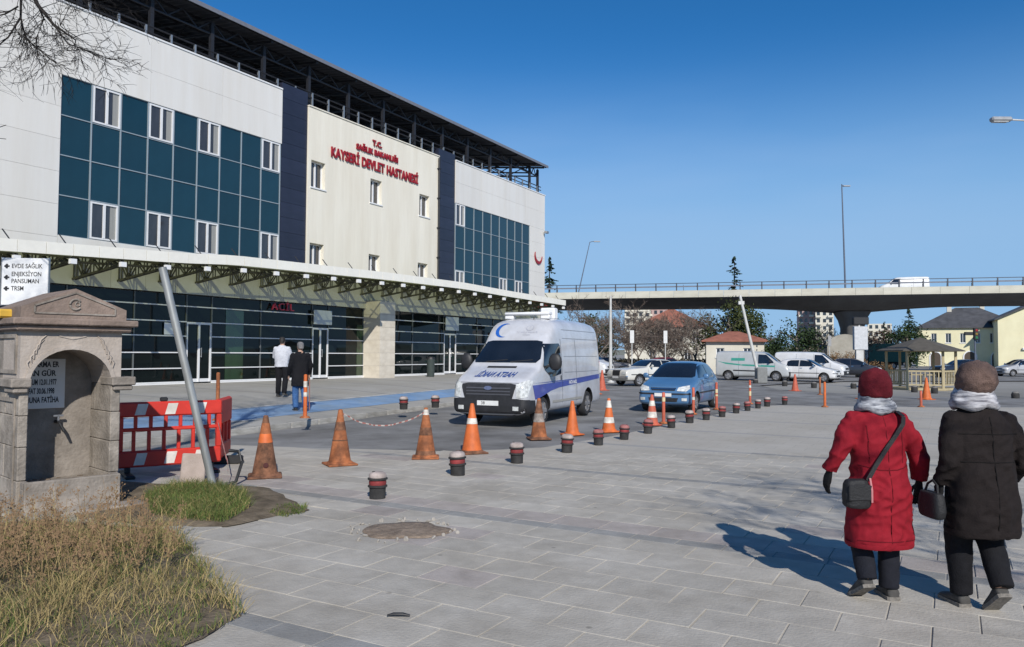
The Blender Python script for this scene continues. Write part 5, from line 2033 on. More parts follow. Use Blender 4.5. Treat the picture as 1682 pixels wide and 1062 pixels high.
cone(gr_(1306, 642, -.01), .80, M_CONE_R, [], 'faded red cone on the far side of the lane', rz=.5)
cone(gr_(1417, 655, -.01), .75, M_CONE, [(.62, .85, M_CWHITE)], 'orange cone with white top just left of the red hat', rz=.5)
cone(gr_(1522, 656, -.01), .85, M_CONE, [], 'bright orange cone between the two women before the gazebo', rz=.3)

def delineator(p, h, bands, label, m=M_CONE_R):
    e = empty('flexible_post', p)
    b = MB()
    b.lathe([(.042, .03), (.04, h * .6), (.038, h), (.025, h + .015), (.01, h + .018)], 16)
    b.build('post', m, e, 40)
    b = MB()
    b.lathe([(.11, 0), (.11, .02), (.06, .045)], 18)
    b.build('foot', M_CONE_D, e, 40)
    for z0, z1, mm in bands:
        b = MB()
        b.lathe([(.0435, h * z0), (.0435, h * z1)], 16, caps=False)
        b.build('band', mm, e, 40)
    tag(e, label, 'flexible post', 'flexible orange posts')
M_BYEL = mat('band_yellowed', (.60, .48, .28), rough=.6, var=.15)
p = G(501, 686, .28)
delineator(p, .92, [(.50, .60, M_CWHITE), (.72, .86, M_CWHITE)], 'orange post with white bands in front of the man in a black coat', M_CONE)
p = G(357, 690, .24)
delineator(p, 1.0, [], 'orange-red post rising behind the red barrier', M_CONE_D)
delineator(gr_(1090, 695), .74, [(.72, .86, M_BYEL)], 'orange post overlapping the blue car plate', M_CONE_R)
delineator(gr_(1139, 680), .74, [(.55, .66, M_CWHITE)], 'orange post beside the blue car front wheel', M_CONE_R)
delineator(gr_(1177, 672), .82, [(.50, .56, M_BYEL), (.62, .76, M_BYEL)], 'orange post with yellowed bands just right of the blue car', M_CONE_R)
delineator(gr_(1232, 663), .80, [(.35, .55, M_BYEL), (.70, .8, M_CWHITE)], 'orange post with pale bands furthest along the bollard row', M_CONE_R)
delineator(gr_(1355, 668), .80, [], 'plain orange post on the near edge of the turning', M_CONE)
delineator(gr_(1347, 648, -.01), .75, [], 'dark orange post across the turning behind the plain one', M_CONE_D)
delineator(gr_(1513, 668), .52, [], 'short red post left of the orange cone between the women', M_CONE_R)

def make_bollard():
    e = empty('rubber_bollard')
    b = MB()
    b.lathe([(.088, 0), (.090, .10), (.092, .125)], 22)
    b.build('foot', M_RUBB, e, 40)
    b = MB()
    b.lathe([(.094, .12), (.108, .128), (.108, .142), (.094, .15)], 22)
    b.lathe([(.094, .20), (.110, .208), (.110, .222), (.094, .23)], 22)
    b.build('flange', M_RUBB, e, 40)
    b = MB()
    b.lathe([(.092, .145), (.097, .175), (.092, .205)], 22)
    b.build('red_band', M_BRED, e, 40)
    b = MB()
    b.lathe([(.094, .226), (.098, .25), (.088, .275), (.06, .29), (.02, .294)], 22)
    b.build('cap', M_BCAP, e, 40)
    b = MB()
    b.lathe([(.018, .290), (.016, .300), (.004, .302)], 10, c=(.035, -.03, -.004))
    b.build('cap_bolt', M_RUBB, e, 40)
    return e
bol = make_bollard()
BG = 'row of short rubber bollards along the plaza edge'
bpx = [(620, 818), (752, 780), (849, 760), (931, 742), (983, 730), (1025, 721), (1064, 711), (1103, 702), (1133, 694), (1160, 689), (1186, 684), (1209, 678), (1228, 674), (1245, 670), (1260, 667), (1289, 664)]
ords = ['nearest', 'second', 'third', 'fourth', 'fifth', 'sixth', 'seventh', 'eighth', 'ninth', 'tenth', 'eleventh', 'twelfth', 'thirteenth', 'fourteenth', 'fifteenth', 'furthest']
first = True
for (px, py), od in zip(bpx, ords):
    o = bol if first else copy_tree(bol)
    first = False
    o.location = gr_(px, py)
    o.rotation_euler = (rnd.gauss(0, .035), rnd.gauss(0, .035), rnd.uniform(0, 6))
    if od in ('sixth', 'seventh', 'fifth', 'eleventh', 'thirteenth', 'furthest'):
        for ch in o.children:
            if ch.name.startswith('cap') and 'bolt' not in ch.name:
                ch.material_slots[0].link = 'OBJECT'
                ch.material_slots[0].material = mat('bollard_cap_red', (0.36, 0.14, 0.13), rough=.75, var=.25, scale=9, stain=.3, sscale=7)
    k = rnd.uniform(.95, 1.06) * (1.08 if od in ('nearest', 'second', 'third') else 1)
    o.scale = (k, k, k)
    tag(o, '%s rubber bollard of the plaza row, counted from the camera' % od if od not in ('nearest', 'furthest') else '%s rubber bollard of the plaza row with red band and pale cap' % od, 'bollard', BG)
KBG = 'short rubber bollards on the hospital kerb'
for (px, py, z, lb_t) in ((663, 672, .22, 'rubber bollard on the hospital kerb, further from the van'), (715, 669, .20, 'rubber bollard on the hospital kerb, right beside the van')):
    o = copy_tree(bol)
    o.location = G(px, py, z)
    o.scale = (1.15, 1.15, 1.15)
    tag(o, lb_t, 'bollard', KBG)
FBG = 'small dark bollards across the turning'
fb = [(1241, 631, 'small dark bollard at the foot of the leaning white pole'), (1289, 634, 'small dark bollard below the white hatchback'), (1337, 637, 'small dark bollard right of the faded red cone'), (1402, 638, 'small dark bollard left of the red hat'),
      (1502, 644, 'small dark bollard left of the bright cone by the gazebo'), (1535, 646, 'small dark bollard right of the bright cone by the gazebo'), (1668, 656, 'small dark bollard right of the brown hat')]
dk = None
for px, py, lab in fb:
    if dk is None:
        dk = empty('dark_bollard')
        b = MB()
        b.lathe([(.14, 0), (.15, .12), (.15, .22), (.12, .27)], 16)
        b.build('foot', M_RUBB, dk, 40)
        b = MB()
        b.lathe([(.125, .265), (.11, .31), (.05, .33), (.01, .332)], 16)
        b.build('cap', mat('dull_cap', (.16, .15, .14), rough=.8), dk, 40)
        o = dk
    else:
        o = copy_tree(dk)
    o.location = G(px, py, -.06)
    tag(o, lab, 'bollard', FBG)

# ---------------------------------------------------------------- red plastic barrier
M_BARR = mat('barrier_red', (0.58, 0.034, 0.02), rough=.5, var=.1, scale=6, stain=.15, sscale=4)
M_BARW = mat('barrier_white_patch', (0.70, 0.66, 0.60), rough=.5, var=.08, scale=7, stain=.2, sscale=5)
A_, B_ = G(192, 784), G(362, 771)
da = B_ - A_
bar_e = empty('road_barrier', A_, math.atan2(da.y, da.x))
LB = da.length
b = MB()
T = .045
b.cbox(0, LB, -T, T, .80, 1.0, .02)
b.cbox(0, LB, -T, T, .12, .34, .02)
b.cbox(0, LB, -.03, .03, .60, .65, .012)
b.cbox(0, .06, -.036, .036, .34, .80, .01)
b.cbox(LB - .07, LB, -.036, .036, .34, .80, .01)
n_ = 7
b.build('frame', M_BARR, bar_e)
for k in range(1, n_):
    x = LB * k / n_
    b = MB()
    b.cbox(x - .022, x + .022, -.033, .033, .335, .602, .008)
    b.cbox(x - .022 + .02, x + .022 + .02, -.033, .033, .648, .803, .008)
    b.build('upright', M_BARR, bar_e)
for k in range(7):
    if k in (1, 3, 5):
        for z0, z1 in ((.825, .975), (.15, .31)):
            b = MB()
            x = LB * k / 7
            b.prism([(x, z0), (x + .13, z0), (x + .17, z1), (x + .04, z1)], -T - .004, -T + .002)
            b.build('reflector_patch', M_BARW, bar_e)
for x in (.12, LB - .14):
    b = MB()
    b.cbox(x - .06, x + .06, -.34, .34, 0, .05, .015)
    b.cbox(x - .035, x + .035, -.05, .05, .05, .125, .01)
    b.build('foot', M_BLACK, bar_e)
b = MB()
b.cbox(LB * .42 - .05, LB * .42 + .05, -.03, .03, .998, 1.06, .015)
b.build('lamp_mount', M_BLACK, bar_e)
tag(bar_e, 'red and white plastic road barrier standing right of the stone fountain', 'barrier')
# second barrier end-on behind the pole
e2 = empty('road_barrier', B_ + Vector((-.10, .10, 0)), rad(100))
b = MB()
b.cbox(0, .95, -.04, .04, .62, 1.0, .03)
b.cbox(.05, .9, -.04, .04, .12, .34, .02)
for x in (.08, .35, .62, .88):
    b.cbox(x - .03, x + .03, -.035, .035, .33, .63, .01)
b.build('frame', M_BARR, e2)
b = MB()
b.cbox(.4, .5, -.3, .3, 0, .13, .02)
b.build('foot', M_BLACK, e2)
tag(e2, 'second red barrier seen nearly end-on behind the leaning pole', 'barrier')

# leaning pipe, stone slab, tape
pp = G(350, 803)
e = empty('leaning_pipe', pp)
b = MB()
b.tube([(0.02, 0, -.05), (-.64, -.1, 2.72)], .047, 18)
b.build('pipe', mat('weathered_pipe', (.34, .35, .34), rough=.45, metal=.35, var=.2, scale=5, stain=.35, sscale=4, stretch=(1, 1, .25)), e, 40)
b = MB()
b.lathe([(.12, 0), (.10, .05), (.06, .07)], 12)
b.build('collar', M_CONC, e, 40)
b = MB()
b.lathe([(.0375, 0), (.043, .006)], 18, c=(-.643, -.1, 2.722), caps=True)
b.build('pipe_mouth', M_BLACK, e)
tag(e, 'weathered grey pipe leaning left beside the red barrier', 'pole')
sl = G(315, 794)
e = MB()
e.cbox(-.15, .15, -.03, .03, 0, .38, .012)
o = e.build('stone_slab', mat('pinkish_stone', (.40, .33, .29), rough=.9, var=.12, scale=5, bump=.3, stain=.2, sscale=4), None, None, sl, rad(12))
o.rotation_euler = (rad(-12), rad(3), rad(12))
tag(o, 'small pinkish stone slab propped against the barrier', 'stone slab')
M_TRED = mat('tape_red', (.55, .03, .035), rough=.45, var=.1)
def tape(name, pts, w, label, seg=14, wave=.01, mr=M_TRED, mw=M_BARW):
    e = empty(name, pts[0])
    ps = []
    for i in range(len(pts) - 1):
        for k in range(seg):
            ps.append(pts[i].lerp(pts[i + 1], k / seg))
    ps.append(pts[-1])
    ps = [p - pts[0] for p in ps]
    bs = [MB(), MB()]
    for i in range(len(ps) - 1):
        j = Vector((noise.noise(ps[i] * 5) * wave, noise.noise(ps[i] * 6 + Vector((3, 1, 0))) * wave, 0))
        j2 = Vector((noise.noise(ps[i + 1] * 5) * wave, noise.noise(ps[i + 1] * 6 + Vector((3, 1, 0))) * wave, 0))
        d = (ps[i + 1] - ps[i]).normalized()
        side = Vector((0, 0, 1)) if abs(d.z) < .7 else Vector((1, 0, 0))
        a, c = ps[i] + j, ps[i + 1] + j2
        bs[i % 2].add([a - side * w / 2, c - side * w / 2, c + side * w / 2, a + side * w / 2], [(0, 1, 2, 3)])
    tag(bs[0].build('red_stripes', mr, e), kind='stuff')
    tag(bs[1].build('white_stripes', mw, e), kind='stuff')
    tag(e, label, 'tape')
t0 = at(357, 688, 11.1)
t1 = G(372, 792, .02)
tape('warning_tape', [t0, t0.lerp(t1, .4) + Vector((.02, 0, .02)), t0.lerp(t1, .75) + Vector((.05, 0, 0)), t1 + Vector((.02, 0, .05))], .055, 'red and white tape hanging down beside the leaning pipe')
c2, c3, c1 = gr_(558, 763) + Vector((0, 0, .78)), gr_(699, 752) + Vector((0, 0, .76)), gr_(435, 783) + Vector((0, 0, .76))
def sag(a, c, d, n=8):
    return [a.lerp(c, k / n) - Vector((0, 0, d * 4 * (k / n) * (1 - k / n))) for k in range(n + 1)]
tape('warning_tape', sag(c2, c3, .22), .020, 'red and white tape sagging between the second and third cones', 4, .05, mat('tape_red_dirty', (.30, .10, .08), rough=.6, var=.3), mat('tape_white_dirty', (.40, .36, .32), rough=.6, var=.2))
# dark tyre-like scrap by the pole, small scrap on the paving
b = MB()
pts = [Vector((.0, 0, .02)), Vector((.10, .05, .05)), Vector((.16, .1, .30)), Vector((.10, .12, .42)), Vector((-.02, .12, .43))]
b.tube(pts, .022, 8)
o = b.build('black_hoop', M_BLACK, None, 40, G(372, 798))
tag(o, 'black bent plastic hoop by the foot of the leaning pipe', 'hoop')
b = MB()
b.tube([(-.07, 0, .012), (-.03, .004, .018), (.03, 0, .018), (.075, -.004, .010)], [.008, .016, .016, .009], 8, flat=.6)
o = b.build('scrap', M_BLACK, None, 40, G(654, 1013, .004), rad(4))
tag(o, 'small black scrap lying on the foreground paving', 'litter')
# broken manhole patch
mh = empty('manhole_cover', G(662, 871, .006))
b = MB()
ring0 = []
rr_ = []
for k in range(40):
    a = 2 * math.pi * k / 40
    q = 1 + .30 * noise.noise(Vector((math.cos(a) * 1.6, math.sin(a) * 1.6, 4)))
    rr_.append(q)
prof = [(1.0, .000), (.97, .010), (.7, .014), (.3, .016), (.03, .017)]
b.loft([[Vector((.40 * q * r * math.cos(2 * math.pi * k / 40), .36 * q * r * math.sin(2 * math.pi * k / 40), z)) for k, q in enumerate(rr_)] for r, z in prof])
b.build('patch', mat('manhole_brown', (.25, .19, .14), rough=.95, var=.3, scale=14, bump=1.0, bscale=40, stain=.3, sscale=9), mh, 60)
for k in range(34):
    a = rnd.uniform(0, 6.28)
    q = rnd.uniform(.40, .56)
    b = MB()
    s_ = rnd.uniform(.012, .035)
    b.ball((0, 0, 0), s_, s_ * rnd.uniform(.6, 1), s_ * .5, 6, 4)
    if k == 0:
        pm = b.mesh('pebble', mat('rubble', (.33, .30, .26), rough=.95, var=.2))
    o = put('rubble_chip', pm, mh, (q * math.cos(a), q * .9 * math.sin(a), .006))
    o.rotation_euler = (rnd.uniform(0, 6), rnd.uniform(0, 6), rnd.uniform(0, 6))
    o.scale = (s_ / .03,) * 3
tag(mh, 'worn brown round manhole patch sunk in the grey paving', 'manhole')

# ================================================================ STONE FOUNTAIN
M_FST = mat('fountain_stone', (0.31, 0.272, 0.232), rough=.9, var=.12, scale=3, bump=.5, bscale=30, stain=.42, sscale=3.2)
M_FSTL = mat('fountain_stone_pale', (0.43, 0.375, 0.325), rough=.9, var=.1, scale=3, bump=.4, bscale=30, stain=.22, sscale=2.5)
M_FSTD = mat('fountain_stone_brown', (0.25, 0.19, 0.155), rough=.92, var=.18, scale=3, bump=.6, bscale=26, stain=.35, sscale=2.5)
FC = G(25, 850)
FA = math.atan2(.73, .68)
fo = empty('stone_fountain', (FC.x, FC.y, 0), FA)
tag(fo, 'weathered stone drinking fountain with arched niche and carved pediment', 'fountain')
FW, FD = .98, 1.02
x0, x1, cx, R = .085, .88, .4825, .3975
zs, zt = 1.33, 1.95
M_FBLK = mat('fountain_block', (0.33, 0.29, 0.245), rough=.92, var=.14, scale=3, bump=.6, bscale=28, stain=.42, sscale=3.0, rnd='object', rndamt=.10)
zj = [0, .36, .70, 1.02, zs - .001]
for xa, xb in ((0, x0), (x1, FW)):
    for q, (za, zb) in enumerate(zip(zj, zj[1:])):
        b = MB()
        ym = .48 if q % 2 else .62
        b.cbox(xa + rnd.uniform(-.003, .003), xb + rnd.uniform(-.003, .003), rnd.uniform(-.004, .002), ym - .003, za + .002, zb - .002, .008)
        b.build('stone_block', M_FBLK, fo)
        b = MB()
        b.cbox(xa + rnd.uniform(-.003, .003), xb + rnd.uniform(-.003, .003), ym, FD, za + .002, zb - .002, .008)
        b.build('stone_block', M_FBLK, fo)
# arch front: wedge stones
arc = [(cx + R * math.cos(math.pi - math.pi * k / 16), zs + R * .94 * math.sin(math.pi * k / 16)) for k in range(17)]
b = MB()
b.box(0, x0, 0, .60, zs, zt)
b.box(x1, FW, 0, .60, zs, zt)
for k in range(16):
    (xa, za), (xb, zb) = arc[k], arc[k + 1]
    b.prism([(xa, za), (xb, zb), (xb, zt), (xa, zt)], 0, .60)
b.build('arch_block', M_FSTL, fo)
b = MB()
for k in range(16):
    (xa, za), (xb, zb) = arc[k], arc[k + 1]
    def o_(p):
        d = Vector((p[0] - cx, 0, p[1] - zs))
        d = d / d.length * (d.length + .045)
        return (cx + d.x, zs + d.z)
    b.prism([arc[k], arc[k + 1], o_(arc[k + 1]), o_(arc[k])], -.018, -.001)
b.build('arch_moulding', M_FSTL, fo)
b = MB()
b.box(0.002, FW - .002, .601, FD, zs, zt)
b.box(x0, x1, .602, FD - .002, 0, zs)
b.build('back_block', M_FST, fo)
# back of the niche is the face of the back block; imposts
for xa, xb in ((-.09, x0 + .012), (x1 - .012, FW + .14)):
    b = MB()
    b.cbox(xa, xb, -.07, .30, zs - .02, zs + .075, .012)
    b.cbox(xa + .025, xb - .025, -.045, .28, zs - .075, zs - .019, .012)
    b.build('impost', M_FST, fo)
# cornice and pediment
b = MB()
b.cbox(-.10, FW + .13, -.13, FD + .1, zt + .005, zt + .075, .012)
b.cbox(-.06, FW + .08, -.08, FD + .06, zt - .055, zt + .006, .015)
b.build('cornice', M_FSTD, fo)
b = MB()
b.prism([(-.02, zt + .076), (FW + .02, zt + .076), (FW + .02, zt + .19), (cx, zt + .40), (-.02, zt + .19)], -.06, FD + .02)
pd = b.build('pediment', M_FSTD, fo)
b = MB()
for a, c in (((.10, zt + .13), (FW - .10, zt + .13)), ((.10, zt + .13), (.10, zt + .205)), ((FW - .10, zt + .13), (FW - .10, zt + .205)), ((.10, zt + .205), (cx, zt + .355)), ((FW - .10, zt + .205), (cx, zt + .355))):
    b.bar((a[0], -.064, a[1]), (c[0], -.064, c[1]), .016, .016)
b.build('pediment_moulding', M_FST, pd)
b = MB()
b.tube([(cx + .055 * math.cos(rad(40 + 15 * k)), -.066, zt + .23 + .055 * math.sin(rad(40 + 15 * k))) for k in range(20)], .011, 6)
b.tube([(cx + .02 + .022 * math.cos(rad(30 * k)), -.066, zt + .235 + .022 * math.sin(rad(30 * k))) for k in range(13)], .007, 6)
b.build('carved_crescent', M_FST, pd)
# carved leaf sprays in the spandrels and a lozenge over the arch
for s in (1, -1):
    xb_c = cx + s * .40
    for j in range(5):
        b = MB()
        q = [(xb_c - s * .02 * j, zs + .16 + .055 * j), (xb_c + s * (.02 - .03 * j), zs + .23 + .06 * j), (xb_c - s * (.03 + .035 * j), zs + .29 + .062 * j)]
        b.tube([(x, -.004, min(z, zt - .07)) for x, z in q], [.008, .012, .004], 6)
        b.build('carved_leaf', M_FSTL, fo, 60)
b = MB()
b.bar((cx - .13, -.003, zt - .105), (cx, -.003, zt - .135), .012)
b.bar((cx + .13, -.003, zt - .105), (cx, -.003, zt - .135), .012)
b.bar((cx - .05, -.003, zt - .095), (cx, -.003, zt - .075), .012)
b.bar((cx + .05, -.003, zt - .095), (cx, -.003, zt - .075), .012)
b.build('carved_lozenge', M_FSTL, fo)
# basin with raised lip
b = MB()
b.cbox(.03, FW - .03, -.16, -.10, .03, .36, .012)
b.cbox(.03, FW - .03, -.099, .598, .03, .285, .01)
b.cbox(.03, .084, -.10, -.002, .28, .36, .008)
b.cbox(FW - .09, FW - .03, -.10, -.002, .28, .36, .008)
b.build('basin', M_FST, fo)
b = MB()
for k in range(46):
    s_ = rnd.uniform(.012, .03)
    b.ball((rnd.uniform(.12, .85), rnd.uniform(-.06, .5), .288), s_, s_ * .8, s_ * .4, 6, 4)
tag(b.build('basin_litter', mat('leaf_litter', (.16, .12, .085), rough=1, var=.4, scale=20), fo), kind='stuff')
b = MB()
b.cbox(-.25, FW + .15, -.42, -.165, -.01, .06, .015)
b.build('step', M_FST, fo)
# panel moulding on the left side
b = MB()
for z0, z1 in ((.12, 1.20), (1.45, 1.86)):
    for y0, y1, za, zb in ((.10, .14, z0, z1), (FD - .14, FD - .10, z0, z1), (.14, FD - .14, z0, z0 + .04), (.14, FD - .14, z1 - .04, z1)):
        b.box(-.018, -.001, y0, y1, za, zb)
b.build('side_panel_moulding', M_FST, fo)
b = MB()
b.cbox(-.07, -.002, .31, FD + .05, zs - .02, zs + .07, .01)
b.build('side_band', M_FST, fo)
# memorial plaque, tap
M_PLQ = mat('plaque_white', (.66, .66, .65), rough=.5, var=.04)
b = MB()
b.cbox(.13, .60, .585, .599, 1.05, 1.60, .004)
pq = b.build('plaque', M_PLQ, fo)
for k, s in enumerate(('JANDARMA ER', 'HAKAN GÜR', 'DOĞUM 12.01.1977', 'VEFAT 30.06.1998', 'RUHUNA FATİHA')):
    text('plaque_line', s, .085, M_BLACK, pq, face_M(.345 if k != 1 else .30, .583, 1.535 - .098 * k), depth=.001, fat=.0025, xs=min(1.0, .43 / (len(s) * .0585)) )
b = MB()
b.tube([(.52, .598, .90), (.52, .50, .90), (.52, .44, .885), (.55, .42, .80)], [.02, .018, .018, .014], 10)
tp_ = b.build('tap', M_BLACK, fo, 40)
b = MB()
b.bar((.52, .52, .91), (.52, .52, .97), .02)
b.bar((.47, .52, .97), (.57, .52, .97), .02)
b.build('tap_handle', M_CHROME, tp_)
b = MB()
b.cbox(-.36, -.13, -.02, .25, zt + .076, zt + .17, .02)
o = b.build('yellow_box', mat('amber_box', (.62, .38, .05), rough=.5, var=.15), None, None, None)
o.parent = None
o.matrix_world = Matrix.Translation((FC.x, FC.y, 0)) @ Matrix.Rotation(FA, 4, 'Z') @ Matrix.Translation((.22, .28, 0))
tag(o, 'amber box lying on the fountain cornice at the left edge', 'box')

# direction board behind the fountain
sb = empty('direction_sign', (-7.62, 12.0, 0), rad(4))
b = MB()
b.cbox(-.35, .35, -.02, .02, 2.40, 3.14, .008)
bd = b.build('board', M_WHITE, sb)
for y0, y1 in ((-.36, -.352), (.352, .36)):
    b = MB()
    b.box(y0, y1, -.022, .022, 2.39, 3.15)
    b.build('edge', M_STEEL, sb)
for x in (-.25, .25):
    b = MB()
    b.tube([(x, .05, 0), (x, .05, 3.1)], .03, 10)
    b.build('post', M_STEEL, sb, 40)
for s, z in (('EVDE SAĞLIK', 3.01), ('ENJEKSİYON', 2.885), ('PANSUMAN', 2.775), ('TRSM', 2.66)):
    text('text_line', s, .098, M_BLACK, bd, face_M(-.20, -.022, z), depth=.001, align='LEFT', fat=.001, xs=.80)
for z in (3.01, 2.835, 2.66):
    b = MB()
    b.box(-.31, -.23, -.024, -.0205, z - .012, z + .012)
    b.prism([(-.275, z + .038), (-.275, z - .038), (-.312, z)], -.0245, -.021)
    b.prism([(-.285, z + .035), (-.255, z + .035), (-.255, z - .035), (-.285, z - .035)], -.0235, -.0206)
    b.build('arrow', M_BLACK, bd)
tag(sb, 'white direction board with black arrows behind the stone fountain', 'sign')

# ================================================================ TREES AND PLANTS
M_BARK = mat('bark_dark', (0.022, 0.018, 0.016), rough=.95, var=.3, scale=8, bump=.6, bscale=30)
M_BARK_G = mat('bark_grey', (0.17, 0.145, 0.12), rough=.95, var=.3, scale=6)
M_TWIG = mat('twig_brown', (0.13, 0.098, 0.078), rough=.95, var=.3, scale=6)

MINR = [.0035]
def grow(b, p, d, L, r, lev, rg, droop=0.0, n=5, spread=.6, kids=(3, 4), segs=4, twigs=None):
    """one branch and its children"""
    pts, rr = [p.copy()], [r]
    q = p.copy()
    dd = d.normalized()
    for k in range(segs):
        dd = (dd + Vector((rg.gauss(0, .13), rg.gauss(0, .13), rg.gauss(0, .10) - droop))).normalized()
        q = q + dd * (L / segs)
        pts.append(q.copy())
        rr.append(r * (1 - .62 * (k + 1) / segs))
    (twigs if (twigs is not None and lev <= 1) else b).tube(pts, rr, n if lev > 1 else 3, caps=lev > 1)
    if lev <= 0:
        return
    nk = rg.randint(*kids)
    for i in range(nk):
        t_ = rg.uniform(.35, 1.0) if i else 1.0
        k = min(segs, max(1, int(round(t_ * segs))))
        base = pts[k]
        ax = Vector((rg.gauss(0, 1), rg.gauss(0, 1), rg.gauss(0, .6)))
        ax = (ax - dd * ax.dot(dd)).normalized()
        nd = (dd + ax * rg.uniform(.5, 1.25) * spread * 1.4).normalized()
        grow(b, base, nd, L * rg.uniform(.55, .8), max(rr[k] * rg.uniform(.6, .85), MINR[0]), lev - 1, rg, droop, max(3, n - 1), spread, kids, segs if lev > 2 else 3, twigs)

def bare_tree(p, h, label, seed, lev=5, r=.13, spread=.6, bark=M_BARK_G, twig=M_TWIG, droop=0.0, extra=None, trunk_h=.35, kids=(3, 4), group='bare trees', minr=.0035, limb=.32, lean=(0, 0)):
    rg = random.Random(seed)
    MINR[0] = minr
    e = empty('bare_tree', p)
    b, tw = MB(), MB()
    tb = MB()
    top = Vector((rg.gauss(0, .05) * h + lean[0], rg.gauss(0, .05) * h + lean[1], h * trunk_h))
    tb.tube([(0, 0, -.06), (0, 0, .1), top * .5, top], [r * 1.4, r * 1.1, r, r * .8], 10)
    tb.build('trunk', bark, e, 50)
    for i in range(rg.randint(3, 4)):
        a = 2 * math.pi * i / 4 + rg.uniform(-.5, .5)
        grow(b, top, Vector((math.cos(a) * spread, math.sin(a) * spread, 1.0)), h * limb, r * .62, lev - 1, rg, droop, 6, spread, kids, 4, tw)
    if extra:
        extra(b, tw, rg)
    b.build('limbs', bark, e, 60)
    tw.build('crown', twig, e)
    tag(e, label, 'tree', group)
    return e

# tree left of the fountain, out of frame, with one limb hanging into the top-left corner
TL = Vector((-9.0, 9.4, 0))
def hanging(b, tw, rg):
    def L(px, py, Y):
        return at(px, py, Y) - TL
    main = [Vector((.1, .1, 3.4)), Vector((1.0, .3, 5.9)), L(-60, -90, 9.9), L(30, -60, 10.0), L(62, 8, 10.0), L(88, 40, 10.05), L(125, 66, 10.1)]
    b.tube(main, [.10, .07, .05, .04, .026, .018, .009], 7)
    subs = [([L(35, -40, 10), L(34, 28, 10), L(14, 60, 9.9), L(-15, 85, 9.9)], .018), ([L(62, 8, 10), L(72, 30, 10.1), L(60, 62, 10.1), L(62, 92, 10)], .014), ([L(88, 40, 10), L(112, 72, 10), L(150, 85, 10), L(182, 98, 10)], .011),
            ([L(34, 28, 10), L(42, 62, 10), L(70, 86, 10), L(92, 104, 10)], .012), ([L(100, -40, 10), L(128, -8, 10), L(155, 6, 10), L(168, 10, 10)], .010), ([L(30, 10, 9.9), L(10, 22, 9.9), L(-20, 30, 9.9)], .012),
            ([L(-60, 190, 9.9), L(-20, 215, 9.9), L(10, 205, 9.9)], .008), ([L(-60, 190, 9.9), L(-20, 225, 9.9), L(10, 228, 9.9)], .007), ([L(-120, -60, 9.8), L(-90, 100, 9.9), L(-60, 190, 9.9)], .02), ([L(-60, -90, 9.9), L(-100, -70, 9.8), L(-120, -60, 9.8)], .025)]
    for pts, r in subs:
        b.tube(pts, [r, r * .8, r * .6, r * .4][:len(pts)], 5)
        for k in range(len(pts) - 1):
            for j in range(5):
                q = pts[k].lerp(pts[k + 1], rg.random())
                if (q + TL).y < 9 or q.z < 5.3:
                    continue
                d = (pts[k + 1] - pts[k]).normalized() + Vector((rg.gauss(0, .6), rg.gauss(0, .5), rg.gauss(-.05, .55)))
                grow(tw, q, d, rg.uniform(.18, .42), .0062, 2, rg, .02, 3, .7, (3, 4), 3, tw)
    for j in range(14):
        q = main[4].lerp(main[6], rg.random())
        grow(tw, q, Vector((rg.gauss(.5, .5), rg.gauss(0, .5), rg.gauss(-.1, .6))), rg.uniform(.2, .42), .007, 2, rg, .02, 3, .7, (3, 4), 3, tw)
bare_tree(TL, 8.0, 'bare tree whose dark twigs hang into the top left corner', 11, lev=5, r=.2, spread=.5, bark=M_BARK, twig=M_BARK, extra=hanging, trunk_h=.42)
# tree behind the camera on the right whose thin shadows cross the paving
bare_tree(Vector((6.9, -0.5, 0)), 8.6, 'bare tree beside the plaza, known by its shadow behind the women', 5, lev=6, r=.085, spread=.6, bark=M_BARK, twig=M_BARK, trunk_h=.45, limb=.20, minr=.007)
bare_tree(Vector((-7.6, 2.0, 0)), 13.0, 'bare tree left of the weeds, known by its shadow on the terrace', 8, lev=6, r=.15, spread=.5, bark=M_BARK, twig=M_BARK, trunk_h=.6, limb=.17, lean=(3.6, .3))
# background bare trees
for i, (px, Y, h, lab) in enumerate(((985, 66, 6.4, 'bare brown tree just right of the ambulance roof'), (1030, 72, 6.6, 'bare brown tree left of the red-roofed house'), (1068, 70, 5.6, 'bare tree in front of the red-roofed house'), (1098, 76, 6.0, 'bare tree at the right end of the red-roofed house'),
                                     (1128, 78, 6.6, 'tall bare tree between the house and the kiosk'), (1150, 74, 6.4, 'bare tree touching the kiosk roof on its left'), (1262, 100, 5.0, 'small bare tree right of the kiosk'), (1435, 104, 5.5, 'bare tree behind the green lorry'), (1008, 80, 6.6, 'bare tree behind the white post'), (1048, 84, 6.2, 'bare tree between the two narrow signs'), (1112, 70, 5.2, 'low bare tree above the red parked car'), (1140, 88, 7.0, 'bare tree behind the tall one left of the kiosk'), (1352, 86, 5.0, 'bare tree left of the viaduct pier'), (1420, 90, 4.6, 'bare tree right of the sign totem'))):
    bare_tree(gp(px, Y), h, lab, 30 + i, lev=6, r=.12, spread=.62, trunk_h=.22, kids=(3, 4), group='bare trees by the car park', minr=.018)

# leafy crowns: many small leaf faces in clumps
M_LEAF = mat('pine_needles', (0.030, 0.050, 0.018), rough=.8, var=.4, scale=1.2, spec=.2)
M_LEAF2 = mat('cedar_needles', (0.022, 0.040, 0.024), rough=.8, var=.4, scale=1.2, spec=.2)
M_OLIVEL = mat('olive_leaves', (0.055, 0.066, 0.022), rough=.8, var=.4, scale=1.5, spec=.2)
M_DRYB = mat('dry_bush_twigs', (0.20, 0.125, 0.065), rough=.95, var=.35, scale=3, spec=.1)

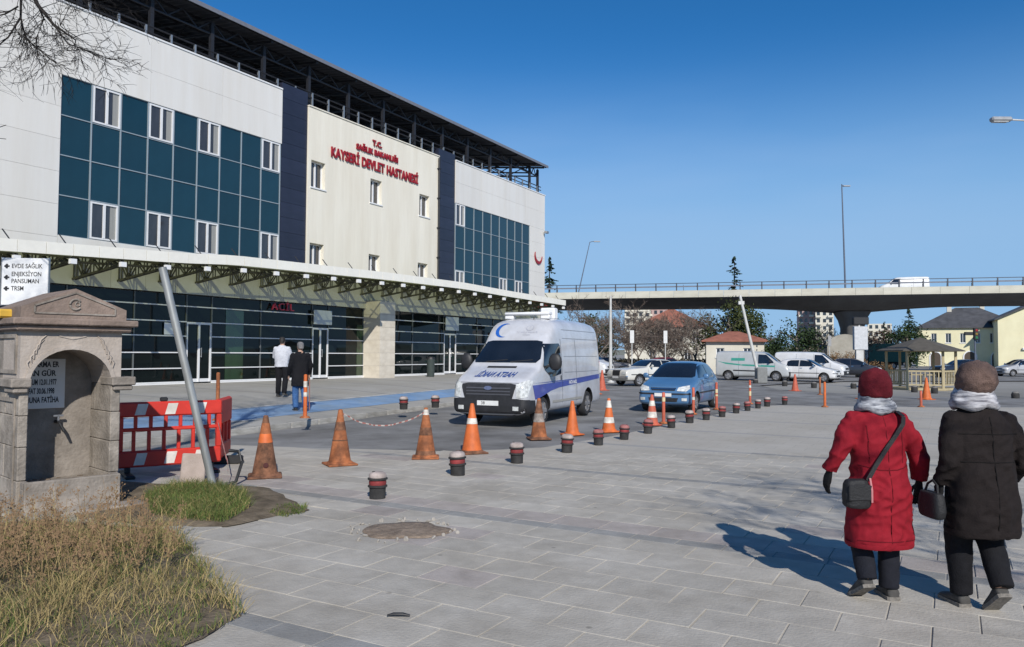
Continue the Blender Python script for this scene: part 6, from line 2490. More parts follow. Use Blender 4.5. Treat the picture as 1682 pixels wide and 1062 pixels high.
def leaf_cloud(b, c, rx, ry, rz, n, size, rg, clump=.35):
    cl = []
    for i in range(max(6, n // 55)):
        while True:
            v = Vector((rg.uniform(-1, 1), rg.uniform(-1, 1), rg.uniform(-1, 1)))
            if v.length < 1:
                break
        v = v.normalized() * (v.length ** .45)
        cl.append(Vector((c.x + v.x * rx, c.y + v.y * ry, c.z + v.z * rz)))
    for i in range(n):
        q = rg.choice(cl)
        s = clump * (rx + rz) / 2
        p = q + Vector((rg.gauss(0, s * .5), rg.gauss(0, s * .5), rg.gauss(0, s * .38)))
        d1 = Vector((rg.gauss(0, 1), rg.gauss(0, 1), rg.gauss(0, .7))).normalized() * size * rg.uniform(.6, 1.3)
        d2 = d1.cross(Vector((rg.gauss(0, 1), rg.gauss(0, 1), rg.gauss(0, 1)))).normalized() * size * .4
        b.add([p, p + d1 * .5 + d2, p + d1, p + d1 * .5 - d2], [(0, 1, 2, 3)])

def leafy_tree(name, p, h, w, label, seed, m=M_LEAF, n=2600, size=.22, cat='tree', crown_from=.25):
    rg = random.Random(seed)
    e = empty(name, p)
    b = MB()
    b.tube([(0, 0, -.06), (0, 0, h * .3), (.05, 0, h * .8)], [w * .07, w * .06, w * .02], 8)
    for i in range(7):
        a = rg.uniform(0, 6.3)
        z = h * rg.uniform(.25, .7)
        b.tube([(0, 0, z), (math.cos(a) * w * .2, math.sin(a) * w * .2, z + h * .12), (math.cos(a) * w * .4, math.sin(a) * w * .4, z + h * .18)], [w * .03, w * .02, w * .01], 5)
    b.build('trunk', M_BARK_G, e, 50)
    b = MB()
    zc = h * (crown_from + 1) / 2
    leaf_cloud(b, Vector((0, 0, zc)), w / 2, w / 2, h * (1 - crown_from) / 2, n, size, rg)
    b.build('crown', m, e)
    tag(e, label, cat)
    return e

def conifer(p, h, w, label, seed, m=M_LEAF2, n=14, size=.3, low=.12):
    rg = random.Random(seed)
    e = empty('conifer', p)
    b = MB()
    b.tube([(0, 0, -.06), (0, 0, h * .5), (0, 0, h)], [w * .05, w * .03, .01], 8)
    b.build('trunk', M_BARK, e, 50)
    b = MB()
    for k in range(n):
        q = min(1, max(0, (k + rg.uniform(-.6, .6)) / (n - 1)))
        z = h * (low + (1 - low) * q)
        rad_ = w / 2 * (1 - q) ** .85 + .05
        nb = int(6 + 9 * (1 - q))
        for j in range(nb):
            a = rg.uniform(0, 6.28)
            rr = rad_ * rg.uniform(.45, 1.15)
            zj = z + rg.uniform(-.5, .5) * h / n
            tip = Vector((math.cos(a) * rr, math.sin(a) * rr, zj - rr * rg.uniform(.0, .35)))
            root = Vector((0, 0, zj + .05))
            for f in range(7):
                t_ = (f + 1) / 7
                c = root.lerp(tip, t_)
                s = size * (1.15 - .6 * t_)
                d1 = (tip - root).normalized() * s
                side = Vector((-math.sin(a), math.cos(a), rg.gauss(0, .3))) * s * .55
                dn = Vector((0, 0, -s * rg.uniform(.1, .6)))
                b.add([c, c + d1 * .5 + side + dn, c + d1, c + d1 * .5 - side + dn], [(0, 1, 2, 3)])
    b.build('crown', m, e)
    tag(e, label, 'tree')
    return e
leafy_tree('evergreen_tree', gp(1196, 76), 7.0, 5.4, 'broad dark evergreen behind the kiosk, its left half', 60, M_OLIVEL, 3600, .26, crown_from=.1)
leafy_tree('evergreen_tree', gp(1232, 77), 6.2, 4.2, 'broad dark evergreen behind the kiosk, its right half', 61, M_LEAF, 3000, .26, crown_from=.1)
leafy_tree('pine_tree', gp(1308, 64), 4.4, 3.4, 'bushy green pine left of the viaduct pier behind parked cars', 62, M_LEAF, 3200, .20, crown_from=.05)
leafy_tree('evergreen_shrub', gp(1268, 80), 2.9, 3.0, 'low dark evergreen between the kiosk and the pine', 63, M_LEAF, 1500, .2, crown_from=.0)
leafy_tree('evergreen_tree', gp(980, 78), 5.8, 3.4, 'dark evergreen half hidden right of the ambulance', 64, M_LEAF, 2000, .25, crown_from=.1)
leafy_tree('evergreen_tree', gp(1490, 112), 6.4, 5.6, 'dark evergreen behind the gazebo left of the yellow building', 65, M_LEAF, 2600, .32, crown_from=.05)
leafy_tree('brown_tree', gp(1455, 116), 5.4, 5.0, 'brown-leaved tree left of the evergreen behind the gazebo', 66, mat('brown_leaves', (.085, .05, .032), rough=.9, var=.4, scale=1.5), 1800, .3, crown_from=.05)
leafy_tree('dry_bush', gp(1385, 70), 1.9, 3.2, 'dry reddish-brown bush at the foot of the viaduct pier', 67, M_DRYB, 2600, .12, cat='bush', crown_from=0)
leafy_tree('dry_bush', gp(1440, 62), 1.1, 2.4, 'low brown bush behind the red hat', 68, M_DRYB, 900, .12, cat='bush', crown_from=0)
conifer(gp(1207, 120), 17.0, 8.5, 'dark conifer whose tip stands above the viaduct rail', 70, n=18, size=.5)
conifer(gp(902, 118), 16.4, 8.5, 'dark conifer right behind the hospital corner', 71, n=18, size=.55)
conifer(gp(1494, 122), 9.4, 5.0, 'blue-green conifer under the viaduct left of the yellow building', 72, n=16, size=.42)
conifer(gp(1453, 135), 7.8, 2.6, 'slim distant conifer between the lorry and the evergreen', 73, n=14, size=.3)
# low hedge strip under the viaduct trees
b = MB()
rg = random.Random(90)
for i in range(2600):
    px = rg.uniform(960, 1165)
    q = gp(px, rg.uniform(70, 76))
    z = rg.uniform(.0, 1.15)
    d1 = Vector((rg.gauss(0, 1), rg.gauss(0, 1), rg.gauss(.3, 1))).normalized() * .3
    d2 = d1.cross(Vector((rg.gauss(0, 1), rg.gauss(0, 1), 1))).normalized() * .12
    c = q + Vector((0, 0, z))
    b.add([c, c + d1 * .5 + d2, c + d1, c + d1 * .5 - d2], [(0, 1, 2, 3)])
o = b.build('hedge', mat('hedge_leaves', (.05, .045, .028), rough=.9, var=.4, scale=1))
tag(o, 'long low brown-green hedge under the trees behind the cars', 'hedge', kind='stuff')

# ---------------------------------------------------------------- grass, dry weeds
M_GR = mat('grass_green', (0.085, 0.125, 0.030), rough=.8, var=.35, scale=3, spec=.25)
M_GR2 = mat('grass_yellowgreen', (0.165, 0.160, 0.050), rough=.8, var=.3, scale=3, spec=.25)
M_STRAW = mat('straw', (0.36, 0.275, 0.125), rough=.85, var=.25, scale=4, spec=.25)
M_WEED = mat('dry_weed_brown', (0.225, 0.155, 0.085), rough=.95, var=.35, scale=6, spec=.15)
M_SEED = mat('seed_head', (0.20, 0.13, 0.075), rough=1, var=.35, scale=9, spec=.1)

def blade(b, p, h, w, rg, lean=.35):
    a = rg.uniform(0, 6.28)
    s = Vector((math.cos(a), math.sin(a), 0)) * w
    l = Vector((rg.gauss(0, lean), rg.gauss(0, lean), 0)) * h
    m_ = p + Vector((0, 0, h * .6)) + l * .35
    t_ = p + Vector((0, 0, h * rg.uniform(.75, 1.0))) + l
    b.add([p - s, p + s, m_ + s * .7, m_ - s * .7, t_], [(0, 1, 2, 3), (3, 2, 4)])

def rand_in(poly, rg):
    xs = [q[0] for q in poly]
    ys = [q[1] for q in poly]
    while True:
        p = (rg.uniform(min(xs), max(xs)), rg.uniform(min(ys), max(ys)))
        if inside(p, poly):
            return p
rg = random.Random(21)
FB = [tuple((Vector((FC.x, FC.y, 0)) + Matrix.Rotation(FA, 3, 'Z') @ Vector(q))[:2]) for q in ((-.3, -.45, 0), (1.2, -.45, 0), (1.2, 1.1, 0), (-.3, 1.1, 0))]
GP = [(-6.6, 3.4), (-1.95, 4.1), (-1.68, 4.95), (-2.20, 5.8), (-2.72, 6.65), (-3.3, 7.3), (-6.4, 7.0)]
b = MB()
for i in range(33000):
    p = rand_in(GP, rg)
    if abs(p[0] / max(p[1], .1)) > .80:
        continue
    edge = noise.noise(Vector((p[0] * 1.3, p[1] * 1.3, 0)))
    if p[0] > -2.9 and noise.noise(Vector((p[0] * 4, p[1] * 4, 7))) < -.42 + (p[0] + 2.6) * .2:
        continue
    k = rg.random()
    b.mi = 2 if k < .42 + edge * .5 else (1 if k < .68 else 0)
    h = rg.uniform(.05, .20) * (1.35 if b.mi == 2 else 1) * (1.0 + .6 * edge)
    if p[0] > -2.75:
        h *= .6
    blade(b, Vector((p[0], p[1], .02)), max(.04, h), rg.uniform(.0012, .0032), rg, .75)
o = b.build('grass', [M_GR, M_GR2, M_STRAW])
tag(o, 'mixed green and straw-coloured grass in the foreground bed', 'grass', kind='stuff')
# green tuft by the pipe
b = MB()
TU = [tuple(G(*q)[:2]) for q in ((236, 822), (285, 802), (352, 800), (402, 815), (412, 838), (370, 862), (300, 860), (248, 850))]
for i in range(8000):
    p = rand_in(TU, rg)
    b.mi = 0 if rg.random() < .62 else (1 if rg.random() < .7 else 2)
    blade(b, Vector((p[0], p[1], .03)), rg.uniform(.05, .15), rg.uniform(.0015, .0035), rg, .7)
TU2 = [tuple(G(*q)[:2]) for q in ((440, 846), (460, 832), (505, 832), (500, 842), (470, 850))]
for i in range(500):
    p = rand_in(TU2, rg)
    b.mi = 0 if rg.random() < .7 else 1
    blade(b, Vector((p[0], p[1], .0)), rg.uniform(.03, .08), rg.uniform(.0025, .004), rg, .6)
o = b.build('grass', [M_GR, M_GR2, M_STRAW])
tag(o, 'bright green grass tuft round the foot of the leaning pipe', 'grass', kind='stuff')
# tall dry weeds
b = MB()
WP = [(-6.4, 4.6), (-3.2, 4.6), (-2.5, 5.6), (-2.75, 6.6), (-3.35, 7.45), (-3.9, 7.9), (-4.4, 7.5), (-6.2, 6.7)]
for i in range(620):
    p = rand_in(WP, rg)
    if abs(p[0] / p[1]) > .76 or inside(p, FB):
        continue
    near = max(0, min(1, (p[1] - 4.6) / 3))
    h = rg.uniform(.28, .60) * (1.15 if p[0] < -3.9 else .9)
    if p[1] > 6.2:
        h *= .62
        if rg.random() < .45:
            continue
    a = rg.uniform(0, 6.28)
    top = Vector((p[0] + math.cos(a) * h * .16, p[1] + math.sin(a) * h * .16, .03 + h))
    root = Vector((p[0], p[1], .02))
    b.mi = 0 if rg.random() < .65 else 1
    mid = root.lerp(top, .55) + Vector((rg.gauss(0, .012), rg.gauss(0, .012), 0))
    b.tube([root, mid, top], [.0035, .0025, .0015], 3, caps=False)
    for j in range(rg.randint(5, 11)):
        t_ = rg.uniform(.35, 1)
        q = root.lerp(mid, t_ / .55) if t_ < .55 else mid.lerp(top, (t_ - .55) / .45)
        d = Vector((rg.gauss(0, 1), rg.gauss(0, 1), rg.uniform(.3, 1.3))).normalized() * rg.uniform(.04, .13)
        b.mi = 0
        b.tube([q, q + d], [.0016, .001], 3, caps=False)
        b.mi = 2
        for s_ in range(rg.randint(2, 5)):
            c = q + d * rg.uniform(.5, 1.05) + Vector((rg.gauss(0, .008), rg.gauss(0, .008), rg.gauss(0, .008)))
            z_ = rg.uniform(.004, .010)
            b.add([c + Vector((z_, 0, 0)), c + Vector((-z_ * .5, z_ * .9, 0)), c + Vector((-z_ * .5, -z_ * .9, 0)), c + Vector((0, 0, z_ * 1.8))], [(0, 1, 3), (1, 2, 3), (2, 0, 3), (0, 2, 1)])
o = b.build('dry_weeds', [M_WEED, M_STRAW, M_SEED])
tag(o, 'tall dry brown weeds with seed heads before the fountain', 'weeds', kind='stuff')
# long straw stems in clumps
b = MB()
for cl in range(80):
    p = rand_in(GP, rg)
    if abs(p[0] / max(p[1], .1)) > .78:
        continue
    for j in range(rg.randint(9, 22)):
        q = Vector((p[0] + rg.gauss(0, .05), p[1] + rg.gauss(0, .05), .02))
        b.mi = 0 if rg.random() < .75 else 1
        blade(b, q, rg.uniform(.18, .42) * (.5 if p[0] > -2.6 else 1), rg.uniform(.0012, .0026), rg, .8)
o = b.build('straw_stems', [M_STRAW, M_GR2])
tag(o, 'clumps of long pale straw stems in the foreground bed', 'weeds', kind='stuff')

# ================================================================ PEOPLE (facing local +y)
M_SKIN = mat('skin', (0.48, 0.29, 0.20), rough=.55, var=.06, scale=10)
def cloth(name, c, rough=.85, var=.16, scale=30, bump=.35, bscale=160, **k):
    return mat(name, c, rough=rough, var=var, scale=scale, bump=bump, bscale=bscale, spec=.2, **k)

def oval(z, rx, ry, cx=0.0, cy=0.0, n=24, sq=.85):
    out = []
    for k in range(n):
        a = 2 * math.pi * k / n
        c, s = math.cos(a), math.sin(a)
        out.append((cx + rx * math.copysign(abs(c) ** sq, c), cy + ry * math.copysign(abs(s) ** sq, s), z))
    return out

def folds(amp, sx=9.0, sz=4.0, seed=0.0):
    """cloth creases: ridged noise running down the drape and across the pulls"""
    def f(c):
        a = abs(noise.noise(Vector((c.x * sx + seed, c.y * sx, c.z * sz * .5))))
        w = noise.noise(Vector((c.x * 3 + seed, c.y * 3, c.z * 3 + 2)))
        d = abs(noise.noise(Vector((c.x * 7 + c.z * 6 + w * 2, c.y * 6 + seed, c.z * 13 - c.x * 7))))
        g_ = noise.noise(Vector((c.x * 26, c.y * 26 + seed, c.z * 22)))
        return amp * (.55 - 2.1 * a * .8 - 1.5 * d * .8 + .18 * g_)
    return f

def hand_mb(b, wr, d, side, scale=1.0, curl=.5, thumb_fwd=Vector((0, 1, 0))):
    """palm, four fingers of unequal length and a thumb from the side of the palm; d: direction of the hand"""
    d = d.normalized()
    w = Vector((0, 1, 0)) - d * d.y                     # across the palm: fore and aft
    w.normalize()
    nrm = d.cross(w).normalized() * (-side)             # palm faces the body
    L = .085 * scale
    p1 = wr + d * L
    b.tube([wr - d * .02, wr + d * .02, wr + d * .055 * scale, p1], [.026 * scale, .034 * scale, .040 * scale, .036 * scale], 10, flat=.55)
    for i, ln in enumerate((.062, .074, .078, .066)):
        o = w * (.033 - .022 * i) * -1 * scale
        k0 = p1 + o - d * .012
        a1 = k0 + (d + nrm * curl * .25).normalized() * ln * .5 * scale
        a2 = a1 + (d + nrm * curl * .9).normalized() * ln * .32 * scale
        a3 = a2 + (d + nrm * curl * 1.5).normalized() * ln * .25 * scale
        b.tube([k0, a1, a2, a3], [.0105 * scale, .010 * scale, .009 * scale, .007 * scale], 8)
    t0 = wr + d * .03 * scale + w * .026 * scale
    t1 = t0 + (d * .7 + w * .7 + nrm * .2).normalized() * .038 * scale
    t2 = t1 + (d * .95 + w * .15 + nrm * .3).normalized() * .034 * scale
    b.tube([t0, t1, t2], [.013 * scale, .011 * scale, .008 * scale], 8)

def shoe_mb(b, heel, toe_dir, pitch, L=.25, w=.047, h=.085):
    """shoe from the heel point on the sole; pitch > 0 lifts the heel"""
    f = toe_dir.normalized()
    r = Vector((f.y, -f.x, 0))
    rings = []
    for t_, ww, hh in ((0, .75, .85), (.06, .92, 1.0), (.25, .92, 1.05), (.45, .95, .85), (.7, 1.12, .62), (.9, .95, .48), (1.0, .5, .30)):
        c = f * (L * t_)
        ring = []
        for k in range(14):
            a = 2 * math.pi * k / 14
            zz = (math.sin(a) * .5 + .5) * h * hh
            ring.append(c + r * (w * ww * math.cos(a)) + Vector((0, 0, zz)))
        rings.append(ring)
    rot = Matrix.Rotation(-pitch, 3, r)
    toe = f * L * .82
    lift = Vector((0, 0, 0))
    rings = [[heel + toe + rot @ (p - toe) for p in ring] for ring in rings]
    b.loft(rings)

def person(name, loc, rz, P, label):
    """P: dict with torso rings, arms, legs, head; returns the body object (one continuous figure)"""
    vox = P.get('vox', .011)
    kx = P.get('slim', 1.0)
    P['torso'] = [(z, rx * kx, ry * kx, cx, cy) for z, rx, ry, cx, cy in P['torso']]
    P['arms'] = {s: [(x * kx, y, z) for x, y, z in pts] for s, pts in P['arms'].items()}
    e = None
    # --- body under the clothes
    b = MB()
    b.loft([oval(z, rx * .80, ry * .80, cx, cy) for z, rx, ry, cx, cy in P['torso'] if z > P['hip'] - .05])
    for side, pts in P['legs'].items():
        b.tube(pts, [.075, .068, .048, .042][:len(pts)], 12)
    for side, pts in P['arms'].items():
        b.tube(pts, [.046, .042, .034, .026][:len(pts)], 12)
    hx, hy, hz = P['head']
    hs = P.get('hs', 1.0)
    b.tube([(hx * .6, hy * .5, hz - .25), (hx, hy, hz - .07)], [.056, .055], 12)
    b.ball((hx, hy, hz), .074 * hs, .092 * hs, .112 * hs, 18, 12)
    b.ball((hx, hy + .03, hz - .055), .056 * hs, .06 * hs, .055 * hs, 14, 9)          # jaw
    b.tube([(hx, hy + .09 * hs, hz + .015), (hx, hy + .112 * hs, hz - .02)], [.008, .014], 8)   # nose
    b.tube([(hx - .03, hy + .078 * hs, hz + .028), (hx + .03, hy + .078 * hs, hz + .028)], .011, 8)  # brow
    b.tube([(hx - .018, hy + .084 * hs, hz - .052), (hx + .018, hy + .084 * hs, hz - .052)], .008, 8)  # lips
    for s in (-1, 1):
        b.ball((hx + s * .076 * hs, hy - .005, hz - .005), .010, .02, .03, 8, 6)
    me = remeshed(b, vox * 1.1, 3, name='body')
    me.materials.append(P.get('skin', M_SKIN))
    body = put(name, me, None, loc, rz)
    tag(body, label, 'person')
    for s in (-1, 1):
        b = MB()
        b.ball((hx + s * .028, hy + .079 * hs, hz + .006), .011, .008, .008, 10, 7)
        b.build('eye', mat('eye_dark', (.05, .04, .035), rough=.2), body, 60)
    # --- trousers
    b = MB()
    tr = P['trouser_r']
    hipz = P['hip']
    for side, pts in P['legs'].items():
        b.tube(pts, tr[:len(pts)], 16)
    b.loft([oval(hipz - .06, .155, .115, 0, P.get('hipy', 0)), oval(hipz + .06, .17, .125, 0, P.get('hipy', 0)), oval(hipz + .16, .16, .115, 0, P.get('hipy', 0))])
    me = remeshed(b, vox, 3, folds(.006, 9, 7, 3.1))
    me.materials.append(P['trouser_m'])
    put('trousers', me, body)
    # --- coat with sleeves
    b = MB()
    b.loft([oval(z, rx, ry, cx, cy, sq=.9) for z, rx, ry, cx, cy in P['torso']])
    for side, pts in P['arms'].items():
        b.tube(pts, P['sleeve_r'][:len(pts)], 14)
        b.ball(pts[0], P['sleeve_r'][0] * 1.02, None, None, 12, 8)
    me = remeshed(b, vox, 4, folds(P.get('fold', .009), 6, 5, P.get('seed', 0)))
    me.materials.append(P['coat_m'])
    put('coat', me, body)
    # --- hands or gloves
    for side, pts in P['arms'].items():
        s = -1 if side == 'l' else 1
        b = MB()
        wr, d = Vector(pts[-1]), Vector(pts[-1]) - Vector(pts[-2])
        d = d.normalized() * .5 + Vector(P['hand_dir'].get(side, (0, .1, -1)))
        hand_mb(b, wr + d.normalized() * .01, d, s, P.get('hand_s', 1.0), P.get('curl', .6))
        me = remeshed(b, .0045 if vox < .015 else .008, 1)
        me.materials.append(P['hand_m'])
        put(P['hand_n'], me, body)
    # --- shoes
    for side, (heel, dr, pitch) in P['feet'].items():
        b = MB()
        shoe_mb(b, Vector(heel), Vector(dr), pitch)
        me = remeshed(b, .008, 2)
        me.materials.append(P['shoe_m'])
        so = put('shoe', me, body)
        b = MB()
        f = Vector(dr).normalized()
        r = Vector((f.y, -f.x, 0))
        rot = Matrix.Rotation(-pitch, 3, r)
        toe = f * .25 * .82
        outl = [(0, .6), (.03, .9), (.25, .95), (.5, .92), (.72, 1.1), (.92, .92), (1.0, .4)]
        for zz0, zz1 in ((-.004, .020),):
            ring_t = [f * (.252 * t_) + r * (.05 * ww) for t_, ww in outl] + [f * (.252 * t_) - r * (.05 * ww) for t_, ww in outl[::-1]]
            b.loft([[Vector(heel) + toe + rot @ (q + Vector((0, 0, zz)) - toe) for q in ring_t] for zz in (zz0, zz1)])
        b.build('sole', P.get('sole_m', mat('shoe_sole', (.13, .12, .11), rough=.9, var=.3, scale=30)), so)
    return body

def scarf(body, c, rx, ry, z0, z1, m, seed=0.0, tail=None):
    b = MB()
    for k in range(3):
        z = z0 + (z1 - z0) * k / 2
        q = 1.0 - .13 * k
        pts = [(c[0] + rx * q * math.cos(2 * math.pi * j / 26), c[1] + ry * q * math.sin(2 * math.pi * j / 26), z + .012 * math.sin(j * .9 + k * 2 + seed)) for j in range(27)]
        b.tube(pts, .036, 10)
    me = remeshed(b, .010, 2, folds(.009, 14, 22, seed + 5))
    me.materials.append(m)
    return put('scarf', me, body)

def seams(body, paths, m, r=.0035):
    """stitched seams laid on the back of the coat; paths are lists of (x, z)"""
    coat = [c for c in body.children if c.name.startswith('coat')][0]
    bm = bmesh.new()
    bm.from_mesh(coat.data)
    bv = BVHTree.FromBMesh(bm)
    bm.free()
    for pth in paths:
        pts = []
        for i in range(len(pth) - 1):
            n_ = 14
            for k in range(n_ + (i == len(pth) - 2)):
                x = pth[i][0] + (pth[i + 1][0] - pth[i][0]) * k / n_
                z = pth[i][1] + (pth[i + 1][1] - pth[i][1]) * k / n_
                hit = bv.ray_cast(Vector((x, -1, z)), Vector((0, 1, 0)))[0]
                if hit is not None:
                    pts.append(hit + Vector((0, -.0008, 0)))
        if len(pts) > 3:
            b = MB()
            b.tube(pts, r, 6)
            b.build('seam', m, body, 60)

# ---- woman in red
M_REDC = cloth('red_coat', (0.235, 0.009, 0.018), var=.10, bump=.2)
M_DKTR = cloth('dark_trousers', (0.013, 0.014, 0.020))
M_BLKC = cloth('black_glove', (0.012, 0.012, 0.013))
M_PLAID = mat('plaid_scarf', (0.50, 0.51, 0.53), rough=.9, col2=(.055, .06, .085), scale=26, detail=2, stretch=(.5, .5, 2.2), bump=.3, bscale=200)
P1 = dict(vox=.010, slim=.93, hip=.78, head=(-.0, .02, 1.455), hs=1.0, seed=1.0, fold=.020,
          torso=[(.37, .238, .175, .0, -.015), (.42, .238, .18, 0, -.015), (.58, .225, .18, 0, -.025), (.74, .218, .185, 0, -.035), (.88, .200, .165, 0, -.015), (1.0, .193, .152, 0, -.005), (1.12, .198, .148, 0, .0), (1.21, .188, .125, 0, .005), (1.265, .140, .10, 0, .01), (1.31, .085, .078, 0, .015), (1.34, .06, .06, 0, .015)],
          arms=dict(l=[(-.165, 0, 1.215), (-.255, -.02, 1.10), (-.315, -.03, .99), (-.345, .03, .875)], r=[(.165, 0, 1.215), (.25, -.03, 1.09), (.310, -.04, .97), (.325, .0, .81)]),
          sleeve_r=[.076, .072, .066, .052], hand_dir=dict(l=(-.05, .25, -1), r=(-.02, .12, -1)), hand_m=M_BLKC, hand_n='glove', hand_s=1.08,
          legs=dict(l=[(-.105, -.0, .78), (-.108, .05, .45), (-.108, -.06, .15)], r=[(.105, 0, .78), (.090, .03, .44), (.078, .0, .075)]),
          trouser_r=[.095, .074, .066], trouser_m=M_DKTR, coat_m=M_REDC,
          feet=dict(l=((-.108, -.13, .004), (-.08, 1, 0), .55), r=((.085, -.05, .004), (.10, 1, 0), 0)), shoe_m=mat('grey_shoe', (.055, .052, .048), rough=.8, var=.3, scale=20), sole_m=mat('grey_sole', (.17, .155, .135), rough=.9, var=.35, scale=40))
c1_ = G(1443, 984)
w1 = person('person', (c1_.x, c1_.y, .004), rad(3), P1, 'person in a long red coat and dark red knitted hat walking away')
scarf(w1, (0, .012), .105, .092, 1.315, 1.385, M_PLAID, 0.0)
b = MB()
rings = [oval(z, r * 1.0, r * 1.08, 0, .005, 28, 1.0) for z, r in ((1.385, .096), (1.405, .107), (1.445, .110), (1.49, .109), (1.53, .099), (1.565, .077), (1.585, .045), (1.592, .015))]
b.loft(rings)
me = remeshed(b, .008, 2, folds(.006, 16, 14, 2))
me.materials.append(cloth('dark_red_knit', (0.115, 0.010, 0.016), bump=.5, bscale=140))
put('knitted_hat', me, w1)
b = MB()
b.loft([oval(.372, .219, .164, 0, -.015), oval(.388, .225, .170, 0, -.015), oval(.404, .224, .170, 0, -.015)], caps=False)
b.build('hem', M_REDC, w1, 60)

seams(w1, [[(.0, 1.27), (.0, .42)], [(-.17, .93), (-.06, .905), (.06, .905), (.17, .93)], [(-.12, 1.20), (-.115, .95)], [(.12, 1.20), (.115, .95)], [(-.20, .43), (.20, .43)]], cloth('red_seam', (0.12, 0.005, 0.010)))

def bag_mb(b, c, w, d, h):
    rings = []
    for z, q in ((-.5, .80), (-.42, .95), (-.2, 1.04), (.1, 1.0), (.35, .93), (.5, .80)):
        rings.append(oval(c[2] + z * h, w / 2 * q, d / 2 * q, c[0], c[1], 20, .6))
    b.loft(rings)
M_BAGB = mat('black_leather', (.011, .011, .012), rough=.7, var=.2, scale=20, bump=.3, bscale=80)
be = empty('shoulder_bag', (c1_.x, c1_.y, .004), rad(3))
b = MB()
bag_mb(b, (-.225, -.155, .75), .18, .11, .19)
me = remeshed(b, .009, 2, folds(.006, 10, 10, 4))
me.materials.append(M_BAGB)
put('pouch', me, be)
b = MB()
b.cbox(-.305, -.145, -.217, -.202, .71, .815, .006)
b.build('flap', M_BAGB, be)
def strap(pts, w):
    b = MB()
    ps = [Vector(p) for p in pts]
    for i in range(len(ps) - 1):
        d = (ps[i + 1] - ps[i]).normalized()
        n_ = Vector((0, -1, 0))
        s = d.cross(n_).normalized() * w / 2
        a, c = ps[i], ps[i + 1]
        n2 = n_ * .006
        b.add([a - s, a + s, c + s, c - s, a - s + n2, a + s + n2, c + s + n2, c - s + n2], [(0, 1, 2, 3), (7, 6, 5, 4), (0, 4, 5, 1), (2, 6, 7, 3), (1, 5, 6, 2), (3, 7, 4, 0)])
    return b
strap([(-.165, -.185, .84), (-.11, -.180, .93), (-.03, -.168, 1.04), (.05, -.158, 1.14), (.11, -.142, 1.215), (.135, -.105, 1.265), (.135, -.02, 1.295), (.125, .06, 1.28)], .030).build('strap', M_BAGB, be)
b = MB()
b.tube([(-.155, -.20, .86), (-.15, -.215, .78), (-.15, -.215, .70)], .007, 6)
b.build('charm', mat('pink_cord', (.5, .2, .2), rough=.8), be)
tag(be, 'black shoulder bag worn at the left hip of the red coat', 'bag')

# ---- woman in dark coat
M_DKC = cloth('dark_brown_coat', (0.013, 0.0095, 0.009), var=.15, bump=.3, bscale=120)
P2 = dict(vox=.010, slim=.92, hip=.80, head=(-.02, .02, 1.50), hs=1.04, seed=7.0, fold=.018,
          torso=[(.50, .245, .18, 0, -.015), (.56, .248, .185, 0, -.02), (.70, .242, .188, 0, -.03), (.85, .228, .175, 0, -.02), (1.0, .222, .165, 0, -.01), (1.14, .228, .16, 0, .0), (1.235, .212, .14, 0, .0), (1.30, .155, .11, 0, .005), (1.36, .085, .08, 0, .015), (1.39, .06, .06, 0, .015)],
          arms=dict(l=[(-.185, 0, 1.235), (-.235, -.03, 1.10), (-.258, -.05, .97), (-.262, .04, .84)], r=[(.185, 0, 1.235), (.262, -.02, 1.09), (.305, -.02, .96), (.305, .10, .86)]),
          sleeve_r=[.082, .078, .072, .056], hand_dir=dict(l=(.02, .15, -1), r=(0, .35, -1)), hand_m=M_BLKC, hand_n='glove', hand_s=1.05,
          legs=dict(l=[(-.105, .02, .80), (-.09, .10, .46), (-.075, .10, .08)], r=[(.105, 0, .80), (.085, .04, .46), (.062, -.12, .18)]),
          trouser_r=[.105, .086, .070], trouser_m=cloth('black_trousers', (0.009, 0.009, 0.011)), coat_m=M_DKC,
          feet=dict(l=((-.075, .05, .004), (-.05, 1, 0), 0), r=((.06, -.20, .004), (.02, 1, 0), .70)), shoe_m=mat('grey_shoe', (.055, .052, .048)), sole_m=mat('grey_sole', (.17, .155, .135)))
c2_ = G(1613, 1003)
w2 = person('person', (c2_.x, c2_.y, .004), rad(2), P2, 'person in a dark coat and brown hat walking away at the right edge')
scarf(w2, (-.02, .015), .118, .105, 1.36, 1.435, mat('silver_scarf', (0.58, 0.57, 0.58), rough=.7, col2=(.12, .115, .13), scale=24, detail=2, stretch=(.4, .4, 2.4), bump=.3, bscale=200), 2.0)
b = MB()
b.loft([oval(z, r, r * 1.05, -.02, cy, 28, 1.0) for z, r, cy in ((1.43, .100, .01), (1.455, .113, .0), (1.50, .123, -.012), (1.55, .122, -.018), (1.595, .108, -.018), (1.625, .082, -.018), (1.645, .045, -.018), (1.65, .01, -.018))])
me = remeshed(b, .009, 2, folds(.010, 12, 10, 6))
me.materials.append(cloth('brown_knit', (0.135, 0.088, 0.072), var=.2, bump=.5, bscale=120))
put('knitted_hat', me, w2)
b = MB()
b.loft([oval(.505, .225, .166, 0, -.016), oval(.525, .231, .172, 0, -.016), oval(.545, .230, .172, 0, -.016)], caps=False)
b.build('hem', M_DKC, w2, 60)
seams(w2, [[(.0, 1.28), (.0, .56)], [(-.19, .99), (.19, .99)], [(-.2, 1.17), (.2, 1.17)]], cloth('dark_seam', (0.006, 0.005, 0.005)))
hb_ = empty('handbag', (c2_.x, c2_.y, .004), rad(2))
b = MB()
bag_mb(b, (-.315, .02, .69), .09, .24, .17)
me = remeshed(b, .009, 2)
me.materials.append(M_BAGB)
put('pouch', me, hb_)
b = MB()
b.tube([(-.315, -.05, .76), (-.305, -.03, .82), (-.30, .03, .85), (-.305, .08, .82), (-.315, .10, .76)], .008, 8)
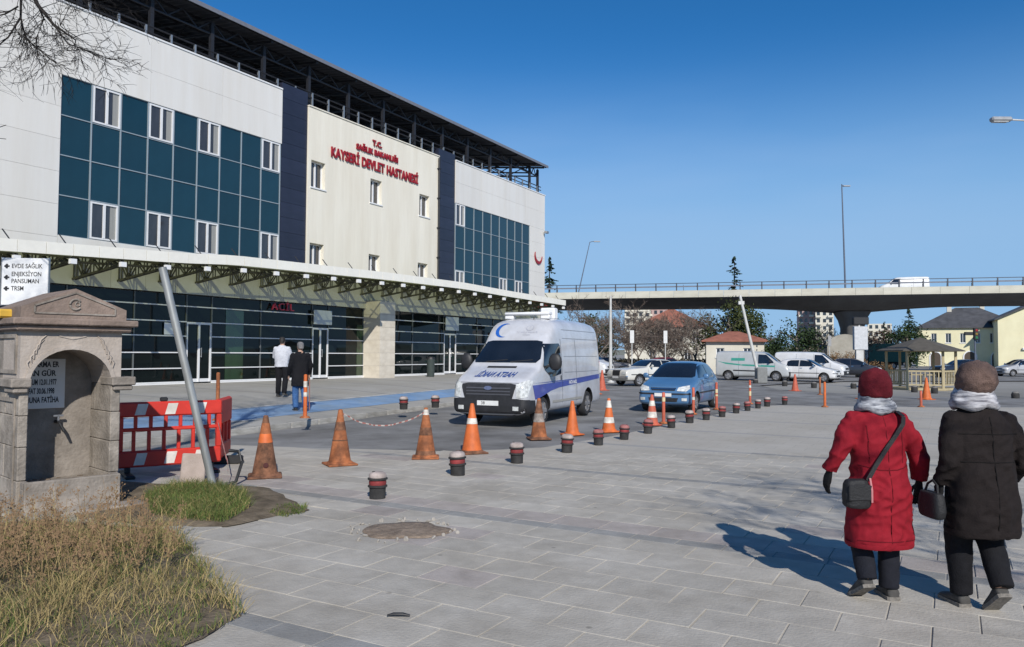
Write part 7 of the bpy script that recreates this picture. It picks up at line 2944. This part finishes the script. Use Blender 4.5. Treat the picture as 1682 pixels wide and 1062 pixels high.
b.build('handle', M_BAGB, hb_, 50)
tag(hb_, 'small black handbag held between the two walking people', 'bag')

# ---- two men near the entrance
def man(loc, rz, lab, coat, trous, hairm, armL, armR, long_coat=True, seed=0.0):
    top = [(.62 if long_coat else .86, .22, .15, 0, 0), (.75, .22, .155, 0, 0), (.95, .205, .14, 0, 0), (1.15, .22, .14, 0, 0), (1.33, .225, .13, 0, 0), (1.42, .20, .11, 0, 0), (1.47, .12, .085, 0, .01), (1.51, .07, .07, 0, .015)]
    if not long_coat:
        top = top[:1] + top[2:]
    P = dict(vox=.02, hip=.90, head=(0, .03, 1.62), torso=top, arms=dict(l=armL, r=armR), sleeve_r=[.072, .065, .058, .048], hand_dir=dict(l=(0, .2, -1), r=(0, .2, -1)), hand_m=M_SKIN, hand_n='hand',
             legs=dict(l=[(-.095, 0, .90), (-.10, .05, .50), (-.10, -.0, .08)], r=[(.095, 0, .90), (.11, .02, .50), (.12, -.12, .10)]), trouser_r=[.10, .085, .075], trouser_m=trous, coat_m=coat,
             feet=dict(l=((-.10, -.06, .004), (0, 1, 0), 0), r=((.12, -.18, .03), (.05, 1, 0), .2)), shoe_m=M_BLACK, seed=seed, fold=.012)
    o = person('person', loc, rz, P, lab)
    b = MB()
    b.loft([oval(z, rx, ry, 0, cy, 20, 1.0) for z, rx, ry, cy in ((1.565, .060, .05, -.05), (1.61, .080, .085, -.012), (1.66, .083, .095, .0), (1.70, .078, .09, .008), (1.735, .055, .065, .01), (1.748, .02, .03, .01))])
    me = remeshed(b, .012, 2, folds(.005, 20, 20, 1))
    me.materials.append(hairm)
    put('hair', me, o)
    return o
M_HAIRD = mat('dark_hair', (.014, .011, .009), rough=.7, var=.3, scale=30)
M_HAIRG = mat('grey_cap', (.20, .19, .18), rough=.8, var=.3, scale=20)
dirb = math.atan2(.5, -.87) - math.pi / 2
pm1 = Vector((-5.37, 19.55, 0))
tq, sq_ = ts_of(pm1)
pm1.z = ter_z(tq, sq_) + .006
m1 = man(pm1, dirb - .5, 'person in a long black coat and blue jeans seen from behind with a stick', cloth('black_coat', (.010, .010, .012)), cloth('blue_jeans', (.05, .12, .27), var=.2), M_HAIRG,
         [(-.19, 0, 1.40), (-.25, -.02, 1.12), (-.26, .08, .90)], [(.19, 0, 1.40), (.27, .0, 1.14), (.28, .14, .93)], True, 3.0)
st_ = empty('walking_stick', pm1, dirb - .5)
b = MB()
b.tube([(.30, .16, .875), (.30, .12, .90), (.30, .20, .905), (.31, .215, .87), (.32, .22, .0)], [.012, .013, .013, .012, .010], 8)
b.build('shaft', mat('pinkish_stick', (.36, .15, .12), rough=.6), st_, 50)
tag(st_, 'reddish walking stick held by the person in the black coat', 'stick')
pm2 = Vector((-6.75, 22.6, 0))
tq, sq_ = ts_of(pm2)
pm2.z = ter_z(tq, sq_) + .006
m2 = man(pm2, dirb - 1.1, 'person in a white top and dark trousers standing on the terrace', cloth('white_shirt', (.52, .53, .56)), cloth('dark_trousers2', (.012, .012, .014)), M_HAIRD,
         [(-.19, 0, 1.40), (-.25, .08, 1.15), (-.12, .26, 1.10)], [(.19, 0, 1.40), (.25, .08, 1.15), (.10, .27, 1.16)], False, 5.0)
